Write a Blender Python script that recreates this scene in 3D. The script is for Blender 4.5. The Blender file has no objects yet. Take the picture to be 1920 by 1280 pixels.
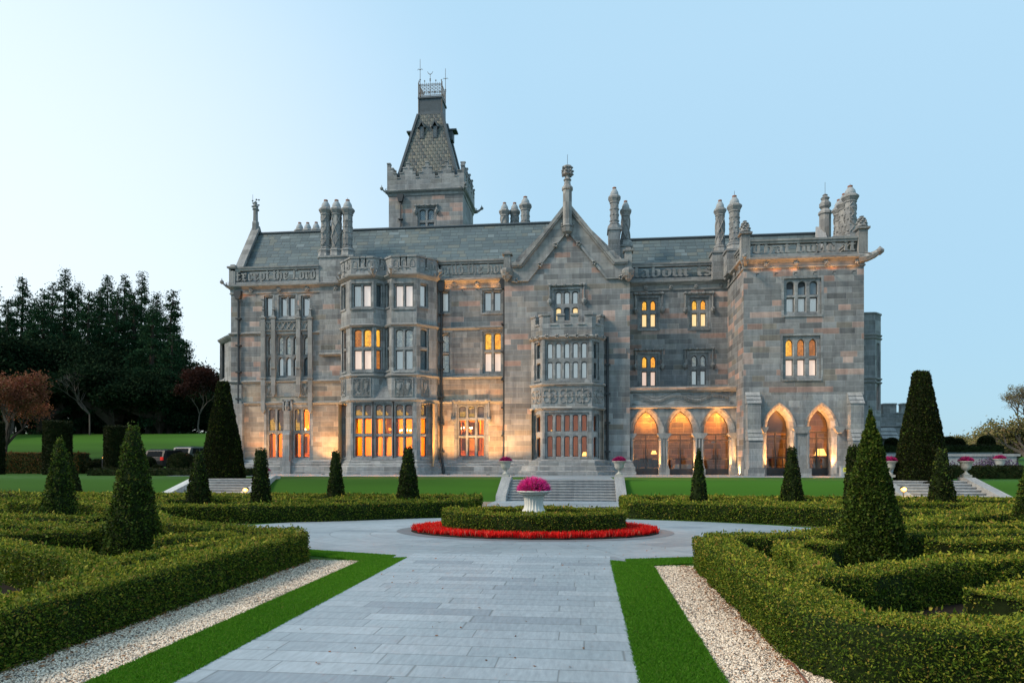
import bpy, math, random
import numpy as np
from mathutils import Vector, Matrix
R = math.radians
random.seed(7)
sc = bpy.context.scene
C = sc.collection

# ------------------------------------------------------------------ camera
H = 2.0; TH = math.atan(140/1280); S_, C_ = math.sin(TH), math.cos(TH)
cam = bpy.data.cameras.new('camera'); cam.lens = 24; cam.sensor_width = 36
cam.shift_y = 224/1920; cam.clip_start = .1; cam.clip_end = 3000
co = bpy.data.objects.new('camera', cam); C.objects.link(co)
co.location = (0, 0, H); co.rotation_euler = (R(90), 0, TH)
sc.camera = co
# ------------------------------------------------------------------ world
SUN_EL, SUN_AZ = R(7), R(-78)      # azimuth from +Y, negative = towards -X
w = bpy.data.worlds.new("World"); sc.world = w; w.use_nodes = True
wt = w.node_tree
bg = wt.nodes['Background']
sky = wt.nodes.new('ShaderNodeTexSky'); sky.sky_type = 'NISHITA'; sky.sun_disc = False
sky.sun_elevation = SUN_EL; sky.sun_rotation = SUN_AZ
sky.air_density = 1.0; sky.dust_density = 0.6; sky.ozone_density = 3.0; sky.altitude = 0
SKY_STRENGTH = 0.15
bg.inputs[1].default_value = SKY_STRENGTH
EXPO = 2.3; K = 2**-EXPO             # the camera is exposed for dusk; lamps and lit windows are rated against that
def wn_(k, **kw):
    n = wt.nodes.new(k)
    for a, b in kw.items(): setattr(n, a, b)
    return n
def wl(a, b): wt.links.new(a, b)
tc = wn_('ShaderNodeTexCoord')
dn = wn_('ShaderNodeVectorMath', operation='DOT_PRODUCT'); wl(tc.outputs['Generated'], dn.inputs[0]); dn.inputs[1].default_value = Vector((-.81, .587, -.02)).normalized()
g1 = wn_('ShaderNodeMapRange', interpolation_type='SMOOTHSTEP'); g1.inputs[1].default_value = .57; g1.inputs[2].default_value = 1.0; wl(dn.outputs['Value'], g1.inputs[0])
sx = wn_('ShaderNodeSeparateXYZ'); wl(tc.outputs['Generated'], sx.inputs[0])
g2 = wn_('ShaderNodeMapRange'); g2.inputs[1].default_value = .0; g2.inputs[2].default_value = .5; g2.inputs[3].default_value = 1; g2.inputs[4].default_value = 0; wl(sx.outputs[2], g2.inputs[0])
def sc_(col, f):
    m = wn_('ShaderNodeVectorMath', operation='SCALE'); 
    if isinstance(col, tuple): m.inputs[0].default_value = col
    else: wl(col, m.inputs[0])
    if isinstance(f, float): m.inputs['Scale'].default_value = f
    else: wl(f, m.inputs['Scale'])
    return m.outputs[0]
def ad_(a, b):
    m = wn_('ShaderNodeVectorMath', operation='ADD'); wl(a, m.inputs[0])
    if isinstance(b, tuple): m.inputs[1].default_value = b
    else: wl(b, m.inputs[1])
    return m.outputs[0]
skyc = ad_(sc_(sky.outputs[0], .06), (.615, .94, 1.18))               # high thin veil
skyc = ad_(skyc, sc_((.60, .40, .24), g1.outputs[0]))               # afterglow in the west (left)
skyc = ad_(skyc, sc_((-.10, -.12, -.15), g2.outputs[0]))              # duller band along the horizon
wl(skyc, bg.inputs[0])
# ------------------------------------------------------------------ sun (soft afterglow, low in the west)
sl = bpy.data.lights.new('sun', 'SUN'); sl.energy = .68; sl.angle = R(14); sl.color = (1, .84, .66)
so = bpy.data.objects.new('sun', sl); C.objects.link(so)
sd = Vector((-.68, -.34, .62)).normalized()
so.rotation_euler = sd.to_track_quat('Z', 'Y').to_euler()
sc.view_settings.view_transform = 'Standard'; sc.view_settings.look = 'None'
sc.view_settings.exposure = EXPO; sc.view_settings.gamma = 1; sc.view_settings.use_curve_mapping = False
sc.render.engine = 'CYCLES'
sc.cycles.use_denoising = True
sc.cycles.max_bounces = 6; sc.cycles.diffuse_bounces = 3; sc.cycles.glossy_bounces = 2
sc.cycles.transparent_max_bounces = 8; sc.cycles.sample_clamp_indirect = 4
sc.cycles.caustics_reflective = False; sc.cycles.caustics_refractive = False

# ------------------------------------------------------------------ pixel <-> place
def ray(px):
    a = (px-960)/1280
    return (-S_+a*C_, C_+a*S_)
def X(px, Y):
    r = ray(px); return Y/r[1]*r[0]
def Z(px, py, Y):
    return H-(py-864)/1280*Y/ray(px)[1]
def G(px, py, z=0.0):
    d = (H-z)*1280/(py-864); r = ray(px)
    return (d*r[0], d*r[1])

# ------------------------------------------------------------------ mesh helper
ORG = {}
def org(p): return ORG.get(p.name, Vector((0, 0, 0))) if p else Vector((0, 0, 0))
def link(name, me, parent=None):
    o = bpy.data.objects.new(name, me); C.objects.link(o)
    if parent: o.parent = parent; ORG[o.name] = org(parent)
    return o
def tag(o, label=None, cat=None, group=None, kind=None):
    if label: o['label'] = label
    if cat: o['category'] = cat
    if group: o['group'] = group
    if kind: o['kind'] = kind
    return o
def empty(name, loc, label=None, cat=None, group=None, rz=0):
    o = bpy.data.objects.new(name, None); C.objects.link(o)
    o.location = loc; o.rotation_euler = (0, 0, rz); o.empty_display_size = .3
    ORG[o.name] = Vector(loc)
    return tag(o, label, cat, group)
def copy_tree(o, parent=None):
    c = o.copy(); C.objects.link(c); c.parent = parent
    for ch in list(o.children): copy_tree(ch, c)
    return c
I4 = Matrix.Identity(4)
class MB:
    def __init__(s): s.v = []; s.f = []; s.m = []; s.cur = 0
    def add(s, pts, faces, M=None):
        n = len(s.v)
        s.v += [(M @ Vector(p)) for p in pts] if M is not None else [Vector(p) for p in pts]
        for f in faces: s.f.append([n+i for i in f]); s.m.append(s.cur)
    def poly(s, pts, M=None): s.add(pts, [list(range(len(pts)))], M)
    def box(s, x0, x1, y0, y1, z0, z1, M=None):
        s.add([(x0,y0,z0),(x1,y0,z0),(x1,y1,z0),(x0,y1,z0),(x0,y0,z1),(x1,y0,z1),(x1,y1,z1),(x0,y1,z1)],
              [(0,3,2,1),(4,5,6,7),(0,1,5,4),(1,2,6,5),(2,3,7,6),(3,0,4,7)], M)
    def prism(s, uz, y0, y1, M=None):          # outline in the (u,z) plane, thick in y
        n = len(uz)
        s.add([(a, y0, b) for a, b in uz]+[(a, y1, b) for a, b in uz],
              [list(range(n)), list(range(2*n-1, n-1, -1))]+[(i, (i+n), (i+1) % n+n, (i+1) % n) for i in range(n)], M)
    def slab(s, xy, z0, z1, M=None):           # outline in plan, thick in z
        n = len(xy)
        s.add([(a, b, z0) for a, b in xy]+[(a, b, z1) for a, b in xy],
              [list(range(n-1, -1, -1)), list(range(n, 2*n))]+[(i, (i+1) % n, (i+1) % n+n, i+n) for i in range(n)], M)
    def lathe(s, prof, n=12, M=None, ph=0, cap=True):
        pts = []
        for r, z in prof:
            for k in range(n):
                a = 2*math.pi*k/n+ph; pts.append((r*math.cos(a), r*math.sin(a), z))
        fs = []
        for j in range(len(prof)-1):
            for k in range(n):
                k2 = (k+1) % n; fs.append((j*n+k, j*n+k2, (j+1)*n+k2, (j+1)*n+k))
        if cap: fs += [list(range(n-1, -1, -1)), [(len(prof)-1)*n+k for k in range(n)]]
        s.add(pts, fs, M)
    def tube(s, pts, r, n=6, r1=None):
        pts = [Vector(p) for p in pts]; L = len(pts); ring = []
        for i, p in enumerate(pts):
            t = (pts[min(i+1, L-1)]-pts[max(i-1, 0)]).normalized()
            a = Vector((0, 0, 1)) if abs(t.z) < .9 else Vector((1, 0, 0))
            b = t.cross(a).normalized(); c = t.cross(b)
            rr = r if r1 is None else r+(r1-r)*i/(L-1)
            for k in range(n):
                an = 2*math.pi*k/n; ring.append(p+b*rr*math.cos(an)+c*rr*math.sin(an))
        fs = [(i*n+k, i*n+(k+1) % n, (i+1)*n+(k+1) % n, (i+1)*n+k) for i in range(L-1) for k in range(n)]
        fs += [list(range(n-1, -1, -1)), [(L-1)*n+k for k in range(n)]]
        s.add(ring, fs)
    def build(s, name, mats, parent=None, smooth=False, local=False):
        og = Vector((0, 0, 0)) if local else org(parent)
        me = bpy.data.meshes.new(name)
        me.from_pydata([tuple(p-og) for p in s.v], [], s.f)
        if not isinstance(mats, (list, tuple)): mats = [mats]
        for m in mats: me.materials.append(m)
        if len(mats) > 1: me.polygons.foreach_set('material_index', s.m)
        if smooth: me.polygons.foreach_set('use_smooth', [True]*len(me.polygons))
        me.update()
        return link(name, me, parent)

def npmesh(name, V, F, MI, mats, parent=None, og=(0, 0, 0), smooth=None):
    """V (n,3) verts, F (m,4) quads"""
    me = bpy.data.meshes.new(name)
    V = np.asarray(V, np.float32)-np.asarray(og, np.float32)
    me.vertices.add(len(V)); me.vertices.foreach_set('co', V.ravel())
    F = np.asarray(F, np.int32)
    k = F.shape[1]
    me.loops.add(F.size); me.loops.foreach_set('vertex_index', F.ravel())
    me.polygons.add(len(F)); me.polygons.foreach_set('loop_start', np.arange(0, F.size, k, dtype=np.int32))
    me.polygons.foreach_set('material_index', np.asarray(MI, np.int32))
    for m in mats: me.materials.append(m)
    me.update(calc_edges=True)
    return link(name, me, parent)

# ------------------------------------------------------------------ node helper
class NT:
    def __init__(s, name, rough=.8, spec=.3):
        s.mat = bpy.data.materials.new(name); s.mat.use_nodes = True
        s.t = s.mat.node_tree; s.b = s.t.nodes['Principled BSDF']
        s.b.inputs['Roughness'].default_value = rough
        s.b.inputs['Specular IOR Level'].default_value = spec
    def n(s, k, **kw):
        nd = s.t.nodes.new(k)
        for a, b in kw.items(): setattr(nd, a, b)
        return nd
    def set(s, sock, v):
        if v is None: return
        if isinstance(v, bpy.types.NodeSocket): s.t.links.new(v, sock)
        else: sock.default_value = v
    def m(s, op, a, b=None, c=None, clamp=False):
        nd = s.n('ShaderNodeMath', operation=op); nd.use_clamp = clamp
        s.set(nd.inputs[0], a); s.set(nd.inputs[1], b); s.set(nd.inputs[2], c)
        return nd.outputs[0]
    def vm(s, op, a, b=None):
        nd = s.n('ShaderNodeVectorMath', operation=op)
        s.set(nd.inputs[0], a); s.set(nd.inputs[1], b)
        return nd.outputs['Value'] if op in ('DOT_PRODUCT', 'LENGTH') else nd.outputs[0]
    def xyz(s, x, y, z=0.0):
        nd = s.n('ShaderNodeCombineXYZ')
        for i, v in enumerate((x, y, z)): s.set(nd.inputs[i], v)
        return nd.outputs[0]
    def sep(s, v):
        nd = s.n('ShaderNodeSeparateXYZ'); s.set(nd.inputs[0], v); return nd.outputs
    def ramp(s, f, stops, const=False):
        nd = s.n('ShaderNodeValToRGB'); cr = nd.color_ramp
        if const: cr.interpolation = 'CONSTANT'
        while len(cr.elements) < len(stops): cr.elements.new(.5)
        for e, (p, c) in zip(cr.elements, stops): e.position = p; e.color = (*c, 1) if len(c) == 3 else c
        s.set(nd.inputs[0], f); return nd.outputs[0]
    def mix(s, f, a, b, mode='MIX'):
        nd = s.n('ShaderNodeMix', data_type='RGBA', blend_type=mode)
        s.set(nd.inputs[0], f)
        for i, v in ((6, a), (7, b)):
            if isinstance(v, tuple) and len(v) == 3: v = (*v, 1)
            s.set(nd.inputs[i], v)
        return nd.outputs[2]
    def noise(s, scale, detail=4, vec=None, rough=.6):
        nd = s.n('ShaderNodeTexNoise'); nd.inputs['Scale'].default_value = scale
        nd.inputs['Detail'].default_value = detail; nd.inputs['Roughness'].default_value = rough
        if vec is not None: s.set(nd.inputs['Vector'], vec)
        return nd.outputs['Fac']
    def vor(s, scale, feature='F1', vec=None, out='Distance'):
        nd = s.n('ShaderNodeTexVoronoi', feature=feature); nd.inputs['Scale'].default_value = scale
        if vec is not None: s.set(nd.inputs['Vector'], vec)
        return nd.outputs[out]
    def pos(s): return s.n('ShaderNodeNewGeometry').outputs['Position']
    def wallco(s):
        """(along the face, up the face) of any upright or pitched face"""
        g = s.n('ShaderNodeNewGeometry'); N = g.outputs['True Normal']
        t = s.vm('NORMALIZE', s.vm('CROSS_PRODUCT', (0, 0, 1), N))
        b = s.vm('CROSS_PRODUCT', N, t)
        return s.vm('DOT_PRODUCT', g.outputs['Position'], t), s.vm('DOT_PRODUCT', g.outputs['Position'], b)
    def blocks(s, u, v, h, w0, w1, j, seed=0.0):
        row = s.m('FLOOR', s.m('DIVIDE', v, h))
        wn = s.n('ShaderNodeTexWhiteNoise', noise_dimensions='2D'); s.set(wn.inputs['Vector'], s.xyz(row, seed+.5))
        r = wn.outputs['Value']
        wd = s.m('MULTIPLY_ADD', r, w1-w0, w0)
        uu = s.m('ADD', s.m('DIVIDE', u, wd), s.m('MULTIPLY', r, 17.3))
        # uneven widths inside a row: bend the coordinate
        uu = s.m('ADD', uu, s.m('MULTIPLY', s.m('SINE', s.m('ADD', s.m('MULTIPLY', uu, 1.7), s.m('MULTIPLY', row, 2.1))), .22))
        col = s.m('FLOOR', uu); fu = s.m('FRACT', uu); fv = s.m('FRACT', s.m('DIVIDE', v, h))
        w2 = s.n('ShaderNodeTexWhiteNoise', noise_dimensions='3D'); s.set(w2.inputs['Vector'], s.xyz(col, row, seed))
        du = s.m('MULTIPLY', s.m('MINIMUM', fu, s.m('SUBTRACT', 1.0, fu)), wd)
        dv = s.m('MULTIPLY', s.m('MINIMUM', fv, s.m('SUBTRACT', 1.0, fv)), h)
        e = s.m('MINIMUM', du, dv)
        mort = s.m('SUBTRACT', 1.0, s.m('DIVIDE', e, j, clamp=True), clamp=True)
        return w2.outputs['Value'], s.sep(w2.outputs['Color']), mort, e
    def bump(s, h, strength=.5, dist=.02):
        nd = s.n('ShaderNodeBump'); nd.inputs['Strength'].default_value = strength; nd.inputs['Distance'].default_value = dist
        s.set(nd.inputs['Height'], h); s.set(s.b.inputs['Normal'], nd.outputs[0])
    def col(s, c): s.set(s.b.inputs['Base Color'], (*c, 1) if isinstance(c, tuple) and len(c) == 3 else c); return s

def stone(name, stops, h, w0, w1, j=.028, mcol=(.38, .39, .39), mix=.34, seed=0.0, tint=(1.22, 1.165, 1.13)):
    t = NT(name, .85, .25); u, v = t.wallco()
    val, rnd, mort, e = t.blocks(u, v, h, w0, w1, j, seed)
    c = t.ramp(val, stops, True)
    c = t.mix(1.0, c, t.ramp(rnd[1], [(0, (.76,)*3), (1, (1.22,)*3)]), 'MULTIPLY')
    n1 = t.noise(1.2, 6); n2 = t.noise(14, 5); n3 = t.noise(70, 3)
    c = t.mix(1.0, c, t.ramp(n1, [(.3, (.82, .83, .85)), (.7, (1.14, 1.12, 1.08))]), 'MULTIPLY')
    c = t.mix(1.0, c, t.ramp(n2, [(.3, (.78,)*3), (.7, (1.2,)*3)]), 'MULTIPLY')
    c = t.mix(t.m('MULTIPLY', mort, mix), c, mcol)
    c = t.mix(1.0, c, tint, 'MULTIPLY')
    # rain streaks
    st = t.noise(1.0, 4, t.xyz(t.m('MULTIPLY', u, 3.0), t.m('MULTIPLY', v, .25), 3.0))
    c = t.mix(1.0, c, t.ramp(st, [(.35, (.8, .8, .82)), (.55, (1.04,)*3)]), 'MULTIPLY')
    t.col(c)
    t.bump(t.m('ADD', t.m('MULTIPLY', t.m('DIVIDE', e, j*2, clamp=True), .6), t.m('ADD', t.m('MULTIPLY', n2, .5), t.m('MULTIPLY', n3, .35))), .6, .02)
    return t.mat
GREY = (.155, .165, .17); 
M = {}
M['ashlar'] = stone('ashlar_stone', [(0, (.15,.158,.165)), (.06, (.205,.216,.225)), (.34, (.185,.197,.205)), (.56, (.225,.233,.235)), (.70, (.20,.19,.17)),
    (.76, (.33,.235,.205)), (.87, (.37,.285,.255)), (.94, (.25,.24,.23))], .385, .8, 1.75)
M['ashlar_uplit'] = stone('ashlar_uplit_stone', [(0, (.23,.21,.19)), (.2, (.29,.265,.235)), (.45, (.32,.28,.24)), (.6, (.27,.255,.235)), (.75, (.36,.28,.23)), (.85, (.20,.198,.19))],
    .385, .8, 1.75, seed=3.0, tint=(1.32, 1.18, 1.06))  # ashlar copy with the warm uplight tone painted into the stone
M['dressed'] = stone('dressed_limestone', [(0, (.20,.215,.225)), (.3, (.23,.243,.25)), (.6, (.255,.265,.27)), (.85, (.215,.225,.225))], .40, .7, 1.2, .022, (.38,.39,.40), .34, seed=5.0)
M['trim'] = stone('carved_limestone', [(0, (.21,.22,.225)), (.5, (.245,.252,.25))], .6, 1.2, 2.0, .012, (.3,.3,.29), .3, seed=8.0)
M['pale_stone'] = stone('pale_step_stone', [(0, (.38,.38,.38)), (.5, (.45,.45,.44))], 9.0, 1.2, 2.6, .01, (.2,.2,.2), .6, seed=9.0, tint=(1, 1, 1))
def slate():
    t = NT('green_slate', .42, .5); u, v = t.wallco()
    val, rnd, mort, e = t.blocks(u, v, .36, .55, .72, .03, 2.0)
    c = t.ramp(val, [(0, (.085,.11,.115)), (.15, (.105,.135,.14)), (.4, (.12,.148,.147)), (.6, (.095,.122,.13)), (.8, (.14,.152,.135)), (.95, (.165,.20,.205))], True)
    c = t.mix(1.0, c, t.ramp(t.noise(5, 5), [(.3, (.8,)*3), (.7, (1.15,)*3)]), 'MULTIPLY')
    c = t.mix(t.m('MULTIPLY', mort, .8), c, (.03, .035, .035)); t.col(c)
    fv = t.m('FRACT', t.m('DIVIDE', v, .36))
    t.bump(t.m('ADD', t.m('ADD', t.m('SUBTRACT', 1.0, fv), t.m('MULTIPLY', rnd[2], .5)), t.m('MULTIPLY', mort, -.6)), .7, .03)
    return t.mat
M['slate'] = slate()
def fishscale():
    t = NT('fishscale_slate', .5, .4); u, v = t.wallco()
    row = t.m('FLOOR', t.m('DIVIDE', v, .34)); off = t.m('MULTIPLY', t.m('MODULO', row, 2.0), .5)
    uu = t.m('ADD', t.m('DIVIDE', u, .42), off); col_ = t.m('FLOOR', uu)
    fu = t.m('SUBTRACT', t.m('FRACT', uu), .5); fv = t.m('FRACT', t.m('DIVIDE', v, .34))
    wn = t.n('ShaderNodeTexWhiteNoise', noise_dimensions='3D'); t.set(wn.inputs['Vector'], t.xyz(col_, row, 1.0))
    c = t.ramp(wn.outputs['Value'], [(0, (.10,.108,.10)), (.2, (.135,.14,.12)), (.5, (.12,.13,.117)), (.7, (.165,.16,.13)), (.9, (.08,.09,.09))], True)
    edge = t.m('ADD', t.m('POWER', t.m('MULTIPLY', t.m('ABSOLUTE', fu), 2.0), 3.0), t.m('POWER', t.m('ABSOLUTE', t.m('SUBTRACT', 1.0, fv)), 4.0))
    c = t.mix(t.m('GREATER_THAN', edge, .86), c, (.035, .035, .03)); t.col(c)
    t.bump(t.m('ADD', t.m('SUBTRACT', 1.0, edge), t.noise(20, 3)), .7, .03)
    return t.mat
M['fishscale'] = fishscale()
def simple(name, c, rough=.7, spec=.4, var=.2, scale=6, metal=0, bump=.2):
    t = NT(name, rough, spec); t.b.inputs['Metallic'].default_value = metal
    n = t.noise(scale, 6)
    t.col(t.mix(1.0, (*c, 1), t.ramp(n, [(.3, (1-var,)*3), (.7, (1+var,)*3)]), 'MULTIPLY'))
    t.bump(t.noise(scale*6, 4), bump, .01)
    return t.mat
M['lead'] = simple('weathered_lead', (.055, .07, .08), .5, .5)
M['iron'] = simple('black_iron', (.03, .033, .037), .5, .5)
M['gilt_iron'] = simple('rusty_iron_cresting', (.16, .12, .09), .6, .4)
M['bronze'] = simple('bronze_frame', (.05, .045, .045), .4, .5)
M['sash'] = simple('window_steel', (.045, .045, .05), .5, .5)
M['pot'] = simple('pale_chimney_pot', (.33, .35, .36), .7)
M['terracotta'] = simple('terracotta', (.3, .13, .08), .8)
M['dark'] = simple('backing_box_black', (.012, .012, .013), .9)
def glass():
    t = NT('clear_glass'); nt = t.t
    tr = t.n('ShaderNodeBsdfTransparent'); tr.inputs[0].default_value = (.93, .92, .9, 1)
    gl = t.n('ShaderNodeBsdfGlossy'); gl.inputs['Roughness'].default_value = .02
    t.set(gl.inputs['Normal'], None)
    bp = t.n('ShaderNodeBump'); bp.inputs['Strength'].default_value = .05; bp.inputs['Distance'].default_value = .02
    nt.links.new(t.noise(2.5, 1), bp.inputs['Height']); nt.links.new(bp.outputs[0], gl.inputs['Normal'])
    fr = t.n('ShaderNodeFresnel'); fr.inputs[0].default_value = 1.5
    mx = t.n('ShaderNodeMixShader'); nt.links.new(t.m('ADD', fr.outputs[0], .05), mx.inputs[0])
    nt.links.new(tr.outputs[0], mx.inputs[1]); nt.links.new(gl.outputs[0], mx.inputs[2])
    nt.links.new(mx.outputs[0], nt.nodes['Material Output'].inputs[0])
    return t.mat
M['glass'] = glass()
def leaded(name, base, lit=None, strength=0, pitch=.115, diamond=False):
    t = NT(name, .12, .7); u, v = t.wallco()
    if diamond:
        a, b = t.m('ADD', u, v), t.m('SUBTRACT', u, v)
    else: a, b = u, v
    fa = t.m('ABSOLUTE', t.m('SUBTRACT', t.m('FRACT', t.m('DIVIDE', a, pitch)), .5))
    fb = t.m('ABSOLUTE', t.m('SUBTRACT', t.m('FRACT', t.m('DIVIDE', b, pitch*1.3)), .5))
    ring = t.m('ABSOLUTE', t.m('SUBTRACT', t.m('LENGTH', 0.0) if False else t.m('SQRT', t.m('ADD', t.m('POWER', fa, 2.0), t.m('POWER', fb, 2.0))), .3))
    line = t.m('MAXIMUM', t.m('GREATER_THAN', t.m('MAXIMUM', fa, fb), .44), 0.0 if diamond else t.m('LESS_THAN', ring, .05))
    wn = t.n('ShaderNodeTexWhiteNoise', noise_dimensions='3D')
    t.set(wn.inputs['Vector'], t.xyz(t.m('FLOOR', t.m('DIVIDE', a, pitch)), t.m('FLOOR', t.m('DIVIDE', b, pitch*1.3)), 0.0))
    tint = t.ramp(wn.outputs['Value'], [(0, (.7,.72,.75)), (.5, (1,1,1)), (1, (1.25,1.2,1.05))])
    t.col(t.mix(line, t.mix(1.0, (*base, 1), tint, 'MULTIPLY'), (.02, .02, .022)))
    t.set(t.b.inputs['Roughness'], t.m('MULTIPLY_ADD', line, .5, .12))
    t.bump(t.m('MULTIPLY_ADD', line, -1.0, wn.outputs['Value']), .35, .01)
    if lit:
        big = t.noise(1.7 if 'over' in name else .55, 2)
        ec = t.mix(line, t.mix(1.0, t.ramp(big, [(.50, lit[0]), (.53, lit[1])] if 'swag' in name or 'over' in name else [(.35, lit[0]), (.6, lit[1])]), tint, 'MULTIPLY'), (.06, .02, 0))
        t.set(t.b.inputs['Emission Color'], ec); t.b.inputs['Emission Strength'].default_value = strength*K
    return t.mat
M['lead_pale'] = leaded('leaded_glass_pale', (.52, .57, .58), ((.42, .50, .52), (.62, .64, .58)), .36)  # pale glow added to lift panes that sit dark in the recess
M['lead_swag'] = leaded('leaded_glass_over_curtain', (.16, .14, .14), ((.10, .07, .06), (.95, .50, .06)), .8)
M['lead_dark'] = leaded('leaded_glass_dark', (.10, .15, .18))
M['lead_diamond'] = leaded('leaded_glass_diamond', (.26, .31, .35), diamond=True, pitch=.16)
M['lead_amber'] = leaded('leaded_glass_lit', (.2, .12, .04), ((.95, .34, .03), (1.0, .60, .06)), 1.7)
M['lead_orange'] = leaded('leaded_glass_dim_lit', (.15, .07, .03), ((.50, .16, .04), (.85, .30, .05)), 1.1)
def blind(name, a, b, strength, folds=True):
    t = NT(name, .8, .2); u, v = t.wallco()
    f = t.m('SINE', t.m('MULTIPLY', u, 55.0)); g = t.noise(.8, 2)
    c = t.mix(t.m('MULTIPLY_ADD', f, .18, g, clamp=True), a, b)
    t.col((.6, .55, .5)); t.set(t.b.inputs['Emission Color'], c); t.b.inputs['Emission Strength'].default_value = strength*K
    return t.mat
M['blind_pink'] = blind('lit_pink_blind', (.86, .55, .40), (1.0, .72, .55), .75)
M['blind_peach'] = blind('sunset_glow_blind', (.62, .62, .66), (.95, .68, .52), .62)  # sunset reflection painted on as a peach glow
M['blind_yellow'] = blind('lit_yellow_blind', (1.0, .55, .18), (1.0, .78, .30), .95)
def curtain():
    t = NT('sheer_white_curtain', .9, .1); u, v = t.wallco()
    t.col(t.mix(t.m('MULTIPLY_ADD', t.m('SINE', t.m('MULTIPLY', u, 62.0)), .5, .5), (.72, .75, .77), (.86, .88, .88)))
    t.b.inputs['Emission Color'].default_value = (.82, .92, .95, 1); t.b.inputs['Emission Strength'].default_value = .22*K  # faint cool glow added to brighten the white cloth
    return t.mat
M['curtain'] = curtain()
M['room_plaster'] = simple('warm_plaster', (.80, .54, .28), .8, .2, .06)
M['room_stone'] = stone('arcade_inner_stone', [(0, (.10,.085,.07)), (.4, (.14,.115,.09)), (.7, (.17,.125,.09))], .42, .8, 1.5, seed=11.0)
M['wood'] = simple('dark_oak', (.09, .045, .025), .5, .4)
M['drape'] = simple('ochre_drape', (.6, .36, .14), .9, .2)
M['white_cloth'] = simple('white_tablecloth', (.8, .8, .78), .9, .2, .04)
def emit(name, c, s):
    t = NT(name); t.col(c); t.b.inputs['Emission Color'].default_value = (*c, 1); t.b.inputs['Emission Strength'].default_value = s*K
    return t.mat
M['bulb'] = emit('glowing_bulb', (1, .72, .35), 14)
M['lens'] = emit('lit_lamp_lens', (1, .62, .22), 9)
M['shade'] = emit('lit_lamp_shade', (1, .5, .12), 3.0)
# ================================================================== THE HOUSE
T = 1.02                                   # terrace level
house = empty('manor_house', (-2, 50, T), 'long grey limestone gothic manor with steep slate roofs, twin bays and lit arched windows', 'manor house')

class Facet:
    """an upright wall plane from plan point A (left) to B (right); local x along, y into the wall, z up"""
    def __init__(s, A, B):
        s.A, s.B = Vector(A), Vector(B); s.L = (s.B-s.A).length; u = (s.B-s.A)/s.L; s.ud = u
        s.M = Matrix(((u.x, -u.y, 0, s.A.x), (u.y, u.x, 0, s.A.y), (0, 0, 1, 0), (0, 0, 0, 1)))
        s.holes = []
    def ud_(s, px):
        r = Vector(ray(px)); u = s.ud
        cr = r.x*u.y-r.y*u.x
        d = (s.A.x*u.y-s.A.y*u.x)/cr
        return d, (r*d-s.A).dot(u)
    def u(s, px): return s.ud_(px)[1]
    def z(s, px, py): return H-(py-864)/1280*s.ud_(px)[0]
    def wall(s, z0, z1, mat, u0=0, u1=None, reveal=.3, parent=None, name='wall', back=False):
        u1 = s.L if u1 is None else u1
        hs = [h for h in s.holes if h[0] < u1-1e-4 and h[1] > u0+1e-4 and h[2] < z1-1e-4 and h[3] > z0+1e-4]
        us = sorted({u0, u1, *[min(max(a, u0), u1) for h in hs for a in h[:2]]})
        zs = sorted({z0, z1, *[min(max(a, z0), z1) for h in hs for a in h[2:4]]})
        mb = MB()
        for i in range(len(us)-1):
            for j in range(len(zs)-1):
                cu, cz = (us[i]+us[i+1])/2, (zs[j]+zs[j+1])/2
                if any(h[0] < cu < h[1] and h[2] < cz < h[3] for h in hs): continue
                mb.poly([(us[i], 0, zs[j]), (us[i+1], 0, zs[j]), (us[i+1], 0, zs[j+1]), (us[i], 0, zs[j+1])], s.M)
        for a, b, c, d in hs:
            r = reveal
            for q in (((a,0,c),(a,r,c),(a,r,d),(a,0,d)), ((b,0,c),(b,0,d),(b,r,d),(b,r,c)),
                      ((a,0,c),(b,0,c),(b,r,c),(a,r,c)), ((a,0,d),(a,r,d),(b,r,d),(b,0,d))): mb.poly(q, s.M)
        return mb.build(name, M[mat] if isinstance(mat, str) else mat, parent or house)

def arch_loop(a, b, c, d, kind, e=0.0, n=9):
    a, b, c, d = a-e, b+e, c-e, d+e
    wd = (b-a)/2; m = (a+b)/2
    rise = {'flat': 0, 'round': .55*wd, 'pointed': 1.75*wd, 'semi': .9*wd, 'gothic': 1.35*wd}[kind]
    pts = [(a, c), (b, c)]
    if kind == 'flat': return pts+[(b, d), (a, d)], d
    zs = d-rise
    for i in range(2*n+1):
        t = 1-i/n                       # 1 .. -1
        at = abs(t)
        if kind in ('pointed', 'gothic'): f = math.sqrt(max(0, 4-(1+at)**2))/math.sqrt(3)
        else: f = (1-at**2.4)**.5*.93+.07*(1-at)
        pts.append((m+wd*t, zs+rise*f))
    return pts, zs

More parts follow.
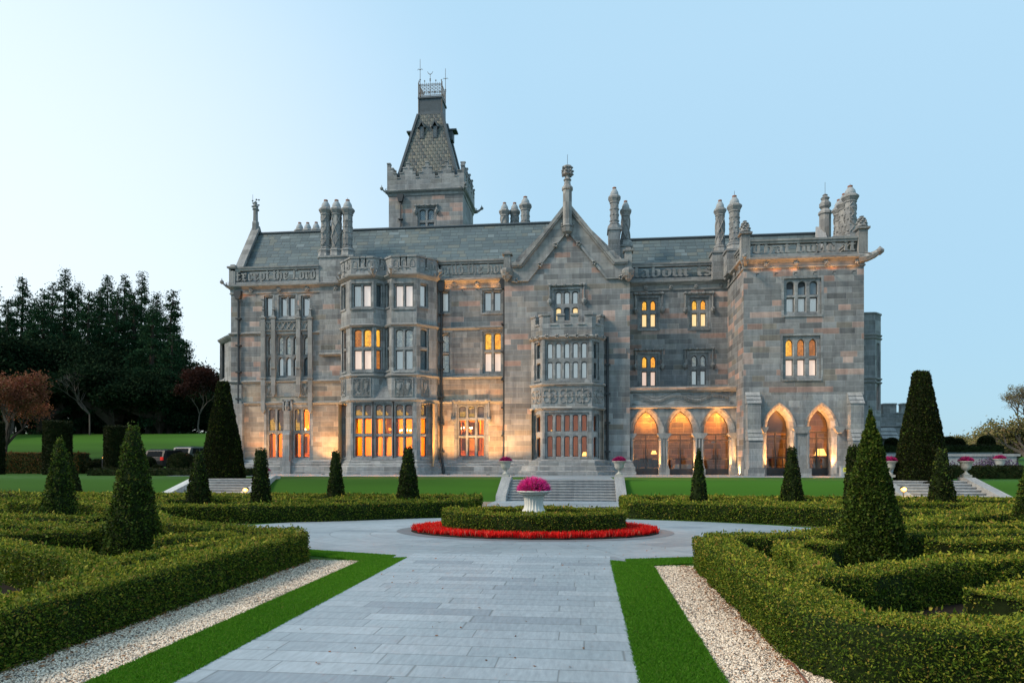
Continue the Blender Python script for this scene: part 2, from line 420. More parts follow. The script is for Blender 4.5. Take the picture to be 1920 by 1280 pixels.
def cell(mb, u0, u1, z0, z1, op, kind, y0, y1, ch, Mx):
    """stone filling the rectangle u0..u1,z0..z1 except for the opening op, with a chamfered reveal"""
    Lf, zs = arch_loop(*op, kind, ch); Lo, _ = arch_loop(*op, kind, 0)
    a, c = Lf[0]; b = Lf[1][0]
    P3 = lambda u, z, y: (u, y, z)
    if c > z0+1e-4: mb.poly([P3(u0,z0,y0), P3(u1,z0,y0), P3(u1,c,y0), P3(u0,c,y0)], Mx)
    if a > u0+1e-4: mb.poly([P3(u0,c,y0), P3(a,c,y0), P3(a,zs,y0), P3(u0,zs,y0)], Mx)
    if b < u1-1e-4: mb.poly([P3(b,c,y0), P3(u1,c,y0), P3(u1,zs,y0), P3(b,zs,y0)], Mx)
    if kind == 'flat':
        if zs < z1-1e-4: mb.poly([P3(u0,zs,y0), P3(u1,zs,y0), P3(u1,z1,y0), P3(u0,z1,y0)], Mx)
    else:
        ap = Lf[2:]
        if b < u1-1e-4: mb.poly([P3(b,zs,y0), P3(u1,zs,y0), P3(u1,z1,y0), P3(b,z1,y0)], Mx)
        if a > u0+1e-4: mb.poly([P3(u0,zs,y0), P3(a,zs,y0), P3(a,z1,y0), P3(u0,z1,y0)], Mx)
        for i in range(len(ap)-1):
            (ua, za), (ub, zb) = ap[i], ap[i+1]
            mb.poly([P3(ub,zb,y0), P3(ua,za,y0), P3(ua,z1,y0), P3(ub,z1,y0)], Mx)
    n = len(Lf)
    for i in range(n):
        j = (i+1) % n
        mb.poly([P3(*Lf[i],y0), P3(*Lf[j],y0), P3(*Lo[j],y0+ch), P3(*Lo[i],y0+ch)], Mx)
        mb.poly([P3(*Lo[i],y0+ch), P3(*Lo[j],y0+ch), P3(*Lo[j],y1), P3(*Lo[i],y1)], Mx)

def window(f, x0, x1, rows, n, mats, gap=.16, kinds=None, parent=None, y0=.10, border=.13, hood=None, mat='dressed', sill=True, surround=True, edge=None):
    """rows: (py_top, py_bottom, kind) of the glass; x0,x1: glass extent in px; mats[row][light]"""
    cx = (x0+x1)/2; edge = edge or gap*.75
    ua, ub = f.u(x0), f.u(x1); zt = f.z(cx, rows[0][0]); zb = f.z(cx, rows[-1][1])
    h0, h1, h2, h3 = ua-edge, ub+edge, zb-edge, zt+edge
    f.holes.append((h0, h1, h2, h3))
    lw = (ub-ua-gap*(n-1))/n
    st = MB(); sash = MB(); panes = {}
    zrow = [(f.z(cx, a), f.z(cx, b), k) for a, b, k in rows]
    for r, (za, zb_, k) in enumerate(zrow):
        top = h3 if r == 0 else (zrow[r-1][1]+za)/2
        bot = h2 if r == len(zrow)-1 else (zb_+zrow[r+1][0])/2
        for i in range(n):
            a = ua+i*(lw+gap); b = a+lw
            c0 = h0 if i == 0 else a-gap/2; c1 = h1 if i == n-1 else b+gap/2
            cell(st, c0, c1, bot, top, (a, b, zb_, za), k, y0, y0+.24, .035, f.M)
            Lo, _ = arch_loop(a, b, zb_, za, k, -.001); Li, _ = arch_loop(a, b, zb_, za, k, -.042)
            m_ = len(Lo)
            for q in range(m_):
                w2 = (q+1) % m_
                sash.poly([(Lo[q][0], y0+.14, Lo[q][1]), (Lo[w2][0], y0+.14, Lo[w2][1]), (Li[w2][0], y0+.14, Li[w2][1]), (Li[q][0], y0+.14, Li[q][1])], f.M)
                sash.poly([(Li[q][0], y0+.14, Li[q][1]), (Li[w2][0], y0+.14, Li[w2][1]), (Li[w2][0], y0+.22, Li[w2][1]), (Li[q][0], y0+.22, Li[q][1])], f.M)
            mt = mats[r][i] if isinstance(mats[r], (list, tuple)) else mats[r]
            key = 'glass' if mt in ('room', 'curtain') else mt
            panes.setdefault(key, MB()).poly([(u, y0+.18, z) for u, z in Lo], f.M)
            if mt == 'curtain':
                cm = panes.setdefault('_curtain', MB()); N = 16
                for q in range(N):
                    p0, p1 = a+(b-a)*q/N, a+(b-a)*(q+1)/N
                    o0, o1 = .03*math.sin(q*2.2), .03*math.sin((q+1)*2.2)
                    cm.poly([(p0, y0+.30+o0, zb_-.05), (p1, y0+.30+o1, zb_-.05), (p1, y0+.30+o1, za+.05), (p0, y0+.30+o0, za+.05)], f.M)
    if surround:       # smooth ashlar border standing just proud of the rougher wall
        w_ = border; y_ = -.012
        for q in ((h0-w_, h0, h2-w_, h3+w_), (h1, h1+w_, h2-w_, h3+w_), (h0, h1, h3, h3+w_), (h0, h1, h2-w_, h2)):
            st.box(q[0], q[1], y_, .06, q[2], q[3], f.M)
    if sill:
        zz = h2-.02
        st.prism([(h0-.04, zz), (h1+.04, zz), (h1+.04, zz-.12), (h0-.04, zz-.12)], -.07, .1, f.M)
    wo = st.build('window', M[mat], parent or house)
    sash.build('sash_frame', M['sash'], wo)
    for k, mb in panes.items():
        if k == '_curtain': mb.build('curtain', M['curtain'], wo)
        else: mb.build('glass_pane' if k == 'glass' else 'leaded_pane' if k.startswith('lead') else 'glowing_blind' if k.startswith('blind') else 'glass_pane', M[k], wo)
    allm = [m for r in mats for m in (r if isinstance(r, (list, tuple)) else [r])]
    if 'room' not in allm and 'curtain' in allm:      # closed dark box added behind the curtains to stop light leaks
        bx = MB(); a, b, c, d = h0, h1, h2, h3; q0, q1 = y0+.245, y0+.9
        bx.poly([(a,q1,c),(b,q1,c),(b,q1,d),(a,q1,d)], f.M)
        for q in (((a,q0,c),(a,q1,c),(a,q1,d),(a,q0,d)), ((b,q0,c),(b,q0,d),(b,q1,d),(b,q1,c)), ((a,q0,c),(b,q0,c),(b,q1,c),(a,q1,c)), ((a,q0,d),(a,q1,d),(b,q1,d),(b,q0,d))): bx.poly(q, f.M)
        bx.build('dark_backing_box', M['dark'], wo)
    if hood:
        hb = MB(); e, dr = hood; r_ = .075
        zt_ = h3+border+e
        xa, xb = h0-border-e, h1+border+e
        pl = [(xa, -.08, zt_-dr), (xa, -.08, zt_), (xb, -.08, zt_), (xb, -.08, zt_-dr)]
        for q in range(3):
            hb.tube([f.M @ Vector(pl[q]), f.M @ Vector(pl[q+1])], r_, 6)
        for k in range(2, 12, 3):
            cxx = xa+(xb-xa)*k/12; hb.lathe([(.02,-.12),(.13,-.05),(.14,.05),(.02,.12)], 6, f.M @ Matrix.Translation((cxx, -.1, zt_)))
        for xx in (xa, xb):
            hb.lathe([(.03,-.35),(.17,-.16),(.2,0),(.12,.1),(.06,.16)], 7, f.M @ Matrix.Translation((xx, -.1, zt_-dr)))
            hb.lathe([(.02,-.14),(.15,-.05),(.15,.05),(.02,.14)], 6, f.M @ Matrix.Translation((xx, -.1, zt_)))
        hb.build('hood_mould', M['trim'], wo)
    return wo

def sweep(path, prof, name, mat='trim', parent=None, closed_ends=True):
    """prof: (out, z) list swept along a plan polyline running left to right"""
    P = [Vector(p) for p in path]; n = len(P); offs = []
    nrm = []
    for i in range(n-1):
        u = (P[i+1]-P[i]).normalized(); nrm.append(Vector((u.y, -u.x)))
    for i in range(n):
        a = nrm[max(i-1, 0)]; b = nrm[min(i, n-2)]
        offs.append((a+b)/(1+a.dot(b)))
    mb = MB(); k = len(prof); pts = []
    for i in range(n):
        for o, z in prof: q = P[i]+offs[i]*o; pts.append((q.x, q.y, z))
    fs = [(i*k+j, (i+1)*k+j, (i+1)*k+j+1, i*k+j+1) for i in range(n-1) for j in range(k-1)]
    fs += [[j for j in range(k)], [(n-1)*k+j for j in range(k-1, -1, -1)]]
    mb.add(pts, fs)
    return mb.build(name, M[mat] if isinstance(mat, str) else mat, parent or house)

def string(path, z, s=1.0, name='string_course', parent=None):
    return sweep(path, [(0, z-.13*s), (.05*s, z-.11*s), (.13*s, z-.02*s), (.14*s, z+.04*s), (0, z+.13*s)], name, parent=parent)
def plinth(path, z0=T-.05):
    return sweep(path, [(.42, z0), (.42, z0+.28), (.36, z0+.31), (.36, z0+.62), (.27, z0+.68), (.26, z0+.82), (.14, z0+.9), (.13, z0+1.02), (.03, z0+1.12), (0, z0+1.14)], 'plinth', 'dressed')
def cornice(path, z, gap=1.9):
    o = sweep(path, [(0, z-.62), (.07, z-.6), (.08, z-.5), (.03, z-.47), (.05, z-.26), (.22, z-.1), (.30, z-.06), (.32, z+.06), (.24, z+.1), (0, z+.14)], 'cornice')
    for i in range(len(path)-1):
        f = Facet(path[i], path[i+1]); k = int(f.L/gap)
        for j in range(k):
            uu = f.L*(j+.75)/max(k, 1)
            if uu > f.L-.2: continue
            mb = MB()
            for a in range(5):
                an = a*1.256; mb.lathe([(.01,-.05),(.07,-.02),(.07,.03),(.01,.06)], 5, f.M @ Matrix.Translation((uu+.11*math.cos(an), -.14, z-.36+.11*math.sin(an))) @ Matrix.Rotation(R(90), 4, 'X'))
            mb.lathe([(.01,-.08),(.08,0),(.01,.1)], 6, f.M @ Matrix.Translation((uu, -.17, z-.36)) @ Matrix.Rotation(R(90), 4, 'X'))
            mb.build('carved_boss', M['trim'], o)
    return o

def gargoyle(x, y, z, dx, dy, s=1.0, fat=1.0):
    mb = MB(); d = Vector((dx, dy, 0)).normalized(); p = Vector((x, y, z))
    mb.tube([p-d*.2, p+d*.3*s+Vector((0,0,.02)), p+d*.7*s+Vector((0,0,.14)), p+d*1.0*s+Vector((0,0,.3))], .2*s*fat, 7, .12*s*fat)
    h = p+d*1.1*s+Vector((0,0,.34))
    mb.lathe([(.02,-.16*fat),(.15*fat,-.06),(.16*fat,.06),(.04,.17*fat)], 7, Matrix.Translation(h))
    sd_ = Vector((-d.y, d.x, 0))
    for q in (-1, 1):
        mb.tube([h+sd_*.08*q+Vector((0,0,.1)), h+sd_*.16*q+Vector((0,0,.28))], .05, 5, .01)
        mb.tube([p+d*.35*s+sd_*.14*q, p+d*.5*s+sd_*.3*q+Vector((0,0,.22)), p+d*.2*s+sd_*.22*q+Vector((0,0,.35))], .07, 5, .02)
    mb.tube([h-Vector((0,0,.03)), h+d*.22*s+Vector((0,0,-.04))], .09, 6, .05)
    return mb.build('gargoyle', M['trim'], house)

def merlons(path, zb, zt, gaps, th=.35, cope=True, name='battlement', mat='dressed', stepped=False):
    """battlement of solid teeth along facets; gaps[i] = list of (u0,u1,depth) notches on facet i"""
    mb = MB()
    for i in range(len(path)-1):
        f = Facet(path[i], path[i+1])
        cuts = sorted(gaps[i]); cur = 0.0
        segs = []
        for a, b, dz in cuts: segs.append((cur, a, zt)); segs.append((a, b, zt-dz)); cur = b
        segs.append((cur, f.L, zt))
        for a, b, z in segs:
            if b-a < .02: continue
            mb.box(a, b, 0, th, zb, z, f.M)
            if cope:
                zz = z+.003
                mb.prism([(a-.04, zz), (b+.04, zz), (b+.04, zz+.07), (b-.02, zz+.13), (a+.02, zz+.13), (a-.04, zz+.07)], -.07, th+.05, f.M)
    return mb.build(name, M[mat], house)

# ---- blackletter, written with a broad nib
GL = {
'i': [[(.1,.95),(.2,.85),(.2,.12),(.34,.02)],[(.14,1.3),(.26,1.2)]],
'n': [[(.05,.95),(.18,.85),(.18,.12),(.3,.02)],[(.18,.8),(.42,1),(.58,.85),(.58,.12),(.72,.02)]],
'u': [[(.08,.97),(.18,.88),(.18,.15),(.34,0),(.56,.15)],[(.5,.97),(.58,.88),(.58,.12),(.72,.02)]],
'l': [[(.1,1.5),(.2,1.4),(.2,.12),(.34,.02)]],
't': [[(.22,1.25),(.22,.12),(.38,.02)],[(.05,.95),(.42,.95)]],
'h': [[(.1,1.5),(.2,1.4),(.2,.12),(.08,.02)],[(.2,.8),(.42,1),(.6,.82),(.6,.2),(.42,-.28)]],
'e': [[(.5,.5),(.2,.36)],[(.58,.15),(.38,0),(.2,.15),(.2,.85),(.4,1),(.58,.8),(.24,.5)]],
'o': [[(.2,.85),(.2,.15),(.4,0),(.6,.15),(.6,.85),(.4,1),(.2,.85)]],
'a': [[(.14,.82),(.35,1),(.56,.85),(.56,.12),(.7,.02)],[(.56,.55),(.25,.42),(.2,.15),(.35,0),(.56,.16)]],
'r': [[(.08,.95),(.2,.85),(.2,.12),(.34,.02)],[(.2,.78),(.42,1),(.54,.82)]],
's': [[(.56,.85),(.38,1),(.2,.8),(.25,.58),(.52,.42),(.55,.15),(.38,0),(.15,.15)]],
'b': [[(.1,1.5),(.2,1.4),(.2,.12),(.4,0),(.6,.15),(.6,.85),(.42,1),(.22,.85)]],
'd': [[(.12,1.45),(.36,1.28),(.6,.85),(.6,.15),(.4,0),(.2,.15),(.2,.82),(.4,1),(.56,.9)]],
'c': [[(.58,.82),(.4,1),(.2,.85),(.2,.15),(.38,0),(.6,.15)]],
'p': [[(.1,1.1),(.2,.98),(.2,-.4)],[(.2,.85),(.42,1),(.6,.85),(.6,.15),(.4,0),(.2,.12)]],
'x': [[(.05,.95),(.26,.85),(.26,.15),(.08,0)],[(.26,.8),(.48,1),(.6,.85)],[(.26,.2),(.46,0),(.6,.12)],[(.1,.52),(.5,.52)]],
'E': [[(.66,1.25),(.38,1.48),(.12,1.2),(.1,.35),(.36,0),(.74,.22)],[(.1,.78),(.64,.78)],[(.36,1.4),(.36,.08)]],
'L': [[(.34,1.5),(.26,.2),(.08,.02),(.44,.12),(.78,.0)],[(.3,1.45),(.62,1.2),(.72,1.35)]],
'T': [[(.05,1.36),(.35,1.5),(.8,1.38)],[(.42,1.4),(.16,1.0),(.16,.25),(.44,0),(.76,.2)],[(.5,1.38),(.5,.12)]],
'H': [[(.12,1.45),(.22,1.3),(.22,.1),(.06,0)],[(.22,.8),(.46,1),(.64,.8),(.64,.2),(.44,-.2)],[(.1,1.1),(.5,1.35)]],
'g': [[(.2,.85),(.2,.15),(.4,0),(.58,.15)],[(.2,.85),(.4,1),(.6,.85),(.6,-.1),(.38,-.32),(.14,-.2)]],
'y': [[(.1,.95),(.2,.85),(.2,.15),(.38,0)],[(.6,.97),(.6,.15),(.4,-.15),(.2,-.32)]],
'm': [[(.05,.95),(.16,.85),(.16,.1)],[(.16,.8),(.34,1),(.46,.85),(.46,.1)],[(.46,.8),(.64,1),(.78,.85),(.78,.12),(.9,.02)]],
'k': [[(.1,1.5),(.2,1.4),(.2,.02)],[(.2,.55),(.45,.9),(.56,.75),(.25,.52),(.5,.1),(.64,.02)]],
'f': [[(.2,-.2),(.2,1.2),(.4,1.4),(.52,1.25)],[(.05,.9),(.45,.9)]],
'w': [[(.08,.97),(.18,.85),(.18,.15),(.34,0),(.5,.15),(.5,.97)],[(.5,.15),(.66,0),(.82,.15),(.82,.85),(.7,1)]],
'v': [[(.08,.97),(.18,.85),(.18,.15),(.38,0),(.58,.2),(.58,.85),(.46,1)]],
}
def hull(pts):
    pts = sorted(set(pts))
    def half(ps):
        o = []
        for p in ps:
            while len(o) > 1 and (o[-1][0]-o[-2][0])*(p[1]-o[-2][1])-(o[-1][1]-o[-2][1])*(p[0]-o[-2][0]) <= 0: o.pop()
            o.append(p)
        return o
    a, b = half(pts), half(pts[::-1]); return a[:-1]+b[:-1]
def lettering(text, f, u0, u1, zbase, hx, th, y, parent, name='lettering', mat='trim', nib=.105, wave=None):
    adv = {'i': .42, 'l': .42, 't': .5, 'm': 1.0, 'w': 1.0, ' ': .38, 'E': .84, 'L': .86, 'T': .86, 'r': .6, 's': .7}
    tot = sum(adv.get(c, .76) for c in text); sx = (u1-u0)/tot
    mb = MB(); x = u0; k = 0
    for c in text:
        if c != ' ':
            for st in GL[c]:
                for p, q in zip(st[:-1], st[1:]):
                    k += 1; e = (k % 4)*.0015
                    hl = hull([(round(a+sg*nib*.95, 4), round(b+sg*nib*.75, 4)) for a, b in (p, q) for sg in (-1, 1)]
                              + [(round(a, 4), round(b+sg*nib*.5, 4)) for a, b in (p, q) for sg in (-1, 1)])
                    pts = [(x+a*sx, b*hx) for a, b in hl]
                    if wave:
                        zz, sl_ = wave(x+.3*sx); pts = [(a, b+zz+(a-x)*sl_) for a, b in pts]
                    mb.prism([(a, zbase+b) for a, b in pts], y-e, y+th+e, f.M)
        elif mb.v: mb.build(name, M[mat], parent); mb = MB()
        x += adv.get(c, .76)*sx
    return mb.build(name, M[mat], parent)

def parapet(f, u0, u1, text, zb, zt, tu0=None, tu1=None, hx=None, posts=True):
    o = MB(); th = .3
    o.box(u0, u1, -.02, th, zb, zb+.22, f.M); o.box(u0, u1, -.06, th+.04, zt-.12, zt+.04, f.M)
    o.prism([(u0-.03, zt+.04), (u1+.03, zt+.04), (u1+.03, zt+.1), (u1, zt+.17), (u0, zt+.17), (u0-.03, zt+.1)], -.12, th+.1, f.M)
    if posts:
        for u in (u0, u1-.22): o.box(u, u+.22, -.015, th-.01, zb+.22, zt-.12, f.M)
    p = o.build('parapet', M['trim'], house)
    if text:
        a = u0+.3 if tu0 is None else tu0; b = u1-.25 if tu1 is None else tu1
        lettering(text, f, a, b, zb+.22+.10*(zt-zb), hx or (zt-zb-.34)*.64, .14, -.012, p)
    return p

def chimney(x, y, z0, z1, r, style=0, base=None, n=8):
    """z0 = foot of the octagon flare, z1 = top of the pot"""
    mb = MB(); Mx = Matrix.Translation((x, y, 0)); hh = z1-z0
    zc = z0+hh*.20; zt = z1-hh*.22
    mb.lathe([(r*1.75, z0), (r*1.75, z0+.1), (r*1.55, z0+.35), (r*1.5, zc-.32), (r*1.62, zc-.28), (r*1.5, zc-.16), (r*1.15, zc-.1), (r*1.25, zc-.04), (r, zc+.02), (r, zt),
              (r*1.14, zt+.02), (r*1.12, zt+.12), (r*1.42, zt+.32), (r*1.5, zt+.36), (r*1.5, zt+.46), (r*1.2, zt+.58)], n, Mx, math.pi/8)
    if style == 0 or style == 1:        # crossing ribs / chevrons
        for s in ((1, -1) if style == 0 else (1,)):
            for k in range(4):
                pts = []
                L = zt-zc-.1; N = 22
                for i in range(N+1):
                    t = i/N
                    a = k*math.pi/2+s*t*L/r*.42 if style == 0 else k*math.pi/2+.45*(1-abs((t*L*1.1) % 1.0-.5)*4)
                    pts.append((x+(r+.01)*math.cos(a), y+(r+.01)*math.sin(a), zc+.06+t*L))
                mb.tube(pts, .045, 4)
    if style >= 1:
        nr = int((zt-zc)/.42)
        for j in range(nr):
            z = zc+.2+j*(zt-zc-.2)/nr
            for k in range(8):
                a = k*math.pi/4+(j % 2)*math.pi/8
                mb.lathe([(.02,-.03),(.09,0),(.02,.04)], 5, Mx @ Matrix.Rotation(a, 4, 'Z') @ Matrix.Translation((r+.0, 0, z)) @ Matrix.Rotation(R(90), 4, 'Y'))
    o = mb.build('chimney', M['trim'], house)
    p = MB(); zp = zt+.55
    p.lathe([(r*.92, zp), (r*.95, zp+.12), (r*.86, zp+.3), (r*.58, zp+.47), (r*.42, zp+.54)], 14, Mx)
    p.build('chimney_pot', M['pot'], o, True)
    q = MB(); q.lathe([(r*.42, zp+.56), (r*.45, zp+.66), (r*.36, zp+.68)], 12, Mx); q.build('pot_rim', M['terracotta'], o)
    return o

def finial(x, y, z0, z1, w, crock=True, name='finial'):
    mb = MB(); Mx = Matrix.Translation((x, y, 0)); hh = z1-z0
    mb.lathe([(w*1.25, z0), (w*1.25, z0+.08), (w, z0+.14), (w*.95, z0+hh*.25), (w*.6, z0+hh*.5), (w*.4, z0+hh*.7), (w*.75, z0+hh*.76), (w*.3, z0+hh*.84), (w*.5, z0+hh*.93), (.02, z1)], 8, Mx, math.pi/8)
    if crock:
        for j in range(3):
            z = z0+hh*(.3+.2*j); rr = w*(1.0-.22*j)
            for k in range(6):
                a = k*math.pi/3+j*.4
                mb.lathe([(.01,-.09),(.1,-.02),(.1,.04),(.01,.1)], 5, Matrix.Translation((x+rr*math.cos(a), y+rr*math.sin(a), z)))
    return mb.build(name, M['trim'], house)

def post(f, u, zb, zt, w=.55, y0=-.1, cap=True, name='parapet_post'):
    mb = MB()
    mb.box(u-w/2, u+w/2, y0, y0+w, zb, zt, f.M)
    mb.box(u-w/2+.12, u+w/2-.12, y0-.015, y0+.02, zb+.15, zt-.2, f.M)
    if cap:
        mb.box(u-w/2-.12, u+w/2+.12, y0-.12, y0+w+.12, zt, zt+.13, f.M)
        mb.lathe([(w*.72, zt+.13), (w*.55, zt+.2), (w*.5, zt+.24), (w*.5, zt+.3), (.05, zt+.36)], 4, f.M @ Matrix.Translation((u, y0+w/2, 0)), math.pi/4)
    return mb.build(name, M['trim'], house)

def drainpipe(f, u, z0, z1, r=.09, head=True, kick=0):
    mb = MB(); pts = [(u, -.14, z1), (u, -.14, z0+.9), (u+kick, -.14-.35, z0+.12), (u+kick, -.5, z0)] if True else []
    pts = [f.M @ Vector(p) for p in ([(u, -.14, z1), (u, -.14, z0+1.25), (u+kick, -.5, z0+.25), (u+kick, -.52, z0)])]
    mb.tube(pts, r, 8)
    z = z0+1.6
    while z < z1-.8:
        mb.box(u-.2, u+.2, -.27, -.01, z, z+.1, f.M); z += 2.05
    if head:
        mb.prism([(u-.16, z1-.1), (u+.16, z1-.1), (u+.28, z1+.3), (u+.28, z1+.55), (u-.28, z1+.55), (u-.28, z1+.3)], -.36, -.02, f.M)
    return mb.build('drainpipe', M['iron'], house)

# ---- plan
YA = 50.0; YD = 49.0; YF = 47.1; YE = 52.3; YAR = 49.4
xA0 = X(433, YA); xB0 = None
YB = 48.3; cB = 1.2
bx = [X(p, YB) for p in (658, 700, 734, 781)]; xv = X(719, YB+.65)
cV = .65
Lb0 = (bx[0]-cB, YB+cB); Lb3 = (bx[3]+cB, YB+cB)
B_up = [(Lb0[0], YA), Lb0, (bx[0], YB), (bx[1], YB), ((bx[1]+bx[2])/2-.02, YB+cV), (bx[2], YB), (bx[3], YB), Lb3, (Lb3[0], YA)]
B_lo = [(Lb0[0], YA), Lb0, (bx[0], YB), (bx[3], YB), Lb3, (Lb3[0], YA)]
xD0, xD1 = X(946, YD), X(1181, YD)
cD = .85; YO = YD-1.2
ox = [X(1017, YO), X(1110, YO)]
O_ = [(ox[0]-cD, YD), (ox[0]-cD, YO+cD), (ox[0], YO), (ox[1], YO), (ox[1]+cD, YO+cD), (ox[1]+cD, YD)]
xF0, xF1 = X(1394, YF), X(1620, YF)
fA = Facet((xA0, YA), (Lb0[0], YA)); fC = Facet((Lb3[0], YA), (xD0, YA))
fD = Facet((xD0, YD), (xD1, YD)); fE = Facet((xD1, YE), (xF0, YE)); fR = Facet((xD1, YAR), (xF0, YAR))
fF = Facet((xF0, YF), (xF1, YF)); fFs = Facet((xF0, YE+.4), (xF0, YF))
Zc = Z(430, 538, YA)                       # cornice level, all round
print('Zc', Zc)
z1s = fA.z(470, 716)                        # string over the ground storey zone
z2s = fA.z(470, 756); z3s = fA.z(470, 626)

# ============ A : left wing
rt = [(557, 592, 'flat')]
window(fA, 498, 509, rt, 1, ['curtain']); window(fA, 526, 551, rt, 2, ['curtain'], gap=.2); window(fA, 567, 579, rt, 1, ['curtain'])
r2 = [(630, 664, 'gothic'), (669, 704, 'gothic')]
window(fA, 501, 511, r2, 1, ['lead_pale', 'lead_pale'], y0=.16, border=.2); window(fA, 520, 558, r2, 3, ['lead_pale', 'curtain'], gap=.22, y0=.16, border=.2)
window(fA, 568, 579, r2, 1, ['lead_pale', 'lead_dark'], y0=.16, border=.2)
rg = [(766, 807, 'round'), (812, 857, 'round')]
window(fA, 503, 531, rg, 2, [['lead_swag', 'lead_swag'], 'room'], gap=.18, border=.2); window(fA, 551, 579, rg, 2, [['lead_swag', 'room'], 'room'], gap=.18, border=.2)
M['lead_dim'] = M['lead_swag']
fA.wall(T-.3, z1s, 'ashlar_uplit'); fA.wall(z1s, Zc-.4, 'ashlar')
for px in (495, 514, 561, 583):            # thin shafts with pinnacles
    u = fA.u(px); zt = fA.z(px, 596); zb = fA.z(px, 745 if px in (514, 561) else 775)
    mb = MB(); w_ = .16
    mb.box(u-w_, u+w_, -.22, .0, zb+.25, zt, fA.M); mb.box(u-w_-.05, u+w_+.05, -.28, 0, zb+(zt-zb)*.36, zb+(zt-zb)*.36+.12, fA.M)
    mb.prism([(u-w_, zb+.25), (u, zb), (u+w_, zb+.25)], -.2, 0, fA.M)
    mb.box(u-w_-.06, u+w_+.06, -.28, 0, zt-.06, zt+.06, fA.M)
    mb.lathe([(w_*1.1, zt+.06), (w_*.5, zt+.55), (w_*.9, zt+.62), (w_*.3, zt+.7), (.02, zt+.95)], 4, fA.M @ Matrix.Translation((u, -.12, 0)), math.pi/4)
    for k in range(3): mb.lathe([(.02,-.06),(.09,0),(.02,.07)], 5, fA.M @ Matrix.Translation((u, -.12, zt+.2+k*.16)))
    mb.build('pinnacled_shaft', M['trim'], house)
def lattice(f, u0, u1, z0, z1, parent=None):
    mb = MB(); mb.box(u0, u1, -.03, .0, z0, z1, f.M); hh = z1-z0
    n = max(2, round((u1-u0)/(hh*.62)))
    for (a, b) in ((z0, z0+.07), (z1-.07, z1)): mb.box(u0, u1, -.12, -.03, a, b, f.M)
    for k in range(n):
        a = u0+(u1-u0)*k/n; b = u0+(u1-u0)*(k+1)/n
        for p, q in (((a, z0), (b, z1)), ((a, z1), (b, z0))):
            mb.tube([f.M @ Vector((p[0], -.07, p[1])), f.M @ Vector((q[0], -.07, q[1]))], .045, 4)
        mb.lathe([(.04,-.05),(.12,0),(.04,.03)], 8, f.M @ Matrix.Translation(((a+b)/2, -.07, (z0+z1)/2)) @ Matrix.Rotation(R(90), 4, 'X'))
    return mb.build('lattice_panel', M['trim'], house)
def carved(f, u0, u1, z0, z1, name='carved_panel', seed=1, y=-.03):
    """shield on scrolling foliage in a sunk frame"""
    rg_ = random.Random(seed); mb = MB(); w_ = .07
    for q in ((u0-w_, u0, z0-w_, z1+w_), (u1, u1+w_, z0-w_, z1+w_), (u0, u1, z1, z1+w_), (u0, u1, z0-w_, z0)): mb.box(q[0], q[1], -.06, 0, q[2], q[3], f.M)
    wd, hh = u1-u0, z1-z0; n = int(34*wd*hh)+10
    for _ in range(n):
        a, b = u0+rg_.uniform(.06, .94)*wd, z0+rg_.uniform(.04, .96)*hh
        if abs(a-(u0+u1)/2) < wd*.24 and abs(b-(z0+z1)/2) < hh*.26: continue
        r_ = rg_.uniform(.05, .09); an = rg_.uniform(0, 6.28)
        pts = [f.M @ Vector((a+r_*math.cos(an+t), y, b+r_*math.sin(an+t))) for t in (0, 1.1, 2.2, 3.3, 4.3)]
        mb.tube(pts, .028, 4)
    cx, cz = (u0+u1)/2, (z0+z1)/2; a = wd*.24; b = hh*.24
    mb.prism([(cx-a, cz+b), (cx-a, cz-b*.2), (cx, cz-b), (cx+a, cz-b*.2), (cx+a, cz+b)], -.07, 0, f.M)
    mb.prism([(cx-a*.5, cz+b*.6), (cx-a*.4, cz-b*.2), (cx, cz-b*.5), (cx+a*.4, cz-b*.2), (cx+a*.5, cz+b*.6)], -.10, 0, f.M)
    return mb.build(name, M['trim'], house)
zl0, zl1 = fA.z(540, 620), fA.z(540, 602)
for a, b in ((497, 512), (516, 559), (563, 581)): lattice(fA, fA.u(a), fA.u(b), zl0, zl1)
for i, (a, b) in enumerate(((500, 511), (567, 579))): carved(fA, fA.u(a), fA.u(b), fA.z(505, 742), fA.z(505, 718), seed=20+i)
mb = MB(); u0, u1 = fA.u(520), fA.u(558); za, zb = fA.z(540, 743), fA.z(540, 718)
mb.box(u0, u1, -.05, 0, za, zb, fA.M)
for k in range(6):                          # worn inscription lines
    rr_ = random.Random(k); u = u0+.12
    while u < u1-.2:
        l_ = rr_.uniform(.05, .16); mb.box(u, min(u+l_, u1-.1), -.062, -.045, zb-.12-k*.16, zb-.05-k*.16, fA.M); u += l_+.05
mb.build('inscribed_tablet', M['trim'], house)
# central buttress with a niche
mb = MB(); ua, ub = fA.u(534), fA.u(547); zt = fA.z(540, 770)
mb.box(ua, ub, -.45, 0, T-.1, fA.z(540, 815), fA.M); mb.prism([(0,0),(0,0),(0,0)], 0, 0) if False else None
mb.add([(ua,-.45,fA.z(540,815)),(ub,-.45,fA.z(540,815)),(ub,-.25,fA.z(540,805)),(ua,-.25,fA.z(540,805)),(ua,0,fA.z(540,805)),(ub,0,fA.z(540,805)),(ua,0,fA.z(540,815)),(ub,0,fA.z(540,815))],[(0,1,2,3),(3,2,5,4),(0,3,4,6),(1,7,5,2)], fA.M)
mb.box(ua+.04, ub-.04, -.3, 0, fA.z(540,805)-.05, zt, fA.M)
mb.box(ua-.12, ub+.12, -.55, 0, T-.1, T+.95, fA.M)
mb.box(ua-.1, ua+.02, -.2, 0, zt, fA.z(540, 750), fA.M); mb.box(ub-.02, ub+.1, -.2, 0, zt, fA.z(540, 750), fA.M); mb.box(ua-.1, ub+.1, -.2, 0, fA.z(540, 752), fA.z(540, 748), fA.M)
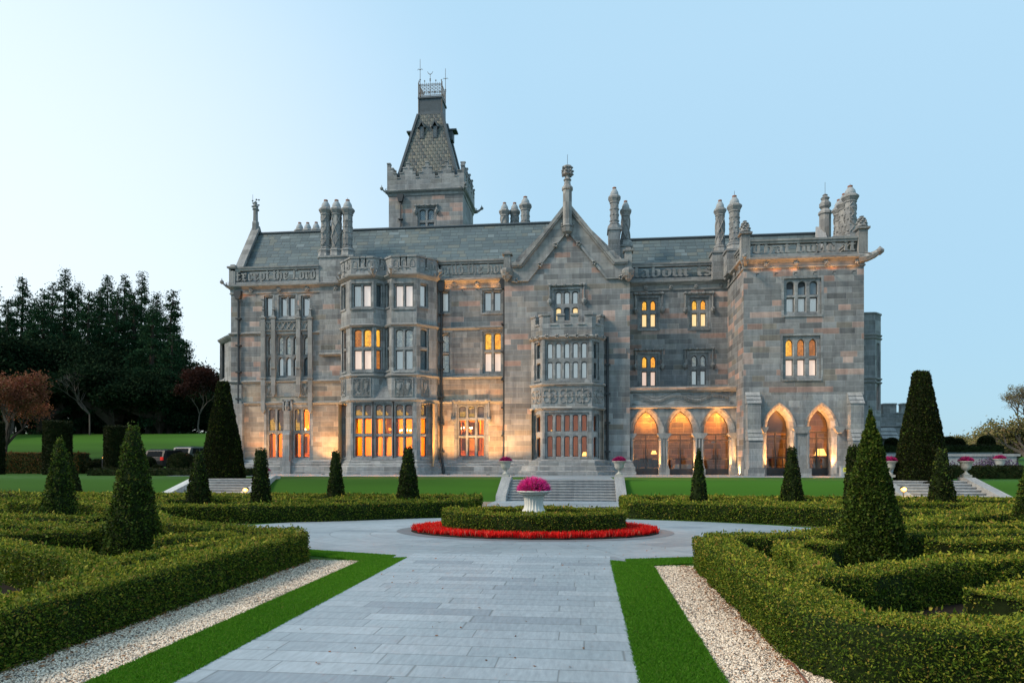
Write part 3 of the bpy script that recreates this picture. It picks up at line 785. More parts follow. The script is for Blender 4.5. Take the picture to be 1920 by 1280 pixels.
mb.lathe([(.14, zt), (.2, zt+.3), (.12, zt+.55), (.12, zt+.68), (.04, zt+.78)], 8, fA.M @ Matrix.Translation(((ua+ub)/2, -.2, 0)))
mb.build('buttress', M['dressed'], house)
drainpipe(fA, fA.u(449), T, fA.z(449, 560))
pathA = [(xA0-3.0, YA+3), (xA0-.0, YA), (Lb0[0], YA)]
pathA = [(xA0, YA+6), (xA0, YA), (Lb0[0], YA)]
mb = MB(); fw = Facet((xA0, YA+11), (xA0, YA)); fw.wall(T-.3, Zc, 'ashlar')
# corner buttress on the left
mb = MB(); 
for (a, b, z0_, z1_) in ((-.1, 1.1, T-.1, fA.z(440, 757)), (-.1, .95, fA.z(440, 757), fA.z(440, 722))):
    mb.box(a-.05, b, -.35 if b > 1 else -.2, 0, z0_, z1_, fA.M)
mb.build('buttress', M['dressed'], house)
for z_ in (z1s, z2s): string(pathA, z_)
string([(xA0, YA+6), (xA0, YA), (fA.u(494)+xA0, YA)], z3s); string([(fA.u(584)+xA0, YA), (Lb0[0], YA)], z3s)
plinth(pathA); cornice(pathA, Zc)
zp0 = Zc+.12; zp1 = fA.z(520, 503)
pch0, pch1 = fA.u(598), fA.u(640)
parapet(fA, 0.0, pch0, 'Except the Lord', zp0, zp1)
fw2 = Facet((xA0, YA+6), (xA0, YA+.3)); parapet(fw2, 0, fw2.L, None, zp0, zp1)
post(fA, .12, zp0, zp1+.1, .5, -.06)
gargoyle(xA0-.05, YA-.1, Zc-.05, -1, -.5, .5)
# chimney base rising out of the wall
mb = MB(); zs_ = fA.z(630, 482)
mb.box(pch0, pch1+.9, .02, 1.5, Zc-.2, zs_, fA.M)
mb.box(pch0-.08, pch1+.95, -.06, 1.58, zs_, zs_+.12, fA.M)
mb.build('chimney_stack', M['dressed'], house)
for i, px in enumerate((611, 631, 652)):
    chimney(X(px, YA+.8), YA+.8, zs_+.1, Z(px, 382, YA+.8), .36, (1, 0, 2)[i])
# stepped piece right of the windows
u0, u1 = fA.u(601), fA.L
mb = MB(); mb.box(u0, u1, -.18, 0, fA.z(610, 664), Zc-.6, fA.M); mb.build('wall', M['ashlar'], house)
string([(xA0+u0, YA-.18), (xA0+u1, YA-.18)], fA.z(610, 665))

# ============ B : the double bay
def facets(path): return [Facet(path[i], path[i+1]) for i in range(len(path)-1)]
FB = facets(B_up); FL = facets(B_lo)
# top storey and middle storey (upper plan)
tops = [(534, 574, 'flat')]; mids = [(617, 650, 'round'), (656, 692, 'flat')]
window(FB[2], 662, 694, tops, 2, [['curtain', 'blind_peach']], gap=.16)
window(FB[5], 741, 773, tops, 2, ['blind_peach'], gap=.16)
window(FB[1], 641, 647.5, [(537, 578, 'flat')], 1, ['curtain'], gap=.12); window(FB[3], 707.5, 716, tops, 1, ['lead_dark'], gap=.12)
window(FB[4], 723, 728.5, tops, 1, ['lead_dark'], gap=.12); window(FB[6], 790, 801, tops, 1, ['curtain'], gap=.12)
window(FB[2], 663, 695, mids, 2, [['lead_orange', 'lead_amber'], 'blind_pink'], gap=.16)
window(FB[5], 741, 773, mids, 2, ['lead_pale', 'curtain'], gap=.16)
window(FB[1], 642, 648, [(620, 653, 'round'), (658, 695, 'flat')], 1, ['lead_orange', 'lead_orange'], gap=.12)
window(FB[3], 707.5, 716, mids, 1, ['lead_amber', 'lead_orange'], gap=.12)
window(FB[4], 723, 728.5, mids, 1, ['lead_dark', 'lead_dark'], gap=.12)
window(FB[6], 790, 802, mids, 1, ['lead_dark', 'lead_dark'], gap=.12)
zB_str3 = FB[2].z(680, 610); zB_str2 = FB[2].z(680, 704); zB_str1 = FB[2].z(680, 750)
zBc = FB[2].z(680, 517)
for i, f in enumerate(FB): f.wall(zB_str2, zBc, 'dressed' if True else 'ashlar')
# carved stage + ground storey (lower plan, flat front)
grd = [(758, 779, 'round'), (784, 813, 'flat'), (818, 855, 'flat')]
for a, b in ((664.5, 695.5), (703.5, 733.5), (741.5, 772)): window(FL[2], a, b, grd, 2, ['lead_swag', 'room', 'room'], gap=.15)
window(FL[1], 642.5, 648, grd, 1, ['lead_orange', 'lead_dark', 'lead_orange'], gap=.1); window(FL[3], 791, 801, grd, 1, ['lead_swag', 'room', 'room'], gap=.12)
for f in FL: f.wall(T-.3, zB_str1, 'dressed')
for i, f in enumerate(FB): f.wall(zB_str1, zB_str2, 'dressed')
for i, (f, a, b) in enumerate(((FB[1], 641.5, 648), (FB[2], 663, 677), (FB[2], 680, 694), (FB[5], 741, 756), (FB[5], 758.5, 773), (FB[6], 791, 803))):
    carved(f, f.u(a), f.u(b), f.z((a+b)/2, 741), f.z((a+b)/2, 710), seed=i)
# pyramid broach where the valley dies into the flat front
v = B_up[4]; mb = MB(); zb_ = zB_str1-.02; zt_ = FB[4].z(719, 708)
mb.add([(bx[1]+.0, YB, zb_), (bx[2], YB, zb_), (v[0], v[1]-.02, zt_), (v[0], v[1], zb_)], [(0, 1, 2), (1, 3, 2), (0, 2, 3), (0, 3, 1)])
mb.build('broach', M['dressed'], house)
string(B_up, zB_str3); string(B_up, zB_str2); string(B_lo, zB_str1); plinth(B_lo)
sweep(B_up, [(0, zBc-.25), (.05, zBc-.22), (.22, zBc-.05), (.24, zBc+.04), (0, zBc+.14)], 'cornice')
zBt = FB[2].z(680, 484)
gp = [[], [(.55, .68, .75), (1.05, 1.15, .6)], [(.62, .74, .8), (1.05, 1.17, .8)], [(.5, .6, .6)], [], [(.62, .74, .8), (1.05, 1.17, .8)], [(.75, .87, .8)], []]
merlons(B_up, zBc+.1, zBt, gp)
for fi in (1, 2, 3, 5, 6):
    f = FB[fi]; n = 3 if fi in (2, 5) else 2; mb = MB()
    for k in range(n):
        u = f.L*(k+.5)/n; w_ = min(.16, f.L/n*.3)
        Lo, _ = arch_loop(u-w_, u+w_, zBc+.55, zBt-.18, 'gothic'); Li, _ = arch_loop(u-w_, u+w_, zBc+.55, zBt-.18, 'gothic', -.05)
        m_ = len(Lo)
        for q in range(m_):
            j = (q+1) % m_; mb.poly([(Lo[q][0], -.035, Lo[q][1]), (Lo[j][0], -.035, Lo[j][1]), (Li[j][0], -.0, Li[j][1]), (Li[q][0], -.0, Li[q][1])], f.M)
            mb.poly([(Lo[q][0], -.035, Lo[q][1]), (Lo[j][0], -.035, Lo[j][1]), (Lo[j][0], 0, Lo[j][1]), (Lo[q][0], 0, Lo[q][1])], f.M)
        if k < n-1:
            uu = f.L*(k+1)/n
            mb.tube([f.M @ Vector((uu+(.16*math.cos(t)), -.02, zBc+.35+.16*math.sin(t))) for t in (0, .8, 1.57, 2.4, 3.14)], .03, 4)
    mb.build('blind_arcading', M['trim'], house)
roofB = MB(); roofB.poly([(p[0], p[1], zBt-.6) for p in B_up]); roofB.build('bay_roof', M['lead'], house)
for p in (B_up[1], B_up[3], B_up[5], B_up[7]): gargoyle(p[0], p[1]-.05, zBc, .2 if p is not B_up[7] else 1, -1, .45)

# ============ C
window(fC, 828.5, 840, rt and [(548, 583, 'flat')], 1, ['curtain']); window(fC, 908, 938.5, [(547, 582, 'flat')], 2, ['curtain'], gap=.2)
window(fC, 828.5, 841, [(627, 659, 'round'), (664, 698, 'flat')], 1, ['lead_pale', 'lead_pale'], border=.18)
window(fC, 908.5, 939, [(624, 655, 'round'), (661, 696, 'flat')], 2, ['lead_amber', 'blind_pink'], gap=.2, border=.18)
window(fC, 860.5, 907, [(761, 782, 'round'), (787, 815, 'flat'), (820, 855, 'flat')], 3, ['lead_swag', 'room', 'room'], gap=.19, border=.22, hood=(.05, 1.4))
zC3, zC2, zC1 = fC.z(880, 615), fC.z(880, 707), fC.z(880, 753)
fC.wall(T-.3, zC2, 'ashlar_uplit'); fC.wall(zC2, Zc-.4, 'ashlar')
pC = [(Lb3[0], YA), (xD0, YA)]
for z_ in (zC3, zC2, zC1): string(pC, z_)
plinth(pC); cornice(pC, Zc, 1.6)
parapet(fC, 0, fC.L, 'build the hou', zp0, zp1, .02, fC.L-.05)
drainpipe(fC, .3, T, fC.z(823, 545), kick=.25)
drainpipe(fC, fC.L-.15, T+1.2, fC.z(943, 540), r=.07)

# ============ D : gabled centre with oriel
fD.holes.append((fD.u(1004), fD.u(1122), T, fD.z(1064, 622)))
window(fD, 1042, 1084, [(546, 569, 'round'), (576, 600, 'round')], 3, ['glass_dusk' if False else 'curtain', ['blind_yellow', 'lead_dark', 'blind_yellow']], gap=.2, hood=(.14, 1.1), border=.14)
zsh = fD.z(1064, 497)
fD.wall(T-.3, zsh, 'ashlar')
zap = fD.z(1064, 388); uap = fD.u(1064)
us0, us1 = fD.u(977), fD.u(1151)
mb = MB(); mb.poly([(us0-.9, 0, zsh), (us1+.9, 0, zsh), (uap, 0, zap)], fD.M); mb.build('gable_wall', M['ashlar'], house)
def coping():
    pl = [(fD.u(960), zsh+.02), (us0, zsh+.02), (uap, zap), (us1, zsh+.02), (fD.L-.15, zsh+.02)]
    mb = MB()
    def band(off0, off1, y0, y1):
        P = [Vector(p) for p in pl]; nn = []
        for i in range(4):
            t = (P[i+1]-P[i]).normalized(); nn.append(Vector((-t.y, t.x)))
        for i in range(4):
            def off(k, o):
                a = nn[max(k-1, 0)]; b = nn[min(k, 3)]; return P[k]+(a+b)/(1+a.dot(b))*o
            a0, a1, b0, b1 = off(i, off0), off(i, off1), off(i+1, off0), off(i+1, off1)
            pts = [(q.x, y, q.y) for y in (y0, y1) for q in (a0, b0, b1, a1)]
            mb.add(pts, [(0,1,2,3),(7,6,5,4),(0,4,5,1),(3,2,6,7),(0,3,7,4),(1,5,6,2)], fD.M)
    band(.0, .22, -.3, .5); band(-.12, 0, -.18, .45); band(-.98, -.12, -.05, .4)
    band(-.1, -.02, -.24, -.18); band(-1.12, -.96, -.16, .0)
    # roll with leafy bosses
    P = [Vector(p) for p in pl]
    for i in range(4):
        a, b = P[i], P[i+1]; L = (b-a).length; n = max(1, int(L/1.7)); t = (b-a)/L; nr = Vector((t.y, -t.x))
        for k in range(n):
            q = a+(b-a)*(k+.5)/n+nr*1.08
            for m_ in range(5):
                an = m_*1.256; mb.lathe([(.02,-.07),(.1,0),(.02,.09)], 5, fD.M @ Matrix.Translation((q.x+.13*math.cos(an), -.2, q.y+.13*math.sin(an))))
    return mb.build('gable_coping', M['trim'], house)
coping()
mb = MB(); g0 = fD.M @ Vector((uap, -.18, 0)); Mg = Matrix.Translation((g0.x, g0.y, 0)); zq = lambda y: fD.z(1064, y)
mb.lathe([(.05, zq(446)), (.14, zq(444)), (.12, zq(441)), (.35, zq(437)), (.42, zq(430)), (.3, zq(428)), (.38, zq(426)), (.34, zq(424)), (.34, zq(360)), (.42, zq(358)), (.42, zq(355)), (.26, zq(350)), (.22, zq(342)), (.3, zq(340)), (.2, zq(337)),
          (.2, zq(333)), (.36, zq(330)), (.38, zq(324)), (.24, zq(321)), (.34, zq(318)), (.3, zq(314)), (.05, zq(312))], 8, Mg, math.pi/8)
for z_, r_ in ((330, .36), (324, .38), (317, .32)):
    for k in range(7):
        a = k*.9; mb.lathe([(.02,-.1),(.11,0),(.02,.1)], 5, Matrix.Translation((g0.x+r_*math.cos(a), g0.y+r_*math.sin(a), zq(z_))))
mb.build('finial', M['trim'], house)
post(fD, .2, fD.z(950, 506), fD.z(950, 478), .48, -.12); post(fD, fD.L-.12, fD.z(1180, 512), fD.z(1180, 472), .48, -.12)
for u_, px_ in ((.2, 950), (fD.L-.12, 1180)):
    mb = MB(); q = fD.M @ Vector((u_, -.25, fD.z(px_, 517)))
    mb.lathe([(.06,-.45),(.22,-.3),(.3,-.1),(.42,.12),(.45,.3),(.4,.42)], 8, Matrix.Translation(q))
    for k in range(9):
        a = k*.7; mb.lathe([(.02,-.1),(.12,0),(.02,.1)], 5, Matrix.Translation((q.x+.3*math.cos(a), q.y+.3*math.sin(a), q.z-.05+.1*math.sin(k*2))))
    mb.build('carved_corbel', M['trim'], house)
for y0_, z_ in ((0, 0),): plinth([(xD0, YA), (xD0, YD), (O_[0][0], YD)]); plinth([(O_[5][0], YD), (xD1, YD), (xD1, YAR)])
FO = facets(O_)
or1 = [(642, 671, 'round'), (678, 709, 'round')]; or2 = [(777, 808, 'round'), (817, 856, 'round')]
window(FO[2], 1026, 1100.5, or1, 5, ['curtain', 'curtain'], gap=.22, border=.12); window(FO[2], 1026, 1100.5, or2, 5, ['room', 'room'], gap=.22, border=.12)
for rws, k in ((or1, ['lead_dark', 'lead_dark']), (or2, ['room', 'room'])):
    window(FO[1], 1004, 1011.5, [(a+3, b+1, c) for a, b, c in rws], 1, k, gap=.14); window(FO[3], 1115, 1121, [(a+2, b, c) for a, b, c in rws], 1, k, gap=.14)
zo = lambda y: FO[2].z(1064, y)
for f in FO: f.wall(T-.3, zo(631), 'dressed')
for f in FO: f.wall(zo(631), zo(614), 'ashlar')
string(O_, zo(720)); string(O_, zo(765)); plinth(O_, T-.05)
sweep(O_, [(0, T-.05), (.9, T-.05), (.9, T+.25), (.7, T+.32), (.66, T+.6), (.45, T+.68), (.4, T+1.0), (0, T+1.1)], 'plinth', 'dressed')
r_ = sweep(O_, [(0, zo(631)-.16), (.1, zo(631)-.1), (.17, zo(631)), (.1, zo(631)+.1), (0, zo(631)+.13)], 'rope_moulding')
for f, n in ((FO[1], 2), (FO[2], 5), (FO[3], 2)):
    for k in range(n):
        mb = MB()
        for m_ in range(5):
            an = m_*1.256; mb.lathe([(.02,-.06),(.09,0),(.02,.08)], 5, f.M @ Matrix.Translation((f.L*(k+.5)/n+.12*math.cos(an), -.18, zo(631)+.1*math.sin(an))))
        mb.build('carved_boss', M['trim'], r_)
zt = zo(591); dz = zo(591)-zo(609)
L2 = FO[2].L; g2 = [(L2*.10, L2*.24, dz), (L2*.42, L2*.58, dz), (L2*.76, L2*.90, dz)]
g2 = [(L2*.155, L2*.30, dz), (L2*.445, L2*.575, dz), (L2*.72, L2*.86, dz)]
merlons(O_, zo(614), zt, [[], [(.45, .85, dz)], g2, [(.4, .8, dz)], []], th=.3)
mb = MB(); mb.poly([(p[0], p[1], zo(612)) for p in O_]); mb.build('bay_roof', M['lead'], house)
def quatrefoil(f, u, z, r):
    mb = MB()
    for sx_ in (-1, 1):
        for sz_ in (-1, 1):
            c = (u+sx_*r*.45, z+sz_*r*.45); st = math.atan2(sz_, sx_)
            mb.tube([f.M @ Vector((c[0]+r*.42*math.cos(st+t), -.02, c[1]+r*.42*math.sin(st+t))) for t in np.linspace(-2.2, 2.2, 9)], .04, 5)
    for k in range(4):
        a = k*math.pi/2; mb.tube([f.M @ Vector((u+r*.95*math.cos(a), -.02, z+r*.95*math.sin(a))), f.M @ Vector((u+r*.5*math.cos(a), -.04, z+r*.5*math.sin(a)))], .07, 4, .02)
    s_ = r*.36
    mb.prism([(u-s_, z+s_), (u-s_, z-s_*.3), (u, z-s_*1.1), (u+s_, z-s_*.3), (u+s_, z+s_)], -.06, 0, f.M)
    mb.lathe([(.03,0),(s_*.5,.0),(s_*.3,.04)], 7, f.M @ Matrix.Translation((u, -.1, z)) @ Matrix.Rotation(R(90), 4, 'X'))
    return mb.build('quatrefoil_carving', M['trim'], house)
for k in range(3): quatrefoil(FO[2], FO[2].u((1031.5, 1062.5, 1093)[k]), zo(742), .52)
quatrefoil(FO[1], FO[1].L*.5, zo(742), .5); quatrefoil(FO[3], FO[3].L*.5, zo(742), .5)
drainpipe(fD, fD.u(1139), T, fD.z(1139, 632), kick=.25, head=False)

# ============ E : recessed range over the arcade
for a, b, y, m_ in ((1203.5, 1229.5, 0, ['lead_amber', 'blind_yellow']), (1297.5, 1324, -1, ['lead_amber', 'blind_yellow'])):
    window(fE, a, b, [(563+y, 581+y, 'gothic'), (588+y, 612+y, 'flat')], 2, m_, gap=.25, border=.14, hood=(.16, 1.2))
for a, b, y, m_ in ((1203.5, 1229.5, 0, ['lead_amber', 'blind_pink']), (1297, 1323.5, -2, ['lead_pale', 'curtain'])):
    window(fE, a, b, [(668+y, 689+y, 'gothic'), (696+y, 723+y, 'flat')], 2, m_, gap=.25, border=.14, hood=(.16, 1.2))
zAr = fR.z(1280, 727); fE.wall(zAr-1, Zc-.4, 'ashlar')
cornice([(xD1, YE), (xF0, YE), (xF0, YF), (xF1, YF), (xF1, YF+6)], Zc, 1.65)
parapet(fE, 0, fE.u(1340), 'labour is', zp0, zp1, .5, fE.u(1336))
zFp1 = fF.z(1500, 452)
fFs.wall(T-.3, Zc-.4, 'ashlar')
# arcade
arches = [(1187.5, 1236.5), (1253, 1302), (1320, 1369.5)]
def archway(f, x0, x1, ytop, ybase, kind, mat, z1w, u0, u1, depth=.75):
    mb = MB(); a, b = f.u(x0), f.u(x1)
    cell(mb, u0, u1, T-.2, z1w, (a, b, T-.2, f.z((x0+x1)/2, ytop)), kind, 0, depth, .25, f.M)
    o = mb.build('arcade_wall', M[mat], house)
    # moulded arch ring
    Lo, zs = arch_loop(a, b, T, f.z((x0+x1)/2, ytop), kind, .40, 12); Li, _ = arch_loop(a, b, T, f.z((x0+x1)/2, ytop), kind, .25, 12)
    rb = MB(); A, B = Lo[2:], Li[2:]
    for i in range(len(A)-1):
        q = [(A[i], -.05), (A[i+1], -.05), (B[i+1], -.0), (B[i], -.0)]
        rb.poly([(p[0], y-.006, p[1]) for p, y in q], f.M)
        rb.poly([(A[i][0], -.056, A[i][1]), (A[i+1][0], -.056, A[i+1][1]), (A[i+1][0], 0, A[i+1][1]), (A[i][0], 0, A[i][1])], f.M)
    rb.build('arch_moulding', M['trim'], house)
    return a, b, zs
def glazing(f, a, b, ztop, kind, y, trans, rail, kick, par):
    mb = MB(); m_ = (a+b)/2; w_ = .045
    Lo, zs = arch_loop(a, b, T+.02, ztop, kind, -.002, 12); Li, _ = arch_loop(a, b, T+.02, ztop, kind, -.07, 12); n = len(Lo)
    for q in range(n):
        j = (q+1) % n; mb.poly([(Lo[q][0], y, Lo[q][1]), (Lo[j][0], y, Lo[j][1]), (Li[j][0], y, Li[j][1]), (Li[q][0], y, Li[q][1])], f.M)
    for z in trans+[rail]: mb.box(a+.07, b-.07, y-.04, y+.05, z-w_, z+w_, f.M)
    mb.box(m_-w_, m_+w_, y-.035, y+.045, kick, trans[0], f.M)
    mb.box(a+.07, b-.07, y-.02, y+.03, T, kick, f.M)
    for sx_ in (-1, 1): mb.tube([f.M @ Vector((m_+sx_*.14, y-.1, T+.9)), f.M @ Vector((m_+sx_*.14, y-.1, T+1.9))], .02, 6)
    o = mb.build('glazed_door', M['bronze'], par)
    g = MB(); g.poly([(p[0], y+.02, p[1]) for p in Lo], f.M); g.build('glass_pane', M['glass'], o)
    return o
ends = [0, (fR.u(1236.5)+fR.u(1253))/2, (fR.u(1302)+fR.u(1320))/2, fR.L]
zaw = fR.z(1280, 763)
zz_ = [fR.z(1280, q) for q in (814, 825, 860, 878.5)]
for i, (a, b) in enumerate(arches):
    ua, ub, zs = archway(fR, a, b, 770, 889, 'pointed', 'dressed', zaw, ends[i], ends[i+1])
    glazing(fR, ua, ub, fR.z((a+b)/2, 770), 'pointed', .55, [zz_[0], zz_[1]], zz_[2], zz_[3], house)
for i, (a, b) in enumerate(((1181.5, 1187), (1238, 1252), (1303, 1319), (1370.5, 1379))):    # clustered piers
    ua, ub = fR.u(a), fR.u(b); mb = MB(); zc_ = zz_[0]; m_ = (ua+ub)/2; w_ = (ub-ua)/2
    mb.box(ua, ub, -.1, .3, T-.1, zc_-.35, fR.M)
    for q in (ua+.08, m_, ub-.08): mb.lathe([(.12, T), (.11, T+.7), (.09, T+.75), (.09, zc_-.3)], 8, fR.M @ Matrix.Translation((q, -.16, 0)))
    mb.box(ua-.1, ub+.1, -.3, .3, T-.05, T+.45, fR.M); mb.box(ua-.05, ub+.05, -.24, .3, T+.45, T+.62, fR.M)
    mb.prism([(ua, zc_-.3), (ub, zc_-.3), (ub+.22, zc_-.02), (ub+.22, zc_+.08), (ua-.22, zc_+.08), (ua-.22, zc_-.02)], -.26, .3, fR.M)
    mb.box(ua-.1, ub+.1, -.2, .3, zc_-.45, zc_-.38, fR.M)
    mb.build('arcade_pier', M['trim'], house)
# frieze with a waving scroll
mb = MB(); za, zb = fR.z(1280, 761), fR.z(1280, 733)
mb.box(0, fR.L, -.05, .5, zaw, za, fR.M); mb.box(0, fR.L, 0.0, .5, za, zb, fR.M); mb.box(0, fR.L, -.08, .5, zb, zAr, fR.M)
mb.build('frieze', M['dressed'], house)
sweep([(xD1, YAR-.06), (xF0, YAR-.06)], [(0, zaw-.1), (.12, zaw-.02), (.12, zaw+.05), (0, zaw+.12)], 'string_course')
sweep([(xD1, YAR-.08), (xF0, YAR-.08)], [(0, zAr-.3), (.1, zAr-.22), (.16, zAr-.1), (.2, zAr+.02), (0, zAr+.1)], 'cornice')
wl = fR.L/2.6; zm = (za+zb)/2-.12
wv = lambda u: (.2*math.sin(2*math.pi*u/wl+.6), .2*2*math.pi/wl*math.cos(2*math.pi*u/wl+.6))
lettering('the golden commandments that they be the doers of', fR, .45, fR.L-.5, zm, .19, .09, -.08, house, 'carved_inscription', 'trim', .1, wv)
mb = MB()
for o_ in (-.14, .38):
    mb.tube([fR.M @ Vector((u, -.01, zm+o_+wv(u)[0])) for u in np.linspace(.3, fR.L-.3, 50)], .025, 4)
for uu, zz in ((.3, zm-.3), (fR.L-.35, zm-.2), (fR.L-.3, zm+.42), (.35, zm+.35)):
    mb.tube([fR.M @ Vector((uu+.13*(1-t/9)*math.cos(t), -.02, zz+.13*(1-t/9)*math.sin(t))) for t in np.linspace(0, 8, 16)], .03, 4)
mb.build('carved_scroll', M['trim'], house)
mb = MB(); mb.poly([(xD1, YAR, zAr), (xF0, YAR, zAr), (xF0, YE, zAr+.1), (xD1, YE, zAr+.1)]); mb.build('arcade_roof', M['lead'], house)

# ============ F : right wing
window(fF, 1475.5, 1534, [(527, 552, 'semi'), (557, 584, 'flat')], 3, ['glass_grey', 'glass_grey'], gap=.26, border=.16) if False else None
M['glass_grey'] = leaded('plain_sky_glass', (.16, .19, .22), pitch=9)
window(fF, 1475.5, 1534, [(527, 552, 'semi'), (557, 584, 'flat')], 3, ['glass_grey', 'curtain'], gap=.26, border=.16)
window(fF, 1474, 1532, [(635, 667, 'gothic'), (673, 704, 'flat')], 3, [['lead_amber', 'lead_orange', 'lead_orange'], 'blind_pink'], gap=.28, border=.16)
zFa = fF.z(1500, 735)
fF.wall(zFa, Zc-.4, 'ashlar')
ff = [0, fF.u(1426)]; mids_ = (fF.u(1483.5)+fF.u(1518.5))/2; fe = fF.u(1587)
for (a, b), (e0, e1) in zip(((1439, 1483), (1518.5, 1561.5)), ((ff[1], mids_), (mids_, fe))):
    ua, ub, zs = archway(fF, a, b, 766, 889, 'pointed', 'dressed', zFa, e0, e1, 1.1)
    zz = [fF.z(1500, q) for q in (809, 821, 857, 877)]
    glazing(fF, ua, ub, fF.z((a+b)/2, 766), 'pointed', .95, zz[:2], zz[2], zz[3], house)
fF.wall(T-.3, zFa, 'dressed', 0, ff[1]); fF.wall(T-.3, zFa, 'dressed', fe, fF.L)
for a, b in ((1427, 1437), (1486, 1516), (1563, 1580)):
    ua, ub = fF.u(a), fF.u(b); mb = MB(); zc_ = fF.z(1500, 803)
    if b-a > 20:
        m_ = (ua+ub)/2; mb.box(m_-.42, m_+.42, -.22, .02, T, zc_-.2, fF.M)
        for q in (m_-.42, m_+.42): mb.lathe([(.13, T), (.1, T+.6), (.1, zc_-.2)], 8, fF.M @ Matrix.Translation((q, -.2, 0)))
        mb.box(m_-.6, m_+.6, -.36, .02, T-.05, T+.5, fF.M)
    mb.prism([(ua+.15, zc_-.32), (ub-.15, zc_-.32), (ub+.05, zc_+.0), (ub+.05, zc_+.12), (ua-.05, zc_+.12), (ua-.05, zc_)], -.34, .02, fF.M)
    mb.build('arcade_pier', M['trim'], house)
for a, b in ((1398, 1423), (1589, 1614)):         # stepped buttresses
    ua, ub = fF.u(a), fF.u(b); mb = MB(); prev = None
    zA_, zB_, zC_, zD_ = [fF.z((a+b)/2, q) for q in (826, 805, 757, 735)]
    mb.box(ua, ub, -.95, 0, T-.1, zA_, fF.M); mb.box(ua-.1, ub+.1, -1.1, 0, T-.1, T+.45, fF.M)
    for (z0_, z1_, y0_, y1_) in ((zA_, zB_, -.95, -.55), (zC_, zD_, -.55, -.0)):
        for k in range(3):
            q0, q1 = k/3, (k+1)/3
            za_, zb_ = z0_+(z1_-z0_)*q0, z0_+(z1_-z0_)*q1; ya_, yb_ = y0_+(y1_-y0_)*q0-.06, y0_+(y1_-y0_)*q1-.0
            mb.add([(ua-.04, ya_, za_), (ub+.04, ya_, za_), (ub+.04, yb_, zb_), (ua-.04, yb_, zb_), (ua-.04, 0, za_), (ub+.04, 0, za_), (ub+.04, 0, zb_), (ua-.04, 0, zb_)],
                   [(0,1,2,3), (0,3,7,4), (1,5,6,2), (0,4,5,1)], fF.M)
    mb.box(ua+.003, ub-.003, -.55, 0, zB_-.05, zC_, fF.M)
    mb.build('buttress', M['dressed'], house)
parapet(fF, .1, fF.L-.1, 'That build it', zp0, zFp1, .55, fF.L-.5)
fFp = Facet((xF0+.15, YE-1.2), (xF0+.15, YF+.1)); parapet(fFp, 0, fFp.L, 'the', zp0, zFp1, .8, fFp.L-.8)
fFq = Facet((xF1-.3, YF+.3), (xF1-.3, YF+6)); parapet(fFq, 0, fFq.L, None, zp0, zFp1)
post(fF, .12, zp0-.1, fF.z(1397, 440), .58, -.15, True); post(fF, fF.L-.1, zp0-.1, fF.z(1621, 430), .58, -.15, True)
for u_, px_ in ((.12, 1397), (fF.L-.1, 1621)):
    q = fF.M @ Vector((u_, .14, 0)); finial(q.x, q.y, fF.z(px_, 440 if px_ < 1500 else 430)+.2, fF.z(px_, 412 if px_ < 1500 else 403), .3)
gargoyle(xF0+.1, YF-.1, Zc-.3, -.3, -1, .7); gargoyle(xF1-.15, YF-.05, Zc-.12, 1, -.35, .95, 1.7)
fG = Facet((xF1, YF), (xF1, YF+9)); fG.wall(T-.3, Zc, 'ashlar')
plinth([(xF1, YF+.0), (xF1, YF+8)])

# ============ roofs
yr, zr = 53.9, Z(700, 431, 53.9)
xg0 = xA0-.1; xap = X(1064, YD)
def slope(pts, name='roof', mat='slate', th=.0): 
    mb = MB(); mb.poly(pts); return mb.build(name, M[mat], house)
ze = zp1-1.2; ye = YA+.5
slope([(xg0, ye, ze), (xap, ye, ze), (xap, yr, zr), (xg0, yr, zr)]); slope([(xap, 2*yr-ye, ze), (xg0, 2*yr-ye, ze), (xg0, yr, zr), (xap, yr, zr)])
mb = MB(); mb.tube([(xg0, yr, zr+.02), (xap, yr, zr+.02)], .13, 6); mb.build('roof_ridge', M['lead'], house)
# left gable: wall, coping and finial
mb = MB(); mb.poly([(xA0, ye, ze-1.5), (xA0, 2*yr-ye, ze-1.5), (xA0, 2*yr-ye, ze), (xA0, yr, zr), (xA0, ye, ze)]); mb.build('gable_wall', M['ashlar'], house)
mb = MB()
for sgn in (1, -1):
    y_ = ye if sgn > 0 else 2*yr-ye
    a = Vector((xA0-.25, y_-.4*sgn, ze-.1)); b = Vector((xA0-.25, yr, zr+.3)); up = Vector((0, 0, .35)); dx = Vector((.65, 0, 0))
    mb.add([a, a+dx, b+dx, b, a+up, a+dx+up, b+dx+up, b+up], [(0,1,2,3),(4,7,6,5),(0,4,5,1),(3,2,6,7),(0,3,7,4),(1,5,6,2)])
mb.build('gable_coping', M['trim'], house)
px_ = 473; q = xA0+.02; zf = lambda y: Z(px_, y, yr)
mb = MB(); mb.lathe([(.3, zf(440)), (.3, zf(418)), (.22, zf(415)), (.2, zf(395)), (.28, zf(393)), (.2, zf(390)), (.26, zf(388)), (.12, zf(383)), (.16, zf(381)), (.02, zf(377))], 6, Matrix.Translation((q, yr, 0)))
for k in range(12):
    a = k*1.3; mb.lathe([(.02,-.08),(.09,0),(.02,.08)], 5, Matrix.Translation((q+.26*math.cos(a), yr+.26*math.sin(a), zf(395)+k*.09)))
mb.build('finial', M['trim'], house)
# gable roof behind D
hw = (fD.u(1151)-fD.u(977))/2; yb = 60.0; x0_, x1_ = xap-hw-.3, xap+hw+.3; zl = zsh-.1; zt = zap-.25
slope([(x0_, YD+.3, zl), (xap, YD+.3, zt), (xap, yb, zt), (x0_, yb, zl)]); slope([(xap, YD+.3, zt), (x1_, YD+.3, zl), (x1_, yb, zl), (xap, yb, zt)])
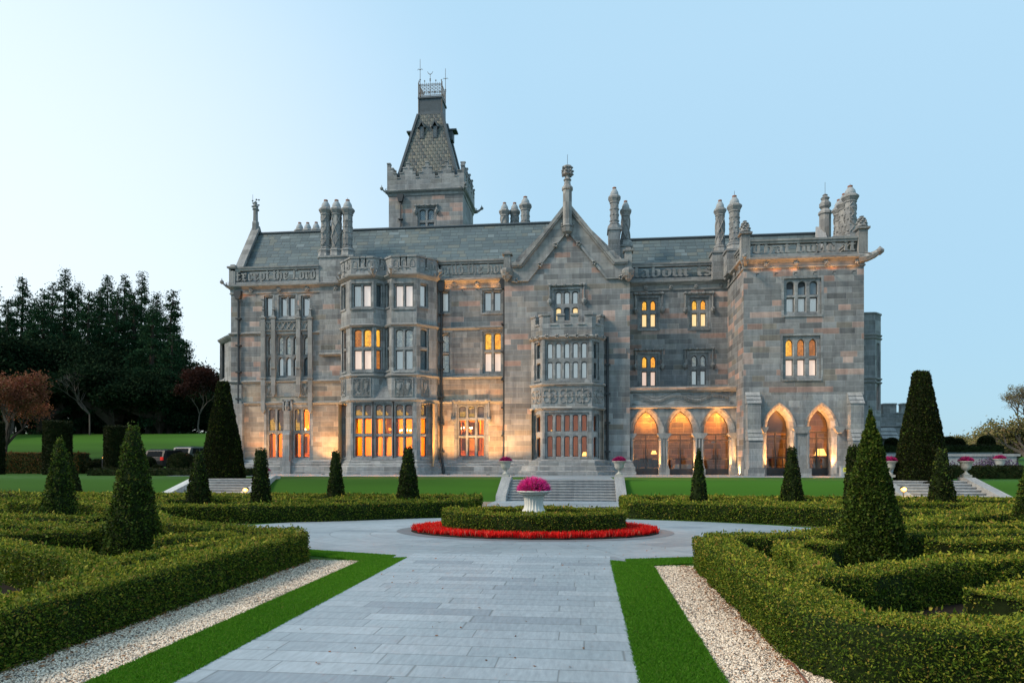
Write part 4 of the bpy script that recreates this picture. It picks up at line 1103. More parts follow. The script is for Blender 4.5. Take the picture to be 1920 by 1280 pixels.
# E / F roof
y2, z2 = 54.9, Z(1260, 447.5, 54.9); xr1 = X(1546, 54.9)
slope([(xap+3.6, YE+.4, zp0+.1), (xr1, YE+.4, zp0+.1), (xr1, y2, z2), (xap+3.6, y2, z2)]); slope([(xr1, 2*y2-YE, zp0), (xap+3.6, 2*y2-YE, zp0), (xap+3.6, y2, z2), (xr1, y2, z2)])
mb = MB(); mb.tube([(xap+3.6, y2, z2+.02), (xr1, y2, z2+.02)], .12, 6); mb.build('roof_ridge', M['lead'], house)
mb = MB(); mb.poly([(xF0+.3, YF+.3, zp0+.05), (xF1-.3, YF+.3, zp0+.05), (xF1-.3, 60, zp0+.05), (xF0+.3, 60, zp0+.05)]); mb.build('flat_roof', M['lead'], house)
mb = MB(); q = X(1547, 54.5); zf = lambda y: Z(1547, y, 54.5)
mb.lathe([(.42, zf(480)), (.42, zf(404)), (.5, zf(402)), (.5, zf(398)), (.28, zf(392)), (.42, zf(388)), (.42, zf(382)), (.24, zf(376)), (.34, zf(372)), (.16, zf(368)), (.2, zf(366)), (.03, zf(363))], 8, Matrix.Translation((q, 54.5, 0)), math.pi/8)
mb.build('finial', M['trim'], house)
mb = MB(); a = X(1548, 53.2); mb.add([(a-.3, 51.5, zp0), (a+.3, 51.5, zp0), (a+.3, 54.5, z2+.4), (a-.3, 54.5, z2+.4), (a-.3, 54.9, zp0), (a+.3, 54.9, zp0)], [(0,1,2,3), (0,3,4), (1,5,2)]); mb.build('gable_coping', M['pale_stone'], house)
# chimneys on the skyline
def stack(px0, px1, Y, ytop, dep=1.2, mat='dressed', zb=None):
    mb = MB(); x0, x1 = X(px0, Y), X(px1, Y); z = Z((px0+px1)/2, ytop, Y)
    mb.box(x0, x1, Y, Y+dep, zb or Zc, z, None); mb.box(x0-.08, x1+.08, Y-.08, Y+dep+.08, z, z+.14, None)
    return mb.build('chimney_stack', M[mat], house), z+.14
for px, yt, yb_, Y, r, st in ((946, 385, 440, 58.5, .34, 0), (965, 385, 440, 58.9, .34, 1), (985, 372, 436, 57.6, .38, 2),
                              (562, 423, 470, 60, .34, 0), (577, 423, 470, 60, .34, 1), (593, 422, 470, 60, .34, 0)):
    chimney(X(px, Y), Y, Z(px, yb_, Y)-2, Z(px, yt, Y), r, st)
for px, yt, yb_, Y, r, st in ((1152, 368, 431, 51.6, .33, 2), (1173, 391, 462, 52.4, .31, 0)):
    o, z = stack(px-11, px+11, Y-.6, yb_); chimney(X(px, Y), Y, z-.02, Z(px, yt, Y), r, st)
for px, yt, yb_, Y, r, st in ((1350, 386, 474, 52.6, .32, 0), (1377, 378, 470, 50.9, .365, 2)):
    o, z = stack(px-14, px+14, Y-.75, yb_); chimney(X(px, Y), Y, z-.02, Z(px, yt, Y), r, st)
o, z = stack(1563, 1610, 49.6, 446, 4.5)
for px, yt, Y, r, st in ((1594, 359, 50.4, .39, 1), (1583, 373, 52.0, .36, 2), (1573, 383, 53.4, .34, 1)):
    chimney(X(px, Y), Y, z-.4, Z(px, yt, Y), r, st)
# lightning rods
mb = MB()
for px, y0_, y1_, Y in ((474, 380, 365, 53.9), (610, 384, 374, 50.8), (652, 382, 371, 50.8), (1064, 313, 290, 48.8), (1377, 380, 358, 51), (1547, 364, 342, 54.5), (1594, 360, 345, 50.4), (1152, 370, 355, 51.6)):
    mb.tube([(X(px, Y), Y, Z(px, y0_, Y)), (X(px, Y), Y, Z(px, y1_, Y))], .015, 4)
mb.build('lightning_rod', M['lead'], house)

# ============ tower
YT = 60.0; tx0, tx1 = X(729, YT), X(868, YT); dpt = 5.5
fT = Facet((tx0, YT), (tx1, YT)); fTr = Facet((tx1, YT), (tx1, YT+dpt)); fTl = Facet((tx0, YT+dpt), (tx0, YT))
tz = lambda y: fT.z(798, y)
window(fT, 786, 813, [(392, 412, 'round'), (417, 436, 'flat')], 2, ['lead_diamond', 'lead_diamond'], gap=.2, border=.1, hood=(.06, .5))
fT.wall(16, tz(365), 'ashlar'); fTr.wall(16, tz(365), 'dressed'); fTl.wall(16, tz(365), 'ashlar')
tp = [(tx0, YT+dpt), (tx0, YT), (tx1, YT), (tx1, YT+dpt)]
sweep(tp, [(0, tz(367)), (.06, tz(366)), (.1, tz(362)), (.28, tz(359)), (.32, tz(357)), (0, tz(354))], 'cornice')
def steps_par(f, n, zb, zt, zlow):
    """stepped crenellation like a row of small crow-stepped merlons"""
    prof = []; L = f.L; w_ = L/n
    pts = [(0, zb)]; mb = MB(); hh = (zt-zlow)/3
    for k in range(n*6):
        u0, u1 = L*k/(n*6), L*(k+1)/(n*6); ph = (k+3) % 6
        lev = (0, 1, 2, 3, 2, 1)[ph] if True else 0
        z = zlow+hh*lev
        mb.box(u0, u1, 0, .35, zb, z, f.M); mb.box(u0-.02, u1+.02, -.06, .4, z+.002, z+.1, f.M)
    return mb.build('battlement', M['dressed'], house)
tp_o = [((tx0-.12, YT+dpt+.1), (tx0-.12, YT+.24)), ((tx0-.12, YT-.12), (tx1+.12, YT-.12)), ((tx1+.12, YT+.24), (tx1+.12, YT+dpt+.1))]
for i in range(3): steps_par(Facet(*tp_o[i]), 4, tz(356), tz(306), tz(334))
gargoyle(tx0, YT-.1, tz(360), -1, -.35, .55); gargoyle(tx1, YT-.1, tz(360), .7, -1, .5); gargoyle(tx1+.1, YT+dpt, tz(360), 1, -.1, .7)
tcx, tcy = (tx0+tx1)/2, YT+dpt/2
def frus(prof, name, mat):     # square frustums: (half x, half y, z)
    mb = MB()
    for (a, b, z), (c, d, z2_) in zip(prof[:-1], prof[1:]):
        lo = [(tcx-a, tcy-b, z), (tcx+a, tcy-b, z), (tcx+a, tcy+b, z), (tcx-a, tcy+b, z)]; hi = [(tcx-c, tcy-d, z2_), (tcx+c, tcy-d, z2_), (tcx+c, tcy+d, z2_), (tcx-c, tcy+d, z2_)]
        mb.add(lo+hi, [(0,1,5,4),(1,2,6,5),(2,3,7,6),(3,0,4,7)])
    a, b, z = prof[-1]; mb.poly([(tcx-a, tcy-b, z), (tcx+a, tcy-b, z), (tcx+a, tcy+b, z), (tcx-a, tcy+b, z)])
    return mb.build(name, M[mat], house)
sz = lambda y: Z(808, y, tcy-1.2)
fr_ = [(2.75, 2.25, sz(345)), (1.12, 1.0, sz(212))]
tr = frus(fr_, 'tower_roof', 'fishscale')
frus([(1.12, 1.0, sz(212)), (1.06, .95, sz(206)), (1.05, .95, sz(183)), (1.15, 1.05, sz(182)), (1.15, 1.05, sz(179))], 'tower_roof_cap', 'lead')
mb = MB()
for sx_ in (-1, 1):
    for sy_ in (-1, 1):
        mb.tube([(tcx+sx_*2.76, tcy+sy_*2.26, sz(345)), (tcx+sx_*1.13, tcy+sy_*1.01, sz(212))], .17, 5)
mb.build('roof_ridge', M['lead'], house)
for dx in (-.62, .62):          # lucarnes
    mb = MB(); zb_, zt_ = sz(262), sz(240); hy = lambda z: tcy-2.25+(z-sz(345))*(1.25/(sz(212)-sz(345)))
    y0_ = hy(zb_)-.05; x_ = tcx+dx-.05; yk = hy(zt_)+.5
    mb.add([(x_-.2, y0_, zb_), (x_+.2, y0_, zb_), (x_+.2, y0_, zt_), (x_-.2, y0_, zt_), (x_-.2, yk, zb_), (x_+.2, yk, zb_), (x_+.2, yk, zt_), (x_-.2, yk, zt_)], [(0,1,2,3), (0,3,7,4), (1,5,6,2)])
    mb.add([(x_-.36, y0_-.12, zt_-.1), (x_, y0_-.12, zt_+.62), (x_+.36, y0_-.12, zt_-.1), (x_-.36, yk+.3, zt_-.1), (x_, yk+.3, zt_+.62), (x_+.36, yk+.3, zt_-.1), (x_-.24, y0_-.12, zt_-.1), (x_, y0_-.12, zt_+.36), (x_+.24, y0_-.12, zt_-.1)],
           [(0,3,4,1), (1,4,5,2), (0,1,7,6), (1,2,8,7)])
    mb.lathe([(.03,0),(.06,.05),(.02,.2)], 5, Matrix.Translation((x_, y0_-.12, zt_+.6)))
    o = mb.build('dormer', M['lead'], tr)
    g = MB(); Lo, _ = arch_loop(x_-.1, x_+.1, zb_+.12, zt_-.02, 'gothic'); g.poly([(a, y0_-.01, b) for a, b in Lo]); g.build('leaded_pane', M['lead_dark'], o)
for sx_ in (-1, 1):
    mb = MB(); zz = sz(250); x_ = tcx+sx_*(2.1-.1)
    mb.box(min(x_, x_+sx_*-.7), max(x_, x_-sx_*.7), tcy-.4, tcy+.4, zz-.3, zz+.55); mb.box(x_-.36, x_+.36, tcy-.5, tcy+.5, zz+.55, zz+.68); mb.build('dormer', M['lead'], tr)
# cresting
mb = MB(); cx0, cx1 = tcx-1.05, tcx+1.05; cy0, cy1 = tcy-.95, tcy+.95; zb_, zt_ = sz(179), sz(155)
for y_ in (cy0, cy1):
    for z in (zb_+.02, zb_+.35, zb_+.45, zt_-.1, zt_): mb.tube([(cx0, y_, z), (cx1, y_, z)], .025, 4)
    for k in range(13):
        x_ = cx0+(cx1-cx0)*k/12; mb.tube([(x_, y_, zb_), (x_, y_, zt_+(.25 if k % 3 == 0 else .12))], .018, 4)
        if k % 3 == 0: mb.lathe([(.01,-.08),(.07,0),(.01,.1)], 5, Matrix.Translation((x_, y_, zt_+.3)))
    for k in range(6):
        for z in (zb_+.62, zb_+.9):
            c = (cx0+(cx1-cx0)*(k+.5)/6, y_, z); mb.tube([(c[0]+.13*math.cos(t), y_, z+.13*math.sin(t)) for t in np.linspace(0, 6.28, 9)], .02, 4)
for x_ in (cx0, cx1):
    for z in (zb_+.02, zb_+.4, zt_): mb.tube([(x_, cy0, z), (x_, cy1, z)], .025, 4)
    for k in range(1, 9): mb.tube([(x_, cy0+(cy1-cy0)*k/9, zb_), (x_, cy0+(cy1-cy0)*k/9, zt_+.12)], .018, 4)
for x_ in (cx0-.05, cx1+.05):
    mb.tube([(x_, cy0, sz(212)), (x_, cy0, zt_+.2)], .05, 5)
for x_, y_, zt2 in ((cx0+.1, cy0, sz(107)), (cx1-.02, cy1, sz(105)), (tcx, cy0, sz(136))):
    mb.tube([(x_, y_, zb_), (x_, y_, zt2)], .035, 5, .02)
    for z in (zt2-1.0 if zt2 > sz(120) else zt2-.05, ) : 
        for sg in (-1, 1): mb.tube([(x_, y_, z), (x_+sg*.16, y_, z+.1), (x_+sg*.26, y_, z-.02 if zt2 > sz(120) else z+.28)], .035, 4, .015)
    mb.lathe([(.01,-.1),(.08,0),(.01,.1)], 6, Matrix.Translation((x_, y_, zt_+.45)))
mb.build('iron_cresting', M['gilt_iron'], tr)
drainpipe(fT, fT.u(752), 20, fT.z(752, 378), .07)

# ============ far left apse and far right turret
ap = [(X(410, 53), 56.5), (X(410, 53), 53.5), (X(424, 51.6), 52.0), (xA0+.02, 51.2)]
fp = facets(ap); 
zz0 = Z(420, 632, 52); 
window(fp[1], 414, 420.5, [(640, 708, 'gothic')], 1, ['lead_dark'], gap=.2); 
for f in fp: f.wall(T-.3, zz0, 'dressed')
mb = MB(); top = (xA0, 54.5, Z(433, 588, 53)); ev = [(ap[0][0]-.35, 57), (ap[1][0]-.35, ap[1][1]-.15), (ap[2][0]-.15, ap[2][1]-.35), (ap[3][0], ap[3][1]-.35)]
for a, b in zip(ev[:-1], ev[1:]): mb.poly([(a[0], a[1], zz0), (b[0], b[1], zz0), top])
mb.build('roof', M['slate'], house)
sweep([ap[0], ap[1], ap[2], ap[3]], [(0, zz0-.35), (.1, zz0-.3), (.3, zz0-.08), (.33, zz0-.01), (0, zz0-.0)], 'cornice'); string(ap, Z(420, 716, 52))
YG = 57.0; tw = [(X(1540, YG), YG), (X(1641, YG), YG), (X(1641, YG)+.75, YG+.8), (X(1641, YG)+.75, YG+3)]
ft = facets(tw); zt_ = Z(1640, 600, YG)
window(ft[1], 1644.5, 1648.5, [(645, 703, 'flat'), (724, 768, 'flat')], 1, ['lead_dark', 'lead_orange'], gap=.1, surround=False)
for f in ft: f.wall(T-.3, zt_, 'dressed')
for y_ in (627, 633, 709, 716): string(tw, Z(1640, y_, YG), .8)
merlons(tw, zt_, zt_+.5, [[], [], []], th=.3)
# low battlemented wing at the far right
YW = 60.0; wx0, wx1 = X(1630, YW), X(1712, YW); fW = Facet((wx0, YW), (wx1, YW)); zw = Z(1680, 780, YW)
fW.wall(T-.3, zw, 'dressed'); Facet((wx1, YW), (wx1, YW+8)).wall(T-.3, zw, 'dressed')
k0 = fW.u(1656)
merlons([(wx0, YW), (wx1, YW)], zw, zw+.95, [[(fW.u(1649), fW.u(1656), .9), (fW.u(1681), fW.u(1690), .75)]], th=.5)
string([(wx0, YW), (wx1, YW)], Z(1680, 799, YW), .8)
mb = MB()
for k in range(3):
    z_ = Z(1670, 802+k*7, YW); mb.add([(fW.u(1640)+wx0, YW-1.0-k*.3, z_-.3), (fW.u(1671)+wx0, YW-1.0-k*.3, z_-.3), (fW.u(1670)+wx0, YW-.6-k*.3, z_), (fW.u(1640)+wx0, YW-.6-k*.3, z_), (fW.u(1640)+wx0, YW, z_), (fW.u(1670)+wx0, YW, z_), (fW.u(1671)+wx0, YW, z_-.3)], [(0,1,2,3), (3,2,5,4), (1,6,5,2)])
mb.build('buttress', M['pale_stone'], house)

# ============ lit rooms behind the ground-floor glass
def room(x0, x1, y0, y1, z0, z1, mat, power, col=(1, .30, .016), lamps=None, name='room_interior', size=.25):
    mb = MB()
    mb.poly([(x0,y1,z0),(x1,y1,z0),(x1,y1,z1),(x0,y1,z1)]); mb.poly([(x0,y0,z0),(x0,y1,z0),(x0,y1,z1),(x0,y0,z1)]); mb.poly([(x1,y1,z0),(x1,y0,z0),(x1,y0,z1),(x1,y1,z1)])
    mb.poly([(x0,y0,z1),(x1,y0,z1),(x1,y1,z1),(x0,y1,z1)]); mb.poly([(x0,y0,z0),(x0,y1,z0),(x1,y1,z0),(x1,y0,z0)])
    o = mb.build(name, M[mat], house)
    for (lx, ly, lz) in (lamps or [((x0+x1)/2, (y0+y1)/2, z1-1.0)]):
        l = bpy.data.lights.new('room_lamp', 'POINT'); l.energy = power*K; l.color = col; l.shadow_soft_size = size
        lo = bpy.data.objects.new('room_lamp', l); C.objects.link(lo); lo.parent = o; lo.location = Vector((lx, ly, lz))-org(o)
    return o
zg1 = z2s-.25
room(xA0+.5, Lb0[0]-.2, YA+.36, YA+5.5, T+.6, zg1, 'room_plaster', 430, lamps=[(X(525, YA+3), YA+3, zg1-1.2), (X(577, YA+2.5), YA+2.5, zg1-1.4)])
room(Lb0[0]+.1, Lb3[0]-.1, YB+.38, YB+6.5, T+.6, zB_str1-.25, 'room_plaster', 400, lamps=[(X(683, YB+3.2), YB+3.2, zB_str1-1.6), (X(757, YB+2.2), YB+2.2, zB_str1-1.6), (X(720, YB+4), YB+4, zB_str1-2)])
room(Lb3[0]+.2, xD0-.1, YA+.36, YA+5, T+.6, zC1-.2, 'room_plaster', 430, lamps=[(X(880, YA+2.5), YA+2.5, zC1-1.3)])
room(O_[0][0]+.05, O_[5][0]-.05, YO+.36, YO+6.5, T+.6, zo(768), 'room_plaster', 11, (1, .45, .26), lamps=[(X(1040, YO+4), YO+4, zo(768)-.9), (X(1095, YO+3.6), YO+3.6, zo(768)-1)])
room(xD1+.1, xF0-.1, YAR+.8, YAR+5, T-.0, zaw+.4, 'room_stone', 420, (1, .36, .05), lamps=[(X(1216, YAR+4.3), YAR+4.3, zaw-.3), (X(1280, YAR+4.2), YAR+4.2, zaw-.2), (X(1350, YAR+4.3), YAR+4.3, zaw-.3)])
room(xF0+.5, xF1-.5, YF+1.15, YF+5.5, T-.0, zFa+.2, 'room_stone', 230, (1, .34, .05), lamps=[(X(1470, YF+4.6), YF+4.6, T+4.6), (X(1538, YF+3.6), YF+3.6, T+2.4)])
mb = MB()
def drape(u0, u1, z0, z1, f, y, flare):
    N = 10; pts = []
    for i in range(N+1):
        t = i/N; o = .06*math.sin(i*2.3); pts.append((u0+(u1-u0)*t, y+o, z1)); 
    for i in range(N+1):
        t = i/N; o = .06*math.sin(i*2.3); pts.append((u0+flare+(u1-u0)*.10*t, y+o, z0+(z1-z0)*.66))
    for i in range(N+1):
        t = i/N; o = .06*math.sin(i*2.3); pts.append((u0+flare*.8+(u1-u0)*.13*t, y+o, z0))
    mb.add(pts, [(r_*(N+1)+i, r_*(N+1)+i+1, (r_+1)*(N+1)+i+1, (r_+1)*(N+1)+i) for r_ in range(2) for i in range(N)], f.M)
for f, a, b in ((fA, 503, 531), (fA, 551, 579), (FL[2], 664, 696), (FL[2], 703, 734), (FL[2], 741, 772), (fC, 860, 907)):
    u0, u1 = f.u(a), f.u(b); z0_, z1_ = T+.7, f.z((a+b)/2, 757); w_ = (u1-u0)*.5
    for sg in (0, 1):      # narrow side curtains
        a_, b_ = (u0-.1, u0+.07) if sg == 0 else (u1-.07, u1+.1); N = 7; pts = [(a_+(b_-a_)*q/N, .64+.05*math.sin(q*2.3), z) for z in (z0_, z1_) for q in range(N+1)]
        mb.add(pts, [(q, q+1, N+2+q, N+1+q) for q in range(N)], f.M)
mb.build('window_drapes', M['drape'], house)
# ================================================================== GROUND
def gmat_lawn(name, a, b, sc_=1.0):
    t = NT(name, .9, .15)
    n1 = t.noise(.22, 6); n2 = t.noise(45*sc_, 3); n3 = t.noise(3, 5)
    c = t.ramp(n1, [(.3, a), (.7, b)]); c = t.mix(1.0, c, t.ramp(n2, [(.3, (.55,)*3), (.7, (1.4,)*3)]), 'MULTIPLY')
    c = t.mix(1.0, c, t.ramp(n3, [(.3, (.72,)*3), (.7, (1.25,)*3)]), 'MULTIPLY')
    t.col(c); t.bump(n2, .8, .03); return t.mat
M['lawn'] = gmat_lawn('mown_lawn', (.023, .072, .006), (.043, .118, .010))
M['lawn_base'] = gmat_lawn('lawn_soil', (.03, .09, .008), (.045, .12, .01), 2)
def gravel():
    t = NT('pale_gravel', .85, .3); p = t.pos()
    c1 = t.vor(62, vec=p, out='Color'); d1 = t.vor(62, vec=p); s = t.sep(c1)
    c = t.ramp(s[0], [(0, (.24,.19,.16)), (.15, (.60,.47,.36)), (.45, (.84,.69,.54)), (.65, (.50,.41,.33)), (.78, (.90,.76,.62)), (.93, (.5,.32,.2))], True)
    c = t.mix(1.0, c, t.ramp(d1, [(.0, (1.1,)*3), (.5, (.35,)*3)]), 'MULTIPLY')
    c = t.mix(1.0, c, t.ramp(t.noise(3, 4), [(.3, (.85,)*3), (.7, (1.1,)*3)]), 'MULTIPLY')
    t.col(c); t.bump(t.m('SUBTRACT', 1.0, d1), 1.0, .012); return t.mat
M['gravel'] = gravel()
def paving(name, mode):
    t = NT(name, .55, .35); s = t.sep(t.pos())
    if mode == 'rows': u, v = s[0], s[1]; val, rnd, mort, e = t.blocks(u, v, .36, .95, 1.7, .014, 4.0)
    else:
        dx = t.m('DIVIDE', t.m('ADD', s[0], 1.5), 9.3/5.2); dy = t.m('SUBTRACT', s[1], 18.5)
        r = t.m('SQRT', t.m('ADD', t.m('POWER', dx, 2.0), t.m('POWER', dy, 2.0)))
        an = t.m('MULTIPLY', t.m('ARCTAN2', dy, dx), 5.0); u, v = an, r
        val, rnd, mort, e = t.blocks(u, v, .62, .8, 1.3, .012, 6.0)
    c = t.ramp(val, [(0, (.26,.305,.34)), (.2, (.295,.34,.375)), (.5, (.275,.325,.36)), (.75, (.31,.355,.39)), (.93, (.225,.265,.30))], True)
    c = t.mix(1.0, c, t.ramp(t.noise(2.2, 6), [(.3, (.86,.87,.88)), (.7, (1.1,)*3)]), 'MULTIPLY')
    c = t.mix(1.0, c, t.ramp(t.noise(90, 3), [(.3, (.86,)*3), (.7, (1.12,)*3)]), 'MULTIPLY')
    c = t.mix(1.0, c, t.ramp(t.noise(.8, 8, rough=.75), [(.36, (.80,.81,.80)), (.52, (1.0,)*3), (.72, (1.08,)*3)]), 'MULTIPLY')
    c = t.mix(t.ramp(t.vor(1.9), [(.0, (.5,)*3), (.035, (0,0,0))]), c, (.08, .075, .06))
    c = t.mix(t.m('MULTIPLY', mort, .6), c, (.06, .065, .06)); t.col(c)
    t.set(t.b.inputs['Roughness'], t.m('MULTIPLY_ADD', t.noise(3, 4), .35, .38))
    t.bump(t.m('ADD', t.m('DIVIDE', e, .012, clamp=True), t.m('MULTIPLY', t.noise(90, 3), .3)), .35, .006); return t.mat
M['paving'] = paving('granite_paving_rows', 'rows'); M['plaza'] = paving('granite_paving_rings', 'rings')
M['dark_paving'] = simple('dark_granite_ring', (.15, .16, .175), .55, .4, .12, 30)
M['soil'] = simple('dark_soil', (.018, .013, .009), .95, .1, .4, 9)

def hill(x, y):
    z = T
    def ss(a): a = max(0, min(1, a)); return a*a*(3-2*a)
    left = ss((-20-x)/14)
    z += left*(ss((y-53)/25)*4.3+max(0, y-78)*.045)
    z += ss((x-60)/60)*0
    z += ss((y-110)/200)*6*(1-left)
    return z
# one terrain sheet with the garden sunk in front of a grass bank
xs = sorted(set([-900,-500,-300,-200,-150,-120,-100]+list(range(-90, 91, 3))+[100,130,200,300,500,900]))
ys = [-60,-20,0,10,20,30,33.9,34.2,34.6,35.0,35.4,35.8,36.2,37,39,41.8]+list(range(44, 130, 4))+[140,170,220,300,450,700,1200,2000]
V = []; F = []
for y in ys:
    for x in xs:
        if y <= 33.9: z = -.012
        elif y < 36.2:
            a = (y-33.9)/2.3; z = -.012+(T-.012+.012)*(a*a*(3-2*a)*.35+a*.65)
        else: z = hill(x, y)-.012
        V.append((x, y, z))
nx = len(xs)
for j in range(len(ys)-1):
    for i in range(nx-1): F.append((j*nx+i, j*nx+i+1, (j+1)*nx+i+1, (j+1)*nx+i))
lawn = npmesh('lawn', V, F, [0]*len(F), [M['lawn']]); tag(lawn, kind='structure', label='green lawn rising in a bank to the terrace and the tree-lined hill')
for p_ in lawn.data.polygons: p_.use_smooth = True

def sheet(name, pts, z, mat, label=None):
    mb = MB(); mb.poly([(x, y, z) for x, y in pts]); o = mb.build(name, M[mat]); return tag(o, label, kind='structure')
def ell(cx, cy, a, b, n=96): return [(cx+a*math.cos(2*math.pi*k/n), cy+b*math.sin(2*math.pi*k/n)) for k in range(n)]
def ringsheet(name, cx, cy, a0, b0, a1, b1, z, mat, label=None, n=96):
    mb = MB()
    for k in range(n):
        t0, t1 = 2*math.pi*k/n, 2*math.pi*(k+1)/n
        mb.poly([(cx+a0*math.cos(t0), cy+b0*math.sin(t0), z), (cx+a1*math.cos(t0), cy+b1*math.sin(t0), z), (cx+a1*math.cos(t1), cy+b1*math.sin(t1), z), (cx+a0*math.cos(t1), cy+b0*math.sin(t1), z)])
    return tag(mb.build(name, M[mat]), label, kind='structure')
EC = (-1.5, 18.5); EA, EB = 9.3, 5.25
PX0, PX1 = -3.68, .48
sheet('gravel_ground', [(-40, -8), (37, -8), (37, 33.4), (-40, 33.4)], .0, 'gravel', 'pale gravel lying between the clipped hedges')
for lab_, pts_ in (('left', [(-5.6, 4), (-5.6, 13.2), (-7.7, 13.8), (-9.3, 14.8), (-11.2, 16.5), (-15.5, 20.4), (-19.5, 20.5), (-17, 12), (-12, 4)]), ('right', [(2.1, 6.4), (9.2, 6.7), (12.4, 13), (16, 19), (11.5, 20.0), (9.2, 18.6), (5.6, 14.8), (2.2, 13.2)])):
    sheet('bed_soil', pts_, .004, 'soil', f'dark soil inside the front {lab_} hedge bed')
# the gravel shows between the beds; grass edging rings and strips above it
ringsheet('grass_edging', *EC, EA, EB, EA+.55, EB+.42, .008, 'lawn_base', 'thin oval strip of grass around the paved circle')
sheet('grass_edging', [(PX0-.76, -8), (PX0, -8), (PX0, 13.75), (PX0-.76, 13.45)], .012, 'lawn_base', 'green turf strip along the left side of the path')
sheet('grass_edging', [(PX1, -8), (PX1+.76, -8), (PX1+.76, 13.35), (PX1, 13.75)], .012, 'lawn_base', 'green turf strip along the right side of the path')
sheet('grass_edging', [(PX0-.76, 13.15), (PX0-.3, 13.2), (PX0-.3, 13.95), (-6.4, 14.7), (-6.4, 14.1)], .016, 'lawn_base', 'short turf return beside the left hedge corner')
sheet('grass_edging', [(PX1+.3, 13.2), (PX1+.76, 13.15), (3.3, 14.1), (3.3, 14.7), (PX1+.3, 13.9)], .016, 'lawn_base', 'short turf return beside the right hedge corner')
sheet('plaza_paving', ell(*EC, EA, EB), .020, 'plaza', 'pale granite oval paved in rings around the flower bed')
sheet('path', [(PX0, -8), (PX1, -8), (PX1, 14.35), (PX0, 14.35)], .024, 'paving', 'broad straight path of long grey granite slabs')
sheet('path', [(-3.3, 23.0), (.42, 23.0), (.42, 31.0), (-3.3, 31.0)], .024, 'paving', 'short granite path from the oval to the steps')
sheet('grass_edging', [(-3.85, 23.5), (-3.3, 23.5), (-3.3, 29.2), (-3.85, 29.2)], .012, 'lawn_base', 'short turf strip left of the path to the steps')
sheet('grass_edging', [(.42, 23.5), (.97, 23.5), (.97, 29.2), (.42, 29.2)], .012, 'lawn_base', 'short turf strip right of the path to the steps')
sheet('landing', [(-4.5, 29.6), (1.75, 29.6), (1.75, 33.75), (-4.5, 33.75)], .028, 'paving', 'granite landing at the foot of the steps')
BC = (-1.5, 19.25)
ringsheet('dark_kerb_ring', *BC, 3.3, 2.0, 3.9, 2.45, .026, 'dark_paving', 'dark granite ring around the red flowers')
mb = MB(); n = 80
mb.add([(x, y, .06) for x, y in ell(*BC, 3.45, 2.12, n)]+[(x, y, .0) for x, y in ell(*BC, 3.52, 2.18, n)], [list(range(n))]+[(i, i+n, (i+1) % n+n, (i+1) % n) for i in range(n)])
tag(mb.build('flower_bed_soil', M['soil']), 'dark oval soil under the red flowers', kind='structure')
sheet('terrace_paving', [(-27.5, 42.0), (30, 42.0), (30, 53), (-27.5, 53)], T+.004, 'paving', 'pale paving along the foot of the manor')
sheet('terrace_paving', [(-3.35, 35.9), (1.45, 35.9), (1.45, 42.0), (-3.35, 42.0)], T+.008, 'paving', 'pale paving from the steps to the manor')
# gravel drive and car court at the left
sheet('drive', [(-42, 53.6), (-27.6, 53.6), (-27.6, 54.6), (-42, 54.6)], T+.06, 'paving', 'grey drive behind the clipped hedges at the left')

# grass blades (uncountable) on the turf strips near the camera
rng = np.random.default_rng(5)
def blades(name, regions, dens, h, label, wmul=1.0):
    P_ = []
    for poly, z, d in regions:
        poly = np.array(poly); x0, y0 = poly.min(0); x1, y1 = poly.max(0); n = int((x1-x0)*(y1-y0)*dens*d)
        q = np.column_stack([rng.uniform(x0, x1, n), rng.uniform(y0, y1, n)])
        ins = np.zeros(n, bool); j = len(poly)-1
        for i in range(len(poly)):
            a, b = poly[i], poly[j]; c = ((a[1] > q[:, 1]) != (b[1] > q[:, 1])) & (q[:, 0] < (b[0]-a[0])*(q[:, 1]-a[1])/(b[1]-a[1]+1e-12)+a[0]); ins ^= c; j = i
        q = q[ins]; P_.append(np.column_stack([q, np.full(len(q), z)]))
    p = np.vstack(P_); n = len(p); an = rng.uniform(0, 6.28, n); hh = h*rng.uniform(.6, 1.3, n)
    w_ = (.0028+.0005*p[:, 1])*wmul
    dx = np.column_stack([np.cos(an)*w_, np.sin(an)*w_, np.zeros(n)])
    lean = np.column_stack([rng.normal(0, .55, n)*hh, rng.normal(0, .35, n)*hh, hh])
    V = np.empty((n, 4, 3)); V[:, 0] = p-dx; V[:, 1] = p+dx; V[:, 2] = p+lean+dx*.15; V[:, 3] = p+lean-dx*.15
    return V.reshape(-1, 3), np.arange(n*4).reshape(-1, 4)
def leafmat(name, stops, rough=.65, spec=.15, trans=.25, bronze=0):
    t = NT(name, rough, spec); g = t.n('ShaderNodeNewGeometry')
    c = t.ramp(g.outputs['Random Per Island'], stops)
    c = t.mix(1.0, c, t.ramp(t.noise(.9, 3), [(.3, (.66,.72,.70)), (.7, (1.30,1.24,1.1))]), 'MULTIPLY')
    if bronze: c = t.mix(t.ramp(t.noise(.62, 5), [(.53, (0,0,0)), (.72, (bronze,)*3)]), c, (.17, .085, .03))
    t.col(c)
    tr = t.n('ShaderNodeBsdfTranslucent'); t.set(tr.inputs[0], c); mx = t.n('ShaderNodeMixShader'); mx.inputs[0].default_value = trans
    t.t.links.new(t.b.outputs[0], mx.inputs[1]); t.t.links.new(tr.outputs[0], mx.inputs[2]); t.t.links.new(mx.outputs[0], t.t.nodes['Material Output'].inputs[0])
    return t.mat
M['blade'] = leafmat('grass_blade', [(0, (.045, .16, .006)), (.5, (.07, .22, .009)), (.9, (.11, .28, .015)), (1, (.14, .18, .05))])
